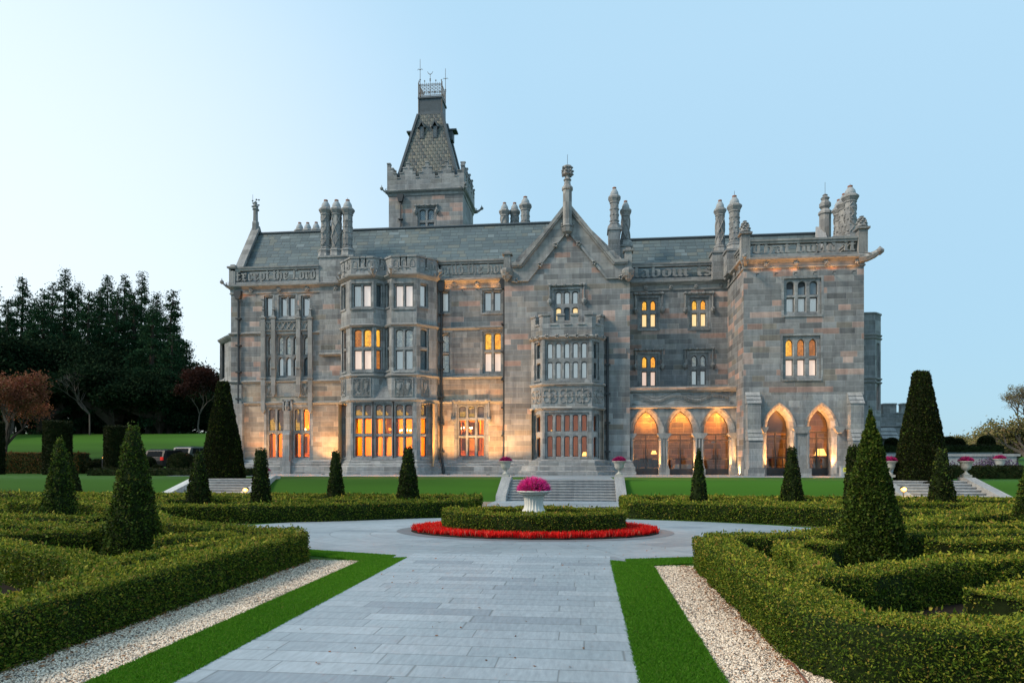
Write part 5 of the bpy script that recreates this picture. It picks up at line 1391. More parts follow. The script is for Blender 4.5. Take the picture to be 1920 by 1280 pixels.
V, F = blades('g', [([(PX0-.77, 3.5), (PX0+.012, 3.5), (PX0+.012, 8), (PX0-.77, 8)], .012, 1), ([(PX1-.012, 3.5), (PX1+.77, 3.5), (PX1+.77, 8), (PX1-.012, 8)], .012, 1),
    ([(PX0-.77, 8), (PX0+.012, 8), (PX0+.012, 13.7), (PX0-.77, 13.4)], .012, .6), ([(PX1-.012, 8), (PX1+.77, 8), (PX1+.77, 13.35), (PX1-.012, 13.7)], .012, .6),
    ([(PX0-.76, 13.15), (PX0-.3, 13.2), (PX0-.3, 13.95), (-6.4, 14.7), (-6.4, 14.1)], .016, .5), ([(PX1+.3, 13.2), (PX1+.76, 13.15), (3.3, 14.1), (3.3, 14.7), (PX1+.3, 13.9)], .016, .5)], 24000, .028, '')
tag(npmesh('grass', V, F, [0]*len(F), [M['blade']]), 'dense short green grass of the turf edging beside the path', 'grass', kind='stuff')
# loose pebbles near the camera
def pebbles(regs, dens):
    oc = np.array([(1,0,0),(0,1,0),(-1,0,0),(0,-1,0),(0,0,1),(0,0,-1)], float); fc = np.array([(0,1,4),(1,2,4),(2,3,4),(3,0,4),(1,0,5),(2,1,5),(3,2,5),(0,3,5)])
    Vs = []; Fs = []; k = 0
    for x0, x1, y0, y1 in regs:
        n = int((x1-x0)*(y1-y0)*dens); p = np.column_stack([rng.uniform(x0, x1, n), rng.uniform(y0, y1, n), np.full(n, .006)])
        s = rng.uniform(.007, .017, (n, 1, 1))*rng.uniform(.6, 1.2, (n, 1, 3)); a = rng.uniform(0, 6.28, n); c, s_ = np.cos(a), np.sin(a)
        o = oc[None]*s+rng.normal(0, .0015, (n, 6, 3)); o = np.stack([o[..., 0]*c[:, None]-o[..., 1]*s_[:, None], o[..., 0]*s_[:, None]+o[..., 1]*c[:, None], o[..., 2]*.7], -1)
        Vs.append((p[:, None]+o).reshape(-1, 3)); Fs.append((fc[None]+(np.arange(n)*6)[:, None, None]+k).reshape(-1, 3)); k += n*6
    return np.vstack(Vs), np.vstack(Fs)
t = NT('pebble', .8, .3); g = t.n('ShaderNodeNewGeometry')
t.col(t.ramp(g.outputs['Random Per Island'], [(0, (.2,.17,.15)), (.12, (.62,.49,.37)), (.4, (.88,.72,.56)), (.62, (.50,.41,.33)), (.74, (.92,.79,.65)), (.95, (.52,.30,.18))], True)); M['pebble'] = t.mat
V, F = pebbles([(-5.6, PX0-.74, 4.5, 9), (PX1+.74, 2.05, 4.5, 9), (2.05, 3.6, 5.2, 6.8)], 4200); V2, F2 = pebbles([(-5.6, PX0-.74, 9, 13.3), (PX1+.74, 2.05, 9, 13.3)], 2200)
V = np.vstack([V, V2]); F = np.vstack([F, F2+len(V)-len(V2)])
tag(npmesh('gravel', V, F, [0]*len(F), [M['pebble']]), 'loose cream and grey pebbles between the turf and the hedges', 'gravel', kind='stuff')
M['fallen'] = leafmat('fallen_leaf', [(0, (.25, .09, .04)), (.5, (.36, .16, .07)), (1, (.18, .08, .05))])
n = 1500
sd = rng.random(n) < .5; yy = rng.uniform(4.6, 13.2, n); xx = np.where(sd, -5.52+np.abs(rng.normal(0, .17, n)), 1.97-np.abs(rng.normal(0, .15, n)))
st_ = rng.random(n) < .12; xx = np.where(st_, rng.uniform(-5.5, 2.0, n), xx); yy = np.where(st_, rng.uniform(4.6, 17, n), yy)
p = np.column_stack([xx, yy, np.full(n, .032)]); a = rng.uniform(0, 6.28, n); L = rng.uniform(.012, .03, n)
d1 = np.column_stack([np.cos(a)*L, np.sin(a)*L, rng.uniform(-.004, .012, n)]); d2 = np.column_stack([-np.sin(a)*L*.5, np.cos(a)*L*.5, rng.uniform(-.004, .008, n)])
V = np.stack([p-d1, p+d2, p+d1, p-d2], 1).reshape(-1, 3)
tag(npmesh('fallen_leaves', V, np.arange(n*4).reshape(-1, 4), [0]*n, [M['fallen']]), 'brown fallen clippings strewn along the hedge feet', 'leaves', kind='stuff')

# ================================================================== FOLIAGE
M['hedge_core'] = simple('hedge_inside', (.016, .026, .007), .95, .1, .4, 12)
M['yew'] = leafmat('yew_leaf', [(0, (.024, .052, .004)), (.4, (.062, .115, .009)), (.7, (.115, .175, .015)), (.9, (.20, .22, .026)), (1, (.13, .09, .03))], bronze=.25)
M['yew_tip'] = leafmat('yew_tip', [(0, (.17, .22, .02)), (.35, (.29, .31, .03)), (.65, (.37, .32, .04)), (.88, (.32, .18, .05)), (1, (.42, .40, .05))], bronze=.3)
M['yew_dark'] = leafmat('dark_yew_leaf', [(0, (.007, .013, .004)), (.5, (.014, .024, .006)), (.9, (.03, .034, .009)), (1, (.045, .033, .011))])
M['yew_mid'] = leafmat('cone_yew_leaf', [(0, (.020, .044, .005)), (.5, (.058, .105, .012)), (.85, (.11, .155, .02)), (1, (.17, .15, .03))])
M['beech'] = leafmat('copper_beech_leaf', [(0, (.08, .03, .012)), (.5, (.16, .07, .02)), (1, (.11, .09, .02))])
def leaves(P, N, s, w, rng, out=.6, spread=.05):
    """one leaf card per point, leaning outward along N"""
    n = len(P); t = N*out+rng.normal(0, .7, (n, 3)); t /= np.linalg.norm(t, axis=1)[:, None]
    b = np.cross(t, rng.normal(0, 1, (n, 3))); b /= np.linalg.norm(b, axis=1)[:, None]
    L = s*rng.uniform(.6, 1.35, (n, 1)); W = w*rng.uniform(.7, 1.3, (n, 1))
    c = P+N*rng.uniform(-spread, spread, (n, 1))
    V = np.stack([c-t*L*.35, c+b*W+t*L*.1, c+t*L*.65, c-b*W+t*L*.1], 1)
    return V.reshape(-1, 3)
def wob(P, k, a):
    return a*(np.sin(P[:, 0]*k+1.3*np.sin(P[:, 1]*k*.7))+np.sin(P[:, 1]*k*1.3+.7)+np.sin(P[:, 2]*k*1.7+P[:, 0]*k*.5))/2
def hedge(pts, w, z1=.57, z0=0.0, closed=False, label='', dens=1.0, tip=.45, mats=('yew', 'yew_tip'), name='clipped_hedge', group=None, cat='hedge', zoff=0, ends=True):
    P = [Vector(p) for p in pts]; n = len(P); m_ = n if closed else n-1
    # finely resampled centreline
    line = []
    for i in range(m_):
        a, b = P[i], P[(i+1) % n]; k = max(1, int((b-a).length/.5))
        line += [a+(b-a)*j/k for j in range(k)]
    if not closed: line.append(P[-1])
    L = np.array([(p.x, p.y) for p in line]); N_ = len(L)
    nxt = np.roll(L, -1, 0); prv = np.roll(L, 1, 0)
    if not closed: nxt[-1] = L[-1]; prv[0] = L[0]
    tg = nxt-prv; tg /= np.linalg.norm(tg, axis=1)[:, None]+1e-9; nr = np.column_stack([tg[:, 1], -tg[:, 0]])
    sec = [(-w/2, z0), (-w/2*.98, z1-.05), (-w/2+.05, z1), (w/2-.05, z1), (w/2*.98, z1-.05), (w/2, z0)]; k = len(sec)
    V = np.array([[L[i, 0]+nr[i, 0]*o*.92, L[i, 1]+nr[i, 1]*o*.92, z-(.035 if z > z0+.01 else 0)+zoff] for i in range(N_) for o, z in sec])
    F = []; mm = N_ if closed else N_-1
    for i in range(mm):
        j = (i+1) % N_
        for q in range(k-1): F.append((i*k+q, i*k+q+1, j*k+q+1, j*k+q))
    if not closed:
        for i in (0, N_-1): F += [(i*k, i*k+1, i*k+4, i*k+5), (i*k+1, i*k+2, i*k+3, i*k+4)]
    # leaf points: density follows the distance from the path side of the garden
    segA = L if closed else L[:-1]; segB = nxt if closed else L[1:]
    ln = np.linalg.norm(segB-segA, axis=1); mid = (segA+segB)/2; dist = np.maximum(np.hypot(mid[:, 0], mid[:, 1]), 4)
    s_ = np.clip(.016+.0023*dist, .028, .14); den = dens*1.75/(s_*s_*.30)
    per = (z1-z0)*2+w; cnt = (ln*per*den).astype(int); idx = np.repeat(np.arange(len(ln)), cnt); q = len(idx)
    u = rng.random(q)[:, None]; base = segA[idx]*(1-u)+segB[idx]*u; nn = nr[idx]*(1-u)+nr[(idx+1) % N_]*u
    r_ = rng.random(q)*per; h = z1-z0
    side = np.where(r_ < h, -1, np.where(r_ < 2*h, 1, 0)); zz = np.where(r_ < h, z0+r_, np.where(r_ < 2*h, z0+r_-h, z1)); of = np.where(side == 0, (r_-2*h)-w/2, side*w/2)
    Pn = np.column_stack([base[:, 0]+nn[:, 0]*of, base[:, 1]+nn[:, 1]*of, zz+zoff])
    Nn = np.column_stack([nn[:, 0]*side, nn[:, 1]*side, (side == 0).astype(float)])
    sz = s_[idx][:, None]; topm = side == 0
    if not closed and ends:
        for i, sg in ((0, -1), (N_-1, 1)):
            e = int(w*h*den[min(i, len(den)-1)]); o = rng.uniform(-w/2, w/2, e); z = rng.uniform(z0, z1, e); dd = tg[i]*sg
            Pn = np.vstack([Pn, np.column_stack([L[i, 0]+nr[i, 0]*o, L[i, 1]+nr[i, 1]*o, z+zoff])]); Nn = np.vstack([Nn, np.tile([dd[0], dd[1], 0], (e, 1))])
            sz = np.vstack([sz, np.full((e, 1), s_[min(i, len(s_)-1)])]); topm = np.concatenate([topm, np.zeros(e, bool)])
    Nn[:, 2] += np.where(topm, 0, np.clip((Pn[:, 2]-zoff-z1+.12)/.12, 0, 1)*.8); Nn /= np.linalg.norm(Nn, axis=1)[:, None]
    Pn = Pn+Nn*(wob(Pn, 4.0, .026)+wob(Pn, 11.0, .016)+wob(Pn, 27.0, .007))[:, None]
    # a few longer shoots standing out of the clipped surface
    pick = rng.random(len(Pn)) < np.where(topm, .035, .012); Ps = Pn[pick]; Ns = Nn[pick]*.6+np.array([0, 0, .7]); Ns /= np.linalg.norm(Ns, axis=1)[:, None]
    Pn = np.vstack([Pn, Ps+Ns*.02]); Nn = np.vstack([Nn, Ns*2.2]); sz = np.vstack([sz, sz[pick]*1.7]); topm = np.concatenate([topm, topm[pick]])
    lv = leaves(Pn, Nn, sz, sz*.22, rng, .38, .028)
    nl = len(Pn); hgt = (Pn[:, 2]-z0-zoff)/h
    tipm = rng.random(nl) < np.where(topm, tip, tip*.35*np.clip(hgt, 0, 1)**1.5+.03)  # young tips thickest on top, also painting the lit-top contrast into the colour
    Fl = np.arange(nl*4).reshape(-1, 4)+len(V)
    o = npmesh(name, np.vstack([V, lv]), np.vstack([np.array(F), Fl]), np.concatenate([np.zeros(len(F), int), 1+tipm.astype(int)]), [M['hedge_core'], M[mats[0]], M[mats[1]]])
    return tag(o, label, cat, group)

GB = 'clipped yew hedges of the parterre'
EX = lambda x: x
# ---- front left bed
hedge([(-5.84, 4.4), (-5.84, 13.1)], .66, label='long straight clipped hedge nearest the left gravel strip', group=GB)
hedge([(-5.9, 13.35), (-7.7, 13.95), (-9.3, 14.9), (-11.2, 16.6), (-13.2, 19.0), (-15.5, 20.6)], .7, .575, label='clipped hedge curving away left from the left bed corner beside the oval', group=GB, dens=.8)
hedge([(-6.9, 8.6), (-6.8, 10.0), (-6.6, 11.4), (-6.3, 12.6)], .42, .565, label='short inner hedge running close behind the long left hedge', group=GB)
hedge([(-6.1, 8.0), (-7.0, 9.05), (-8.5, 9.95), (-10.0, 10.8), (-12.0, 11.3), (-15, 11.2)], .52, .58, label='clipped hedge sweeping left from the long hedge in front of the big left cone', group=GB)
hedge([(-7.4, 7.5), (-8.1, 8.0), (-9.2, 8.2), (-10.6, 8.0)], .55, .57, label='thick clipped hedge clump cut off by the left edge of the photo', group=GB)
hedge([(-6.1, 5.0), (-7.5, 5.4), (-9.5, 6.0)], .7, .56, label='clipped hedge leaving the long left hedge at the bottom left corner', group=GB, dens=.5)
hedge([(-6.9, 12.9), (-7.6, 12.2), (-8.0, 12.0)], .6, .56, label='small hedge stub to the right of the big left cone', group=GB)
hedge([(-10.2, 13.2), (-11.6, 12.6), (-13.4, 12.5), (-16, 13.2)], .6, .565, label='low hedge left of the big left cone in the front bed', group=GB)
hedge([(-9.8, 14.4), (-11.6, 14.2), (-13.5, 14.6), (-16, 15.6)], .6, .56, label='low hedge behind and left of the big left cone', group=GB, dens=.8)
hedge([(-12.4, 16.2), (-14.6, 16.4), (-18, 17.2)], .65, .57, label='low hedge in front of the smaller far left cone', group=GB, dens=.8)
hedge([(-16.5, 12), (-16.8, 15), (-17.6, 18.5), (-19.5, 20.5)], .7, .575, label='outer hedge of the front left bed at the photo edge', group=GB, dens=.6)
# ---- front right bed
hedge([(9.0, 6.6), (5.0, 6.52), (3.3, 6.46), (2.8, 6.48), (2.5, 6.6), (2.37, 6.85), (2.33, 7.4), (2.33, 13.0)], .70, label='clipped hedge along the right gravel strip, rounding the bottom right corner', group=GB)
hedge([(2.4, 13.35), (4.0, 13.9), (5.6, 15.0), (7.3, 16.6), (9.2, 18.8), (11.5, 20.2)], .7, .575, label='clipped hedge curving away right from the right bed corner beside the oval', group=GB, dens=.8)
hedge([(3.6, 12.9), (3.35, 11.6), (3.3, 10.3), (2.9, 9.1)], .42, .565, label='inner hedge running close behind the right gravel-side hedge', group=GB)
hedge([(2.75, 8.95), (3.5, 9.3), (4.6, 10.15), (5.6, 10.7), (7.0, 11.0), (9.5, 10.9)], .5, .58, label='clipped hedge sweeping right in front of the big right cone', group=GB)
hedge([(4.35, 7.85), (5.1, 8.3), (6.3, 8.3), (8.0, 7.9)], .66, .57, label='thick bronze-tinged hedge clump at the right edge of the photo', group=GB, tip=.6)
hedge([(3.9, 12.4), (4.4, 13.0)], .55, .56, label='small hedge stub left of the big right cone', group=GB)
hedge([(6.3, 13.1), (7.4, 13.4), (9.0, 13.2), (12, 13.8)], .6, .565, label='low hedge right of the big right cone in the front bed', group=GB)
hedge([(6.4, 14.6), (8.2, 14.9), (10.5, 15.2), (13.5, 16.2)], .6, .56, label='low hedge behind and right of the big right cone', group=GB, dens=.8)
hedge([(8.2, 16.6), (10.4, 16.8), (13.8, 17.8)], .62, .57, label='low hedge in front of the cone at the right photo edge', group=GB, dens=.8)
hedge([(9.4, 7), (10.4, 10), (12.4, 13), (14.5, 16), (16, 19)], .7, .575, label='outer hedge of the front right bed', group=GB, dens=.4)
# ---- back beds
def back(sg, label_side):
    f = lambda x, y: (-1.5+sg*(x+1.5), y)
    L = label_side
    hedge([(1.75, 28.1), (1.8, 24.3), (3.6, 23.7), (6.3, 22.6), (8.6, 21.2), (11.8, 20.6), (17, 21.4), (23, 22.6)] if sg > 0 else
          [(-4.75, 28.1), (-4.8, 24.6), (-6.3, 23.3), (-8.3, 22.1), (-10.8, 21.2), (-13.6, 20.6), (-18, 21.6), (-23, 22.8)], .85, .57, label=f'long front hedge of the {L} back bed facing the oval', group=GB, dens=.9, tip=.35)
    hedge([f(2.3, 28.0), f(8, 28.1), f(15, 28.2), f(24, 28.3)], .7, .575, label=f'rear hedge of the {L} back bed below the grass bank', group=GB, dens=.8)
    for i, (cx, cy, ra, rb) in enumerate(((5.0, 26.0, 2.0, 1.0), (11.2, 25.7, 2.4, 1.1), (17.8, 26.0, 2.4, 1.1), (8.0, 23.7, 1.8, .6), (14.6, 22.9, 2.4, .8), (21, 24.3, 2.2, .7))):
        hedge([f(cx+ra*math.cos(t), cy+rb*math.sin(t)) for t in np.linspace(.35, 5.9, 15)], .42, .56, closed=False, group=GB, dens=.75, 
              label=f'{["scrolled", "curled", "looping"][i % 3]} inner hedge {"nearest the steps" if i == 0 else "in the middle" if i == 1 else "towards the outer end" if i == 2 else "close to the oval" if i == 3 else "behind the outer front hedge" if i == 4 else "at the far outer front corner"} of the {L} back bed')
    hedge([f(3.0, 24.6), f(6.0, 24.7), f(9.5, 24.9), f(13, 24.3), f(18, 24.4), f(23, 25.6)], .4, .568, label=f'wavy central hedge of the {L} back bed', group=GB, dens=.75)
    hedge([f(3.5, 27.3), f(8.5, 27.1), f(14.5, 27.3), f(22, 27.2)], .45, .566, label=f'narrow hedge just in front of the rear hedge of the {L} back bed', group=GB, dens=.75)
back(1, 'right'); back(-1, 'left')
hedge([(-25.5, 23.5), (-20.6, 25.2)], .9, .6, label='dark hedge end beyond the far left cone', group=GB, dens=.6, mats=('yew_dark', 'yew'))
# ---- oval hedge round the urn
hedge([(BC[0]+2.36*math.cos(t), BC[1]+1.32*math.sin(t)) for t in np.linspace(0, 2*math.pi, 33)[:-1]], .46, .60, z0=.02, closed=True, label='low oval hedge ringing the white urn, with red flowers outside it', group=None, tip=.5)

# ---- flowers
def spikes(P, hgt, s, w, seed=1):
    r = np.random.default_rng(seed); n = len(P); L = hgt*r.uniform(.6, 1.15, (n, 1))
    t = np.column_stack([r.normal(0, .28, n), r.normal(0, .28, n), np.ones(n)]); t /= np.linalg.norm(t, axis=1)[:, None]
    a = r.uniform(0, 6.28, n); b = np.column_stack([np.cos(a), np.sin(a), np.zeros(n)])*w
    top = P+t*L
    return np.stack([P-b*.5, P+t*L*.55+b, top, P+t*L*.5-b], 1).reshape(-1, 3)
M['red_flower'] = leafmat('red_celosia', [(0, (.5, .008, .01)), (.5, (.85, .012, .012)), (.85, (.95, .04, .03)), (.95, (.7, .2, .15)), (1, (.2, .1, .03))], trans=.35)
M['pink_flower'] = leafmat('pink_heather', [(0, (.6, .015, .2)), (.4, (.92, .04, .36)), (.8, (1, .12, .5)), (.95, (.12, .10, .04)), (1, (.8, .15, .4))], trans=.35)
M['dusk_pink'] = leafmat('purple_heather', [(0, (.22, .01, .08)), (.5, (.45, .02, .16)), (1, (.6, .05, .22))])
n = 19000; a = rng.uniform(0, 2*math.pi, n); q = np.sqrt(rng.uniform(.60, 1.0, n))
clump = .05*np.sin(a*23)+.03*np.sin(a*57+1)
P = np.column_stack([BC[0]+(3.42+clump)*q*np.cos(a), BC[1]+(2.10+clump)*q*np.sin(a), np.full(n, .05)])
V = spikes(P, .16, 0, .016, 3)
tag(npmesh('red_flower_border', V, np.arange(len(V)).reshape(-1, 4), [0]*n, [M['red_flower']]), 'dense band of scarlet flower spikes around the oval hedge', 'flowers', kind='stuff')
# ---- urns
M['urn'] = simple('white_fibre_urn', (.62, .61, .56), .6, .4, .08, 8)
M['stone_urn'] = simple('weathered_stone_urn', (.40, .39, .35), .8, .3, .15, 8)
def dome_flowers(c, r, h, n, size, mat, label, cat='flowering plant', w=.008, name='heather_plant', group=None):
    u = rng.uniform(0, 2*math.pi, n); v = np.arccos(rng.uniform(0, 1, n)); k = rng.uniform(.55, 1, n)
    D = np.column_stack([np.sin(v)*np.cos(u), np.sin(v)*np.sin(u), np.cos(v)])
    P = np.array(c)+D*np.array([r, r, h])*k[:, None]
    t = D*np.array([1, 1, 1.1])+rng.normal(0, .25, (n, 3)); t /= np.linalg.norm(t, axis=1)[:, None]
    b = np.cross(t, rng.normal(0, 1, (n, 3))); b /= np.linalg.norm(b, axis=1)[:, None]; L = size*rng.uniform(.6, 1.2, (n, 1))
    V = np.stack([P-t*L*.5, P+b*w, P+t*L*.5, P-b*w], 1).reshape(-1, 3)
    mb = MB(); mb.lathe([(r*.55, c[2]-.02), (r*.5, c[2]+h*.4), (r*.2, c[2]+h*.6)], 10, Matrix.Translation((c[0], c[1], 0)))
    cv = np.array([tuple(p) for p in mb.v]); fq = [f for f in mb.f if len(f) == 4]
    return tag(npmesh(name, np.vstack([cv, V]), np.vstack([np.array(fq), np.arange(n*4).reshape(-1, 4)+len(cv)]), [0]*(len(fq)+n), [M[mat]]), label, cat, group)
ux, uy = BC[0]+.01, BC[1]+.05
urn = empty('planter_urn', (ux, uy, .05), 'large white fluted bell urn standing inside the oval hedge', 'urn')
mb = MB(); n_ = 96; pts = []; prof = [(.30, .05), (.30, .12), (.20, .18), (.16, .3), (.19, .38), (.29, .44), (.325, .53), (.315, .60), (.268, .67), (.25, .78), (.262, .92), (.29, 1.02), (.34, 1.08), (.45, 1.115), (.495, 1.15), (.48, 1.17), (.44, 1.165), (.42, 1.08)]
for r_, z_ in prof:
    for k in range(n_):
        a = 2*math.pi*k/n_; fl = 1+(.06*math.cos(a*20) if .42 < z_ < 1.09 and r_ != .42 else 0); pts.append((ux+r_*fl*math.cos(a), uy+r_*fl*math.sin(a), z_))
mb.add(pts, [(j*n_+k, j*n_+(k+1) % n_, (j+1)*n_+(k+1) % n_, (j+1)*n_+k) for j in range(len(prof)-1) for k in range(n_)])
mb.build('urn_bowl', M['urn'], urn, True)
mb = MB(); mb.box(ux-.34, ux+.34, uy-.34, uy+.34, 0.03, .05); mb.lathe([(.42, 1.1), (.01, 1.12)], 20, Matrix.Translation((ux, uy, 0))); mb.build('urn_foot', M['urn'], urn)
dome_flowers((ux, uy, 1.15), .47, .38, 4200, .17, 'pink_flower', 'bright magenta dome of heather filling the large white urn', w=.011)
def small_urn(label, loc, mat='stone_urn'):
    t = empty('stone_urn', (0, 0, 0), label, 'urn', 'stone urns on the stair pedestals')
    mb = MB(); mb.lathe([(.17, 0), (.17, .04), (.12, .07), (.07, .12), (.06, .2), (.1, .24), (.2, .3), (.25, .42), (.26, .56), (.33, .64), (.37, .67), (.37, .70), (.33, .70), (.3, .62)], 20); mb.build('urn_bowl', M[mat], t, True, local=True)
    mb = MB(); mb.box(-.2, .2, -.2, .2, -.12, 0); mb.build('urn_foot', M[mat], t, local=True)
    t.location = loc; return t
# ---- stairs
def stairs(x0, x1, yf, n, rise, tread, label, slabw=.5, urns=True, side=''):
    st = empty('stone_steps', ((x0+x1)/2, yf, 0), label, 'steps', 'stone stairs up to the terrace')
    mb = MB()
    for k in range(n):
        mb.box(x0, x1, yf+k*tread+.02, yf+n*tread+.3, k*rise+.004, (k+1)*rise-.035, None); mb.box(x0, x1, yf+k*tread-.04, yf+n*tread+.32, (k+1)*rise-.035, (k+1)*rise)
    mb.build('tread', M['pale_stone'], st)
    for (a, b) in ((x0-slabw, x0), (x1, x1+slabw)):
        mb = MB(); ye_ = yf+n*tread+.2; zt = n*rise+.16
        mb.add([(a, yf-.35, 0), (b, yf-.35, 0), (b, ye_, 0), (a, ye_, 0), (a, yf-.35, .28), (b, yf-.35, .28), (b, ye_-.35, zt), (a, ye_-.35, zt), (a, ye_+.3, zt), (b, ye_+.3, zt), (a, ye_+.3, 0), (b, ye_+.3, 0)],
               [(0,1,5,4), (4,5,6,7), (7,6,9,8), (0,4,7,8,10), (1,11,9,6,5), (8,9,11,10)])
        mb.build('cheek_wall', M['pale_stone'], st)
    return st, n*rise+.16
s1, zt = stairs(X(953, 34)-.05, X(1153, 34)+.05, 33.7, 8, T/8, .28, 'broad pale stone steps with cheek walls in front of the gabled centre')
def put_urn(px, y, z, label, fl, r=.36):
    x = X(px, y); small_urn(label, (x, y, z+.12)); dome_flowers((x, y, z+.80), r, .26, 700, .12, 'dusk_pink', fl, w=.016)
put_urn(948, 36.0, zt, 'pale stone urn on the left pedestal of the central steps', 'purple heather in the urn left of the central steps')
put_urn(1161, 36.0, zt, 'pale stone urn on the right pedestal of the central steps', 'purple heather in the urn right of the central steps')
s2, _ = stairs(14.9, 18.6, 33.0, 8, T/8, .40, 'pale stone steps partly hidden by the tall right cone')
s3, _ = stairs(-21.3, -17.6, 33.0, 8, T/8, .40, 'pale stone steps at the left behind the topiary cones')
put_urn(1668, 36.9, zt, 'pale stone urn left of the tall right cone', 'purple heather in the urn beside the tall right cone')
put_urn(1811, 36.9, zt, 'pale stone urn above the right-hand steps', 'purple heather in the urn above the right-hand steps')
put_urn(1875, 46, T+.3, 'white urn farthest right beside the long hedge', 'purple heather in the farthest right urn')
put_urn(498, 47.5, T-.55, 'small urn half hidden behind a slim cone by the left wing', 'purple heather showing beside a slim cone at the left wing')

# ---- topiary
def cone(x, y, h, r0, r1, label, z=0.0, n=None, size=None, group='topiary cones', shaggy=.0, mats=('yew_dark', 'yew_mid'), tip=.8, bulge=.04, name='topiary_cone', cat='topiary'):
    d = math.hypot(x, y); s = size or min(max(.026+.0021*d, .05), .13)
    sl = h; area = math.pi*(r0+r1)*h; n = n or int(min(area*1.9/(s*s*.34), 60000))
    u = rng.uniform(0, 2*math.pi, n); t = 1-np.sqrt(rng.uniform(0, 1, n)) if r1 < r0*.5 else rng.uniform(0, 1, n)
    t = np.where(rng.random(n) < .25, rng.uniform(0, 1, n), t)
    prof = lambda t: (r0+(r1-r0)*t)+bulge*r0*np.sin(math.pi*np.clip(t, 0, 1))*(1-t)
    rr = prof(t)*(1+shaggy*np.maximum(0, rng.normal(0, 1, n)))
    P = np.column_stack([x+rr*np.cos(u), y+rr*np.sin(u), z+h*t]); N = np.column_stack([np.cos(u), np.sin(u), np.full(n, (r0-r1)/h)]); N /= np.linalg.norm(N, axis=1)[:, None]
    nt = int(n*max(.02, (r1*r1)/((r0+r1)*h)))
    ut, rt_ = rng.uniform(0, 6.28, nt), r1*np.sqrt(rng.uniform(0, 1, nt)); Pt = np.column_stack([x+rt_*np.cos(ut), y+rt_*np.sin(ut), z+h+rng.normal(0, .03+shaggy*.5, nt)]); P = np.vstack([P, Pt]); N = np.vstack([N, np.tile([0, 0, 1.], (nt, 1))])
    P = P+N*(wob(P, 5, .02)+wob(P, 13, .014))[:, None]
    V = leaves(P, N*.6+np.array([0, 0, .55]), np.full((len(P), 1), s), np.full((len(P), 1), s*.3), rng, .9, .03)
    mb = MB(); mb.lathe([(float(prof(q))*.93, z+h*q) for q in np.linspace(0, .985, 12)], 20, Matrix.Translation((x, y, 0)))
    cv = np.array([tuple(p) for p in mb.v]); fq = np.array([f for f in mb.f if len(f) == 4])
    capq = []
    tipm = rng.random(len(P)) < tip
    k = len(cv)-20; capv = [(k, k+5, k+10, k+15), (k+5, k+6, k+9, k+10)]
    F = np.vstack([fq, np.array(capv[:1]), np.arange(len(V)).reshape(-1, 4)+len(cv)])
    o = npmesh(name, np.vstack([cv, V])-np.array([x, y, z]), F, np.concatenate([np.zeros(len(fq)+1, int), 1+tipm.astype(int)]), [M['hedge_core'], M[mats[0]], M[mats[1]]])
    o.location = (x, y, z); return tag(o, label, cat, group)
def at(px, y): return X(px, y)
cone(at(250, 13.2), 13.2, 2.66, .55, .12, 'tall shaggy cone in the front left bed, the largest on the left', shaggy=.05)
cone(at(112, 17.3), 17.3, 2.52, .50, .09, 'shaggy cone at the far left, smaller than its neighbour', shaggy=.05)
cone(at(1632, 13.6), 13.6, 2.82, .66, .03, 'wide bushy cone in the front right bed', shaggy=.05, n=34000)
cone(at(1632, 13.6), 13.6, .75, .2, .05, 'loose leader of the bushy right cone', z=2.2, shaggy=.25, n=1200, group=None) if False else None
cone(at(1948, 18.3), 18.3, 2.4, .62, .15, 'cone cut off by the right edge of the photo', shaggy=.04)
for px, y, pt, hw_, r1, lab in ((489, 22.6, 843, 19.5, .16, 'slim cone with a narrow top in front of the left wing steps'), (373, 24.3, 850, 24.5, .12, 'dark cone left of the low starlike lamp'),
        (629, 27, 848, 17.5, .13, 'slim dark cone left of the twin bays'), (765, 25.2, 841, 23.5, .14, 'dark cone in front of the twin bays'),
        (1310, 25, 846, 19, .06, 'spiky slim cone in front of the arcade'), (1485, 27, 841, 22.5, .12, 'dark cone in front of the right wing arches'),
        (1600, 23.9, 838, 19, .17, 'slim leaning cone just left of the bushy right cone'), (1765, 25.6, 845, 26, .15, 'dark cone in front of the right-hand steps'),
        (128, 31.5, 853, 26, .12, 'cone behind the far left cone, warmly lit on one side')):
    r = ray(px); d = y/r[1]; cone(X(px, y), y, H-(pt-864)/1280*d, hw_/1280*d, r1, lab, mats=('yew_dark', 'yew_mid'), tip=.3, shaggy=.02)
cone(X(418, 37.5), 37.5, Z(418, 718, 37.5)-.8, 1.2, .30, 'towering dark cone beside the left wing', z=.8, tip=.12, mats=('yew_dark', 'yew_mid'), n=26000, bulge=.10, group='two towering yew cones')
cone(X(1727, 37), 37, Z(1727, 699, 37)-.6, 1.26, .36, 'towering dark cone right of the right wing', z=.6, tip=.12, mats=('yew_dark', 'yew_mid'), n=26000, bulge=.12, group='two towering yew cones')
for px, y, pt, w_, lab in ((108, 46, 791, 23, 'tall clipped yew column on the left lawn'), (218, 50, 800, 20, 'tall clipped yew column near the parked cars'), (-16, 46, 792, 20, 'clipped yew column cut off by the left edge')):
    d = y/ray(px)[1]; z = hill(X(px, y), y); cone(X(px, y), y, Z(px, pt, y)-z, w_/1280*d, w_/1280*d*.98, lab, z=z, mats=('yew_dark', 'yew_dark'), group='clipped yew columns', bulge=.0, name='topiary_column', tip=.1)
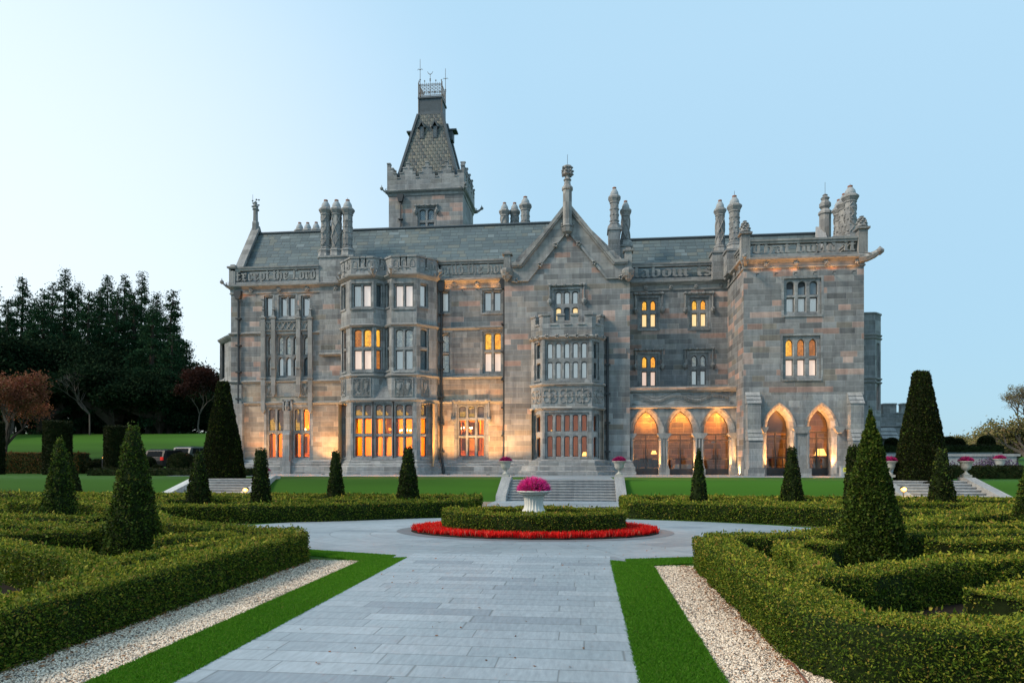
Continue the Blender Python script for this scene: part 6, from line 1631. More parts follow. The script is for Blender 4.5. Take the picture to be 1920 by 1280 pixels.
def dome(px, y, base, top, w_, lab, group='clipped dome shrubs', mats=('yew_dark', 'yew_dark'), z=None):
    d = y/ray(px)[1]; x = X(px, y); zt_ = Z(px, top, y); z = hill(x, y) if z is None else z; r = w_/1280*d; n = int(2500)
    u = rng.uniform(0, 6.28, n); v = np.arccos(rng.uniform(-.1, 1, n)); D = np.column_stack([np.sin(v)*np.cos(u), np.sin(v)*np.sin(u), np.cos(v)]); hh = zt_-z
    sup = np.abs(D)**.8*np.sign(D); P = np.array([0, 0, hh*.35])+sup*np.array([r, r, hh*.65]); V = leaves(P, D, np.full((n, 1), .12), np.full((n, 1), .04), rng, .5, .03)
    mb = MB(); mb.lathe([(r*.85, 0), (r*.95, hh*.35), (r*.8, hh*.7), (r*.5, hh*.9), (r*.1, hh*.97)], 16); cv = np.array([tuple(p) for p in mb.v]); fq = np.array([f for f in mb.f if len(f) == 4])
    o = npmesh('dome_shrub', np.vstack([cv, V]), np.vstack([fq, np.arange(n*4).reshape(-1, 4)+len(cv)]), [0]*len(fq)+[1]*n, [M['hedge_core'], M[mats[0]]]); o.location = (x, y, z)
    return tag(o, lab, 'shrub', group)
dome(340, 48, 880, 849, 23, 'large clipped dome shrub in front of the parked cars')
dome(373, 47.5, 880, 864, 14, 'small clipped dome right of the large dome by the cars'); dome(278, 49, 880, 857, 13, 'clipped ball shrub right of the near yew column'); 
dome(173, 50, 880, 864, 13, 'low clipped ball left of the bollard lamp'); dome(161, 52, 880, 858, 11, 'rearmost clipped ball beside the copper hedge'); dome(183, 53, 880, 861, 11, 'small ball shrub directly left of the bollard')
dome(296, 47, 880, 872, 9, 'tiny clipped ball in front of the black car')
for px, pt, w_ in ((1672, 821, 11), (1779, 819, 11), (1796, 822, 10.5), (1849, 817, 13)):
    dome(px, 58, 852, pt, w_, {1672: 'dark yew dome close to the manor behind the garden wall', 1779: 'dark yew dome just right of the towering right cone', 1796: 'second dark yew dome right of the towering right cone', 1849: 'isolated dark yew dome farthest right'}[px], 'yew domes above the far hedge', z=Z(px, 840, 58)-.2)
# ---- hedges at the sides
def h_at(p0, p1, y0, y1, zb, ptop, w, lab, name='clipped_hedge', mats=('yew_dark', 'yew_dark'), dens=.5, tip=.1):
    a, b = (X(p0, y0), y0), (X(p1, y1), y1); zt_ = Z((p0+p1)/2, ptop, (y0+y1)/2)
    return hedge([a, b], w, zt_, zb, label=lab, mats=mats, dens=dens, tip=tip, name=name, group='hedges around the terrace lawn')
h_at(172, 474, 43.5, 43.5, T, 878.5, .9, 'long low dark hedge along the top of the left bank')
h_at(-60, 158, 50, 50, T, 849, 1.2, 'russet copper hedge behind the left cones', mats=('beech', 'beech'))
h_at(1779, 1990, 41, 41, T, 874, .9, 'dark hedge along the terrace at the right edge')
h_at(1655, 1876, 57, 57, T+.9, 835, 1.0, 'dark flat hedge below the yew domes')
h_at(-60, 195, 30.2, 30.2, 0, 930, .8, 'low hedge on the far left below the bank', mats=('yew_dark', 'yew'))
# ---- garden wall right
gw = empty('garden_wall', (X(1760, 50), 50, T), 'low pale coped garden wall behind the right-hand urns', 'wall')
mb = MB(); z1_ = Z(1760, 855, 50); mb.box(X(1650, 50), X(1906, 50), 50, 50.4, T-.2, z1_); mb.build('wall', M['pale_stone'], gw)
mb = MB(); mb.box(X(1650, 50)-.05, X(1912, 50), 49.9, 50.5, z1_, z1_+.16); mb.build('coping', M['pale_stone'], gw)
gw = empty('garden_wall', (X(1760, 53), 53, T), 'upper slate-topped wall below the dark flat hedge at the right', 'wall')
mb = MB(); z1_ = Z(1760, 851, 53); mb.box(X(1650, 53), X(1876, 53), 53, 53.4, T-.2, z1_); mb.build('wall', M['dressed'], gw)
mb = MB(); mb.box(X(1650, 53), X(1878, 53), 52.9, 53.6, z1_, z1_+.12); mb.build('coping', M['slate'], gw)
M['lavender'] = leafmat('purple_lavender', [(0, (.05, .06, .03)), (.5, (.11, .07, .14)), (1, (.2, .12, .26))])
n = 1900; P = np.column_stack([rng.uniform(X(1780, 48), X(1925, 48), n), rng.uniform(47.4, 49, n), np.full(n, T)]); P[:, 2] += rng.uniform(.6, 1.1, n)*(.8+.4*np.sin(P[:, 0]*1.7)); V = leaves(P, np.tile([0, 0, 1.], (n, 1)), np.full((n, 1), .16), np.full((n, 1), .03), rng, .7, .05)
tag(npmesh('lavender', V, np.arange(len(V)).reshape(-1, 4), [0]*n, [M['lavender']]), 'hazy purple lavender in front of the low garden wall', 'lavender', kind='stuff')

# ================================================================== TREES
M['bark'] = simple('dark_bark', (.05, .038, .03), .9, .2, .3, 5); M['pale_bark'] = simple('pale_birch_bark', (.3, .28, .25), .85, .2, .3, 6); M['grey_bark'] = simple('grey_bark', (.12, .10, .085), .9, .2, .3, 6)
M['conifer'] = leafmat('conifer_foliage', [(0, (.010, .030, .014)), (.5, (.020, .056, .028)), (1, (.04, .078, .036))], .9, .03, trans=.12)
M['ever'] = leafmat('dark_evergreen_foliage', [(0, (.008, .018, .010)), (.6, (.015, .032, .016)), (1, (.026, .042, .018))], .9, .03, trans=.1)
M['cherry'] = leafmat('salmon_cherry_leaf', [(0, (.16, .05, .03)), (.5, (.30, .10, .065)), (.8, (.22, .09, .04)), (1, (.12, .10, .03))])
M['redleaf'] = leafmat('dull_red_leaf', [(0, (.025, .010, .008)), (1, (.06, .018, .012))])
M['olive'] = leafmat('olive_spring_leaf', [(0, (.12, .12, .04)), (.5, (.20, .18, .07)), (1, (.24, .17, .09))])
M['cedar'] = leafmat('blue_cedar_foliage', [(0, (.03, .05, .05)), (1, (.06, .09, .09))])
def conifer(x, y, ztop, r, label, seed, mat='conifer', z=None, dens=1.0, gap=0, group='dark conifers of the wood behind the left lawn', lean=0):
    rg_ = np.random.default_rng(seed); z = hill(x, y) if z is None else z; h = ztop-z
    t = empty('conifer', (x, y, z), label, 'conifer tree', group)
    mb = MB(); mb.tube([(x, y, z-.3), (x+lean*.4, y, z+h*.5), (x+lean, y, z+h*.99)], r*.09, 7, .03)
    Ps = []; Ns = []; nb = int(h*5.5*dens)
    for k in range(nb):
        q = (k+rg_.random())/nb; q = q**.85; zz = z+h*(.04+.955*q); a = rg_.uniform(0, 6.28)
        R_ = r*(1-q)**.95*rg_.uniform(.5, 1.15)+.2; dr = rg_.uniform(-.15, .25)
        cx = x+lean*q*q; e = np.array([math.cos(a), math.sin(a), 0])
        m_ = max(3, int(R_*9*dens)); tt = rg_.uniform(.15, 1, m_)**.8
        p = np.array([cx, y, zz])+e*(R_*tt)[:, None]; p[:, 2] += R_*(dr*tt-.28*tt*tt)+rg_.normal(0, .12, m_)
        tip_ = np.array([cx, y, zz])+e*R_; mb.tube([(cx, y, zz), (cx+e[0]*R_*.6, y+e[1]*R_*.6, zz+R_*(dr*.6-.1)), (tip_[0], tip_[1], zz+R_*(dr-.28))], .05, 3, .012)
        sd_ = np.array([-e[1], e[0], 0]); p = np.repeat(p, 8, 0); p += rg_.normal(0, .38, (len(p), 1))*sd_+rg_.normal(0, .13, (len(p), 3)); Ps.append(p); Ns.append(np.tile(e+np.array([0, 0, -.3]), (len(p), 1)))
    P = np.vstack(Ps); N = np.vstack(Ns); s = .27; V = leaves(P, N, np.full((len(P), 1), s), np.full((len(P), 1), s*.27), rg_, .8, .1)
    mb.build('trunk', M['bark'], t)
    npmesh('crown', V, np.arange(len(V)).reshape(-1, 4), [0]*len(P), [M[mat]], t, (x, y, z)); return t
k = 0
CL = [(-45, 560, 88, 'outermost'), (60, 560, 96, 'pointed middle'), (95, 530, 100, 'needle-thin'), (142, 530, 98, 'leaning needle-like'), (183, 540, 90, 'ragged'), (215, 545, 86, 'short broad'), (248, 545, 88, 'dense even'), (322, 590, 94, 'sparse-topped'), (290, 548, 96, 'twin-topped'), (-20, 520, 84, 'leftmost'), (38, 518, 90, 'shorter'), (118, 503, 94, 'tall windswept'), (78, 545, 82, 'narrow'), (198, 514, 96, 'slender pointed'), (162, 545, 84, 'mid-height'), (230, 516, 92, 'steeple-shaped'), (262, 510, 98, 'tallest'),
      (303, 543, 88, 'thin, right-leaning'), (282, 575, 82, 'lower dense'), (345, 640, 88, 'small detached'), (10, 560, 82, 'stout'), (318, 625, 80, 'drooping')]
for i, (px, pt, y, ad) in enumerate(CL):
    zt_ = Z(px, pt, y); conifer(X(px, y), y, zt_, (6.2 if i % 3 else 7.2) if i < 19 else 4.6, f'{ad} dark conifer {["outside the left photo edge","behind the left half of the wood","deep between the left conifers","above the bare young tree","above the second yew column","in front of the steeple-shaped conifer","in front of the tallest conifer","nearest the manor at the wood end","just behind the right end of the wood","at the left photo edge","behind the salmon cherry","left of the middle of the wood","among the left conifers","in the middle of the wood","below the slender tops","just left of the tallest conifer","near the right end of the wood","at the right end of the wood","at the front right of the wood","between the wood and the manor","low at the far left of the wood","beside the small detached conifer"][i]}', 100+i, lean=1.8 if i == 17 else .4)
def broad(name, x, y, ztop, r, label, mat, seed, z=None, n=9000, s=.3, trunk='grey_bark', cat='tree', group=None, bare=False, hb=.25, dens=1.0, flat=.5, depth=5, tr=None):
    rg_ = np.random.default_rng(seed); z = hill(x, y) if z is None else z; h = ztop-z
    t = empty(name, (x, y, z), label, cat, group); mb = MB(); tips = []
    def grow(p, d, L, rad, lev):
        q = p+d*L; mb.tube([p, (p+q)/2+Vector(rg_.normal(0, L*.04, 3)), q], rad, 5 if lev < 2 else 3, rad*.62)
        if lev >= 2: tips.append(q)
        if lev >= depth: return
        for _ in range(3 if lev < 3 else 3):
            v = Vector(rg_.normal(0, 1, 3)); v.z = abs(v.z)*.5+.1; nd = (d*.75+v.normalized()*.75).normalized(); grow(q, nd, L*rg_.uniform(.62, .82), rad*.6, lev+1)
    L0 = h*hb; grow(Vector((x, y, z-.2)), Vector((0, 0, 1)), L0, tr or h*.028, 0)
    tp = np.array([tuple(q) for q in tips])
    c = np.array([x, y, z+h*.5])
    # fit the limbs into the crown's envelope
    ex = max(np.abs(tp[:, 0]-x).max(), np.abs(tp[:, 1]-y).max()); fx = r/ex; fz = h/(tp[:, 2].max()-z)
    for v_ in mb.v:
        g_ = min(1, max(0, (v_.z-z)/L0)); v_.x = x+(v_.x-x)*(1+(fx-1)*g_); v_.y = y+(v_.y-y)*(1+(fx-1)*g_); v_.z = z+(v_.z-z)*fz
    tp = np.column_stack([x+(tp[:, 0]-x)*fx, y+(tp[:, 1]-y)*fx, z+(tp[:, 2]-z)*fz])
    mb.build('trunk', M[trunk], t)
    if n:
        i_ = rg_.integers(0, len(tp), n); P = tp[i_]+rg_.normal(0, min(r*.085, .16) if tr and r > 6 else r*.085, (n, 3)); N = P-c; N /= np.linalg.norm(N, axis=1)[:, None]
        V = leaves(P, N, np.full((n, 1), s), np.full((n, 1), s*.36), rg_, .4, .1); npmesh('crown', V, np.arange(n*4).reshape(-1, 4), [0]*n, [M[mat]], t, (x, y, z))
    return t
broad('cherry_tree', X(12, 56), 56, Z(30, 708, 56), 3.7, 'small cherry tree with salmon pink autumn leaves at the left edge', 'cherry', 5, n=13000, s=.17, trunk='bark', hb=.12, tr=.08)
broad('evergreen_tree', X(15, 76), 76, Z(20, 640, 76), 8.5, 'broad dark rounded evergreen behind the cherry at the left edge', 'ever', 6, n=42000, s=.34, hb=.12)
broad('evergreen_tree', X(-70, 74), 74, Z(-60, 660, 74), 7, 'dark evergreen beyond the left edge', 'ever', 16, n=9000, s=.4, hb=.12)
broad('bare_tree', X(168, 75), 75, Z(165, 695, 75), 3.4, 'leafless young tree standing before the dark wood', None, 7, n=0, hb=.24, tr=.09)
broad('red_leaved_tree', X(374, 78), 78, Z(374, 690, 78), 3.2, 'dull red-leaved tree with a pale trunk by the manor', 'redleaf', 8, n=9000, s=.2, trunk='grey_bark', hb=.24, tr=.11)
broad('evergreen_tree', X(400, 84), 84, Z(398, 695, 84), 3.6, 'dark rounded evergreen squeezed against the manor', 'ever', 9, n=9000, s=.35, hb=.12)
for i, (px, y, pt, r) in enumerate(((85, 79, 700, 6.5), (215, 79, 700, 6.5), (300, 79, 715, 6), (150, 84, 660, 8), (255, 83, 670, 8), (340, 80, 745, 5.5), (400, 82, 770, 5), (378, 80, 796, 4), (352, 80, 792, 4))):
    broad('evergreen_shrub', X(px, y), y, Z(px, pt, y), r, f'dark undergrowth evergreen {["behind the yew columns","under the steeple-shaped conifer","low at the front of the wood","deep in the left wood","deep in the middle of the wood","at the wood edge beside the pale trunk","low beside the manor corner","lowest, under the dull red tree","low between the red tree and the wood"][i]}', 'ever', 30+i, n=30000, s=.30, hb=.05, trunk='bark', group='dark evergreens filling the wood', cat='evergreen')
broad('bare_tree', X(1938, 95), 95, Z(1938, 705, 95), 6.6, 'big bare spreading tree at the right edge with thin new leaf', 'olive', 23, n=3800, s=.15, hb=.2, depth=7, tr=.26)
conifer(X(1858, 110), 110, Z(1858, 786, 110), 3.0, 'small blue cedar left of the bare spreading tree', 300, 'cedar', z=1.0, dens=.7, group=None)
for i, (px, y, pt, r, m_) in enumerate(((1905, 100, 800, 6, 'olive'), (1880, 120, 812, 6, 'olive'), (1832, 170, 826, 9, 'olive'), (1800, 175, 832, 9, 'olive'), (1775, 130, 818, 4, 'olive'), (1760, 190, 834, 9, 'olive'), (1940, 90, 790, 6, 'olive'), (1870, 190, 822, 10, 'olive'))):
    broad('distant_tree', X(px, y), y, Z(px, pt, y), r, f'hazy olive spring tree {["under the bare spreading tree","between the cedar and the bare tree","low on the right horizon","lower on the horizon by the yew domes","peeping over the yew dome pair","lowest beside the towering right cone","at the photo edge","behind the blue cedar"][i]}', m_, 50+i, n=5000, s=.3 if y < 150 else .5, hb=.14, group='hazy trees on the right horizon', z=-1.0 if y < 125 else 0.0)
for i in range(26):
    px = -200+i*90 if i < 6 else 1700+(i-6)*30
# ================================================================== SMALL THINGS
M['black_paint'] = simple('black_car_paint', (.012, .013, .016), .45, .2, .05); M['blue_paint'] = simple('dark_car_paint', (.05, .07, .09), .25, .6, .05)
M['silver_paint'] = simple('silver_car_paint', (.07, .09, .10), .4, .3, .05); M['car_glass'] = simple('car_window_glass', (.012, .015, .018), .8, .04, .02)
M['tyre'] = simple('tyre_rubber', (.015, .015, .015), .8); M['rim'] = simple('alloy_rim', (.4, .4, .42), .3, .6, .05, metal=.8); M['tail'] = emit('red_tail_lamp', (.6, .02, .015), .35)
def car(x, y, rz, mat, label):
    z = hill(x, y)+.03; c = empty('parked_car', (0, 0, 0), label, 'car', 'cars parked behind the hedges')
    L, W_, Hh = 4.7, .93, 1.75
    side = [(-2.35, .35), (-2.38, .8), (-2.3, 1.1), (-2.05, 1.68), (-1.7, 1.75), (.2, 1.72), (.75, 1.5), (1.15, 1.12), (2.1, 1.0), (2.33, .8), (2.35, .4)]
    mb = MB(); mb.prism(side+[(1.9, .3), (1.75, .62), (1.35, .78), (.95, .62), (.85, .3), (-.95, .3), (-1.05, .62), (-1.45, .78), (-1.85, .62), (-1.95, .3)][:0]+[(2.3, .3), (-2.3, .3)], -W_, W_)
    o = mb.build('body', M[mat], c, local=True)
    b = o.modifiers.new('bevel', 'BEVEL'); b.width = .09; b.segments = 3
    mb = MB()
    for s in (-1, 1):
        yy = s*(W_+.004)
        for w_ in ([(-1.95, 1.15), (-1.85, 1.6), (-1.1, 1.62), (-1.1, 1.15)], [(-1.03, 1.15), (-1.03, 1.62), (-.2, 1.62), (-.2, 1.15)], [(-.12, 1.15), (-.12, 1.61), (.25, 1.58), (.85, 1.18)]): mb.poly([(a, yy, b_) for a, b_ in w_])
    mb.poly([(-2.31, -.72, 1.16), (-2.31, .72, 1.16), (-2.13, .66, 1.6), (-2.13, -.66, 1.6)]); mb.poly([(.4, -.72, 1.68), (.4, .72, 1.68), (1.06, .8, 1.2), (1.06, -.8, 1.2)])
    mb.build('window', M['car_glass'], c, local=True)
    for s in (-1, 1):
        mb = MB(); mb.box(-2.4, -2.28, s*.9-.06 if s > 0 else -.93, s*.9+.03 if s > 0 else -.70, .85, 1.12); mb.build('tail_light', M['tail'], c, local=True)
        for xx in (-1.45, 1.4):
            Mw = Matrix.Translation((xx, s*(W_-.08), .36)) @ Matrix.Rotation(R(90), 4, 'X')
            mb = MB(); mb.lathe([(.2, -.11), (.34, -.11), (.36, -.07), (.36, .07), (.34, .11), (.2, .11)], 20, Mw); wh = mb.build('wheel', M['tyre'], c, local=True)
            mb = MB()
            for k in range(6): a = k*1.047; mb.tube([Mw @ Vector((0, 0, -s*.115)), Mw @ Vector((.22*math.cos(a), .22*math.sin(a), -s*.115))], .03, 4)
            mb.lathe([(.2, -.112), (.24, -.118), (.24, .118), (.2, .112)], 16, Mw); mb.build('rim', M['rim'], wh, local=True)
    mb = MB(); mb.box(-2.39, -2.33, -.2, .2, .62, .72); mb.build('number_plate', M['white_cloth'], c, local=True)
    for s in (-1, 1):
        mb = MB(); mb.tube([(-1.9, s*.7, 1.79), (.0, s*.7, 1.79)], .02, 5); mb.build('roof_rail', M['iron'], c, local=True)
    c.location = (x, y, z); c.rotation_euler = (0, 0, rz); return c
car(X(324, 56), 56, R(84), 'black_paint', 'black estate car seen from behind beside the large dome shrub')
car(X(374, 58), 58, R(80), 'silver_paint', 'silver car mostly hidden behind the large dome and dark cone')
# bollard lamp
bl = empty('bollard_lamp', (X(193, 50), 50, hill(X(193, 50), 50)), 'slim black bollard lamp with a small amber light on the left lawn', 'bollard lamp')
p_ = org(bl); mb = MB(); mb.lathe([(.09, p_.z), (.08, p_.z+.1), (.07, p_.z+1.15), (.1, p_.z+1.17), (.1, p_.z+1.2)], 10, Matrix.Translation((p_.x, p_.y, 0))); mb.lathe([(.1, p_.z+1.32), (.1, p_.z+1.36), (.03, p_.z+1.4)], 10, Matrix.Translation((p_.x, p_.y, 0))); mb.build('post', M['iron'], bl)
mb = MB(); mb.lathe([(.05, p_.z+1.2), (.05, p_.z+1.32)], 8, Matrix.Translation((p_.x, p_.y, 0))); mb.build('lamp_lens', M['shade'], bl)

# uplights at the foot of the walls
def spot(parent, loc, d, power, ang, col=(1, .52, .17), blend=.9, size=.05):
    l = bpy.data.lights.new('lamp_glow', 'SPOT'); l.energy = power*K; l.color = col; l.spot_size = R(ang); l.spot_blend = blend; l.shadow_soft_size = size
    o = bpy.data.objects.new('lamp_glow', l); C.objects.link(o); o.parent = parent
    o.location = Vector(loc)-org(parent); o.rotation_euler = (-Vector(d)).to_track_quat('Z', 'Y').to_euler(); return o
def uplight(px, y, power, where, ang=95, d=(0, .30, 1), z=T, lens=.085, col=(1, .50, .16)):
    x = X(px, y); u = empty('uplight', (x, y, z), f'small recessed ground uplight {where}', 'uplight', 'ground uplights along the manor wall')
    mb = MB(); mb.lathe([(lens+.04, z+.0), (lens+.045, z+.035), (lens+.01, z+.045)], 14, Matrix.Translation((x, y, 0)), cap=False); mb.build('housing', M['iron'], u)
    mb = MB(); mb.lathe([(lens, z+.012), (lens*.8, z+.03), (.01, z+.036)], 12, Matrix.Translation((x, y, 0)), cap=False); mb.build('lens', M['lens'], u)
    spot(u, (x, y, z+.09), d, power, ang, col); return u
UP = [(606, 48.2, 1600, 'at the right end of the left wing'), (478, 48.2, 1000, 'by the left corner of the left wing'), 
      (841, 48.0, 2100, 'under the wall left of the lit triple window'), (915, 48.0, 2100, 'under the wall right of the lit triple window'), (962, 47.0, 1500, 'at the left corner of the gabled centre'),
      ]
for px, y, p, wh in UP: uplight(px, y, p, wh)
for px, wh in ((1193, 'at the left jamb of the first arcade arch'), (1231, 'at the right jamb of the first arcade arch'), (1258.5, 'at the left jamb of the middle arcade arch'), (1296.5, 'at the right jamb of the middle arcade arch'), (1326, 'at the left jamb of the third arcade arch'), (1363.5, 'at the right jamb of the third arcade arch')):
    uplight(px, YAR-.02, 1900, wh, ang=58, d=(0, .06, 1), lens=.05, col=(1, .42, .12))
for px, wh in ((1445, 'at the left jamb of the left right-wing arch'), (1476.5, 'at the right jamb of the left right-wing arch'), (1525, 'at the left jamb of the right right-wing arch'), (1555, 'at the right jamb of the right right-wing arch')):
    uplight(px, YF+.0, 2200, wh, ang=58, d=(0, .06, 1), lens=.05, col=(1, .42, .12))
uplight(1432, YF-.9, 1700, 'between the left buttress and the right wing arches', d=(0, .35, 1)); uplight(1586, YF-.9, 1700, 'beside the small sign box at the right wing', d=(0, .35, 1)); uplight(1385, YF+1.2, 1400, 'in the corner between arcade and right wing', d=(.3, .1, 1))
# cornice wash lamps, on top of the string courses
def wash(px0, px1, f, y, n, power, wh):
    for k in range(n):
        u = f.u(px0)+(f.u(px1)-f.u(px0))*(k+.5)/n; q = f.M @ Vector((u, -.42, f.z((px0+px1)/2, y)))
        e = empty('wash_lamp', q, f'tiny wash lamp {wh}, {["first", "second", "third", "fourth", "fifth", "sixth"][k]} from the left', 'lamp', 'tiny wash lamps under the cornices')
        mb = MB(); mb.box(q.x-.09, q.x+.09, q.y-.04, q.y+.04, q.z-.06, q.z); mb.box(q.x-.015, q.x+.015, q.y, q.y+.42, q.z-.05, q.z-.02); mb.build('housing', M['lead'], e)
        spot(e, (q.x, q.y, q.z+.04), (0, .25, 1), power*1.6, 140, (1, .40, .08))
wash(825, 940, fC, 545, 4, 16, 'under the cornice between bay and gable'); wash(1400, 1615, fF, 513, 6, 16, 'under the cornice of the right wing'); wash(435, 600, fA, 563, 4, 6, 'under the cornice of the left wing')
# the two bright low lamps among the beds
M['star'] = emit('bright_amber_lamp', (1, .52, .14), 2.6)
for px, py, y, lab in ((461, 918, 32.9, 'bright low amber spotlight glaring beside the left steps'), (1694, 917, 32.9, 'bright low amber spotlight glaring at the foot of the towering right cone')):
    x, z = X(px, y), Z(px, py, y); s = empty('garden_spotlight', (x, y, z-.3), lab, 'spotlight', 'glaring garden spotlights')
    mb = MB(); mb.tube([(x, y, z-.6), (x, y, z)], .03, 6); mb.lathe([(.11, -.14), (.12, .05), (.13, .06)], 12, Matrix.Translation((x, y+.0, z)) @ Matrix.Rotation(R(-70), 4, 'X') @ Matrix.Rotation(R(180), 4, 'X'), cap=False); mb.build('housing', M['iron'], s)
    mb = MB(); mb.lathe([(.01, -.11), (.1, -.06), (.13, 0), (.1, .06), (.01, .11)], 12, Matrix.Translation((x, y-.02, z))); mb.build('lens', M['star'], s)
    l = bpy.data.lights.new('lamp_glow', 'POINT'); l.energy = 60*K; l.color = (1, .6, .2); l.shadow_soft_size = .1; lo = bpy.data.objects.new('lamp_glow', l); C.objects.link(lo); lo.parent = s; lo.location = (0, -.35, .35)
# the little sign box with an H
sb = empty('sign_box', (X(1585, 46.0), 46.0, T), 'small grey box with a yellow H sign beside the right wing uplight', 'sign')
x = org(sb).x; mb = MB(); mb.box(x-.26, x+.26, 46, 46.3, T, T+.62); mb.box(x-.29, x+.29, 45.97, 46.33, T+.62, T+.66); mb.build('cabinet', M['pale_stone'], sb)
M['yellow'] = simple('yellow_sign', (.7, .65, .06), .5, .4, .03); M['sign_black'] = simple('sign_black', (.02, .02, .02), .6)
mb = MB(); mb.box(x-.13, x+.15, 45.985, 46, T+.28, T+.56); o = mb.build('sign_plate', M['yellow'], sb)
mb = MB(); mb.box(x-.06, x-.03, 45.978, 45.985, T+.34, T+.5); mb.box(x+.05, x+.08, 45.978, 45.985, T+.34, T+.5); mb.box(x-.03, x+.05, 45.978, 45.985, T+.405, T+.435); mb.build('letter', M['sign_black'], o)
# irrigation pipe on the right gravel
mb = MB(); mb.tube([(*G(px, py, .012), z) for px, py, z in ((1468, 1236, .012), (1478, 1240, .022), (1487, 1247, .022), (1494, 1256, .02), (1503, 1268, .02), (1514, 1281, .02), (1530, 1300, .02))], .012, 7)
tag(mb.build('irrigation_hose', simple('brown_hose', (.2, .08, .05), .6)), 'short brown irrigation hose lying on the right gravel strip', 'hose')

# ================================================================== FURNITURE SEEN THROUGH THE GLASS
def chair(x, y, rz, label, mat='wood', tall=1.15):
    c = empty('dining_chair', (0, 0, 0), label, 'chair', 'chairs seen through the ground floor glass')
    mb = MB(); mb.box(-.25, .25, -.25, .25, .43, .5); mb.build('seat', M['drape'], c, local=True)
    mb = MB(); mb.prism([(-.24, .5), (.24, .5), (.24, tall-.1), (.15, tall), (-.15, tall), (-.24, tall-.1)], .2, .27); mb.build('backrest', M[mat], c, local=True)
    for a in (-.22, .22):
        for b in (-.22, .22): mb = MB(); mb.tube([(a, b, 0), (a*.95, b*.95, .44)], .022, 5); mb.build('leg', M['wood'], c, local=True)
    for a in (-.27, .27): mb = MB(); mb.tube([(a, .2, .7), (a, -.2, .68), (a, -.22, .45)], .02, 5); mb.build('armrest', M['wood'], c, local=True)
    c.location = (x, y, T+.02); c.rotation_euler = (0, 0, rz); return c
M['pale_fabric'] = simple('pale_chair_fabric', (.5, .46, .4), .9)
for px, y, rz, lab, m_ in ((1203, 51.0, 100, 'leftmost chair behind the first arcade arch', 'wood'), (1220, 51.2, 80, 'middle chair behind the first arcade arch', 'wood'), (1231, 51.6, 95, 'right chair behind the first arcade arch', 'wood'),
        (1262, 51.2, 100, 'chair at the left end of the white table', 'wood'), (1274, 51.9, 10, 'chair behind the white table', 'wood'),
        (1450, 49.2, 95, 'dark chair at the left behind the left wing arch', 'wood'), (1462, 49.5, 80, 'middle chair behind the left wing arch', 'wood'), (1476, 49.4, 60, 'pale chair behind the left wing arch', 'pale_fabric'),
        (1529, 48.9, 185, 'left pale upholstered chair in front of the lamp', 'pale_fabric'), (1547, 48.9, 175, 'right pale upholstered chair in front of the lamp', 'pale_fabric')):
    chair(X(px, y), y, R(rz), lab, m_)
tb = empty('dining_table', (X(1285, 51.2), 51.2, T), 'dining table under a white cloth behind the middle arcade arch', 'table'); q = org(tb)
mb = MB(); mb.box(q.x-.75, q.x+.75, q.y-.4, q.y+.4, T+.7, T+.74); mb.build('tabletop', M['wood'], tb)
for a in (-.65, .65):
    for b in (-.3, .3): mb = MB(); mb.tube([(q.x+a, q.y+b, T+.02), (q.x+a, q.y+b, T+.7)], .03, 5); mb.build('leg', M['wood'], tb)
mb = MB(); mb.add([(q.x-.78, q.y-.43, T+.75), (q.x+.78, q.y-.43, T+.75), (q.x+.78, q.y+.43, T+.75), (q.x-.78, q.y+.43, T+.75), (q.x-.9, q.y-.5, T+.3), (q.x+.9, q.y-.5, T+.3), (q.x+.9, q.y+.5, T+.3), (q.x-.9, q.y+.5, T+.3)], [(0,1,2,3), (0,4,5,1), (1,5,6,2), (2,6,7,3), (3,7,4,0)])
tag(mb.build('tablecloth', M['white_cloth']), 'white tablecloth hanging over the table in the arcade', 'tablecloth')
def table_lamp(x, y, z, label, power, s=1.0, col=(1, .5, .14)):
    t = empty('table_lamp', (x, y, z), label, 'lamp', 'lamps glowing inside the manor')
    mb = MB(); mb.lathe([(.1*s, z), (.12*s, z+.02), (.05*s, z+.1*s), (.09*s, z+.25*s), (.03*s, z+.42*s)], 12, Matrix.Translation((x, y, 0))); mb.build('lamp_base', M['wood'], t)
    mb = MB(); mb.lathe([(.28*s, z+.4*s), (.15*s, z+.72*s)], 16, Matrix.Translation((x, y, 0)), cap=False); mb.build('lamp_shade', M['shade'], t)
    l = bpy.data.lights.new('lamp_glow', 'POINT'); l.energy = power*K; l.color = col; l.shadow_soft_size = .15; lo = bpy.data.objects.new('lamp_glow', l); C.objects.link(lo); lo.parent = t; lo.location = (0, 0, .85*s)
    return t
sd_ = empty('side_table', (X(1538, 50.4), 50.4, T), 'small dark side table carrying the glowing lamp in the right wing', 'table'); q = org(sd_)
mb = MB(); mb.box(q.x-.5, q.x+.5, q.y-.3, q.y+.3, T+.72, T+.77); mb.build('tabletop', M['wood'], sd_); 
for a in (-.42, .42): mb = MB(); mb.box(q.x+a-.03, q.x+a+.03, q.y-.25, q.y+.25, T+.02, T+.72); mb.build('leg', M['wood'], sd_)
table_lamp(q.x, q.y, T+.77, 'glowing table lamp between the two pale chairs in the right wing', 60, 1.5)
table_lamp(X(1036, 50.5), 50.5, T+2.6, 'soft lamp glowing in the left corner of the oriel room', 12, .9); table_lamp(X(1097, 51), 51, T+1.0, 'small glowing lamp low in the right corner of the oriel room', 9, .9); table_lamp(X(1226, 53.2), 53.2, T+1.2, 'small orange lamp deep behind the first arcade arch', 10, .8)
cb = empty('sideboard', (X(1217, 53.2), 53.2, T), 'dark sideboard deep behind the first arcade arch', 'sideboard'); q = org(cb)
mb = MB(); mb.box(q.x-1.3, q.x+1.6, q.y-.25, q.y+.3, T+.02, T+1.2); mb.build('cabinet', M['wood'], cb); mb = MB()
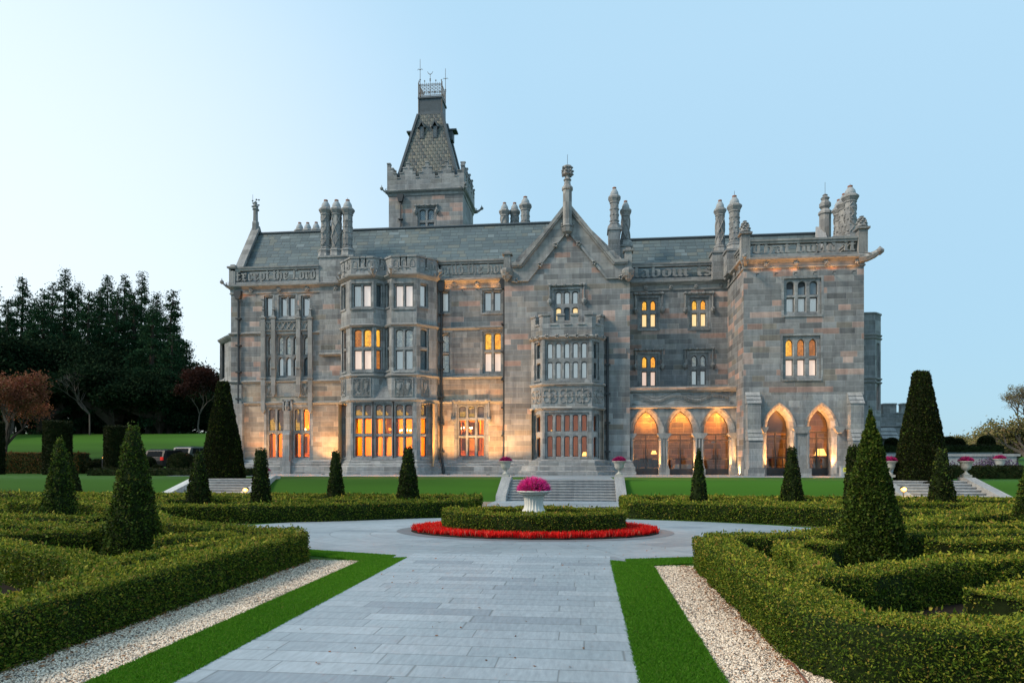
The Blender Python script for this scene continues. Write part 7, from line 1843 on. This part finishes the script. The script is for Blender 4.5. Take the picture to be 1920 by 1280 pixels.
for k in range(4): mb.box(q.x-1.2+k*.7, q.x-.6+k*.7, q.y-.27, q.y-.25, T+.2, T+1.1)
mb.build('door', M['bronze'], cb)
M['gilt'] = simple('gilt_picture_frame', (.42, .26, .08), .4, .5, .2, 9, .4); M['canvas'] = simple('dark_old_painting', (.045, .035, .028), .6, .3, .6, 2.0)
def picture(x, y, z0, z1, w_, label, fig=False):
    p = empty('framed_painting', (x, y, z0), label, 'painting', 'paintings hanging inside the manor')
    mb = MB(); b = .14
    for q in ((-w_/2, w_/2, z0, z0+b), (-w_/2, w_/2, z1-b, z1), (-w_/2, -w_/2+b, z0+b, z1-b), (w_/2-b, w_/2, z0+b, z1-b)): mb.box(x+q[0], x+q[1], y-.08, y, q[2], q[3])
    mb.build('picture_frame', M['gilt'], p)
    mb = MB(); mb.box(x-w_/2+b, x+w_/2-b, y-.04, y-.02, z0+b, z1-b); c_ = mb.build('canvas', M['canvas'], p)
    if fig:      # a pale robed portrait blurred by distance
        mb = MB(); h = z1-z0; zz = z0+b
        mb.prism([(x-w_*.2, zz), (x+w_*.22, zz), (x+w_*.16, zz+h*.35), (x+w_*.05, zz+h*.52), (x-w_*.06, zz+h*.5), (x-w_*.16, zz+h*.3)], y-.05, y-.04)
        mb.lathe([(.01, 0), (.13, .001), (.13, .01)], 10, Matrix.Translation((x+.0, y-.055, zz+h*.6)) @ Matrix.Rotation(R(90), 4, 'X')); mb.build('painted_figure', M['pale_fabric'], c_)
    return p
picture(X(883, 54.9), 54.85, T+1.7, T+4.3, 1.75, 'large gilt-framed portrait behind the lit triple window', True)
picture(X(731, 54.6), 54.65, T+1.3, T+4.9, 1.35, 'tall gilt-framed portrait in the middle of the bay room', True); picture(X(1463, 52.5), 52.55, T+2.9, T+4.9, 2.3, 'wide red-gold painting behind the left wing arch')
picture(X(572, 55.4), 55.4, T+1.5, T+3.2, .8, 'dark cabinet-like painting behind the right window pair of the left wing'); 
def chandelier(x, y, z, label, r=.55, n=8):
    c = empty('chandelier', (x, y, z), label, 'chandelier', 'chandeliers glowing inside the manor')
    mb = MB(); mb.tube([(x, y, z), (x, y, z+1.3)], .02, 5); mb.lathe([(.02, z-.25), (.1, z-.1), (.05, z+.1), (.03, z+.3)], 8, Matrix.Translation((x, y, 0)))
    for k in range(n): a = 2*math.pi*k/n; mb.tube([(x, y, z-.1), (x+r*.6*math.cos(a), y+r*.6*math.sin(a), z-.22), (x+r*math.cos(a), y+r*math.sin(a), z)], .014, 4)
    mb.build('chandelier_frame', M['gilt'], c)
    for k in range(n):
        a = 2*math.pi*k/n; mb = MB(); mb.lathe([(.02, 0), (.045, .05), (.03, .11), (.005, .15)], 6, Matrix.Translation((x+r*math.cos(a), y+r*math.sin(a), z+.02))); mb.build('bulb', M['bulb'], c)
    return c
chandelier(X(578, YA+2.5), YA+2.5, z2s-2.0, 'blazing chandelier high in the right window pair of the left wing')
chandelier(X(757, YB+2.2), YB+2.2, zB_str1-2.2, 'blazing chandelier high in the right pair of bay windows'); chandelier(X(872, YA+2.5), YA+2.5, zC1-1.9, 'chandelier glowing in the lit triple window')
for px, y, z, lab in ((1455, 50.5, T+5.3, 'small bright spot lamp high behind the left wing arch'), (1535, 50.5, T+5.7, 'small bright spot lamp high behind the right wing arch')):
    e = empty('spot_lamp', (X(px, y), y, z), lab, 'lamp', 'spot lamps in the right wing'); q = org(e)
    mb = MB(); mb.lathe([(.01, -.08), (.075, 0), (.01, .08)], 8, Matrix.Translation(q)); mb.build('bulb', M['bulb'], e); mb = MB(); mb.tube([q+Vector((0, 0, .07)), q+Vector((0, 0, .7))], .015, 4); mb.build('rod', M['iron'], e)
ex = empty('exit_sign', (X(1338, 50.1), 50.1, fR.z(1338, 828)), 'small pale sign plate over the third arcade door', 'sign'); q = org(ex)
mb = MB(); mb.box(q.x-.16, q.x+.16, q.y-.01, q.y+.01, q.z-.04, q.z+.05); mb.build('sign_plate', M['white_cloth'], ex); mb = MB(); mb.tube([q+Vector((0, 0, .04)), q+Vector((0, .05, .2))], .008, 4); mb.build('bracket', M['iron'], ex)
print('objects', len(bpy.data.objects))
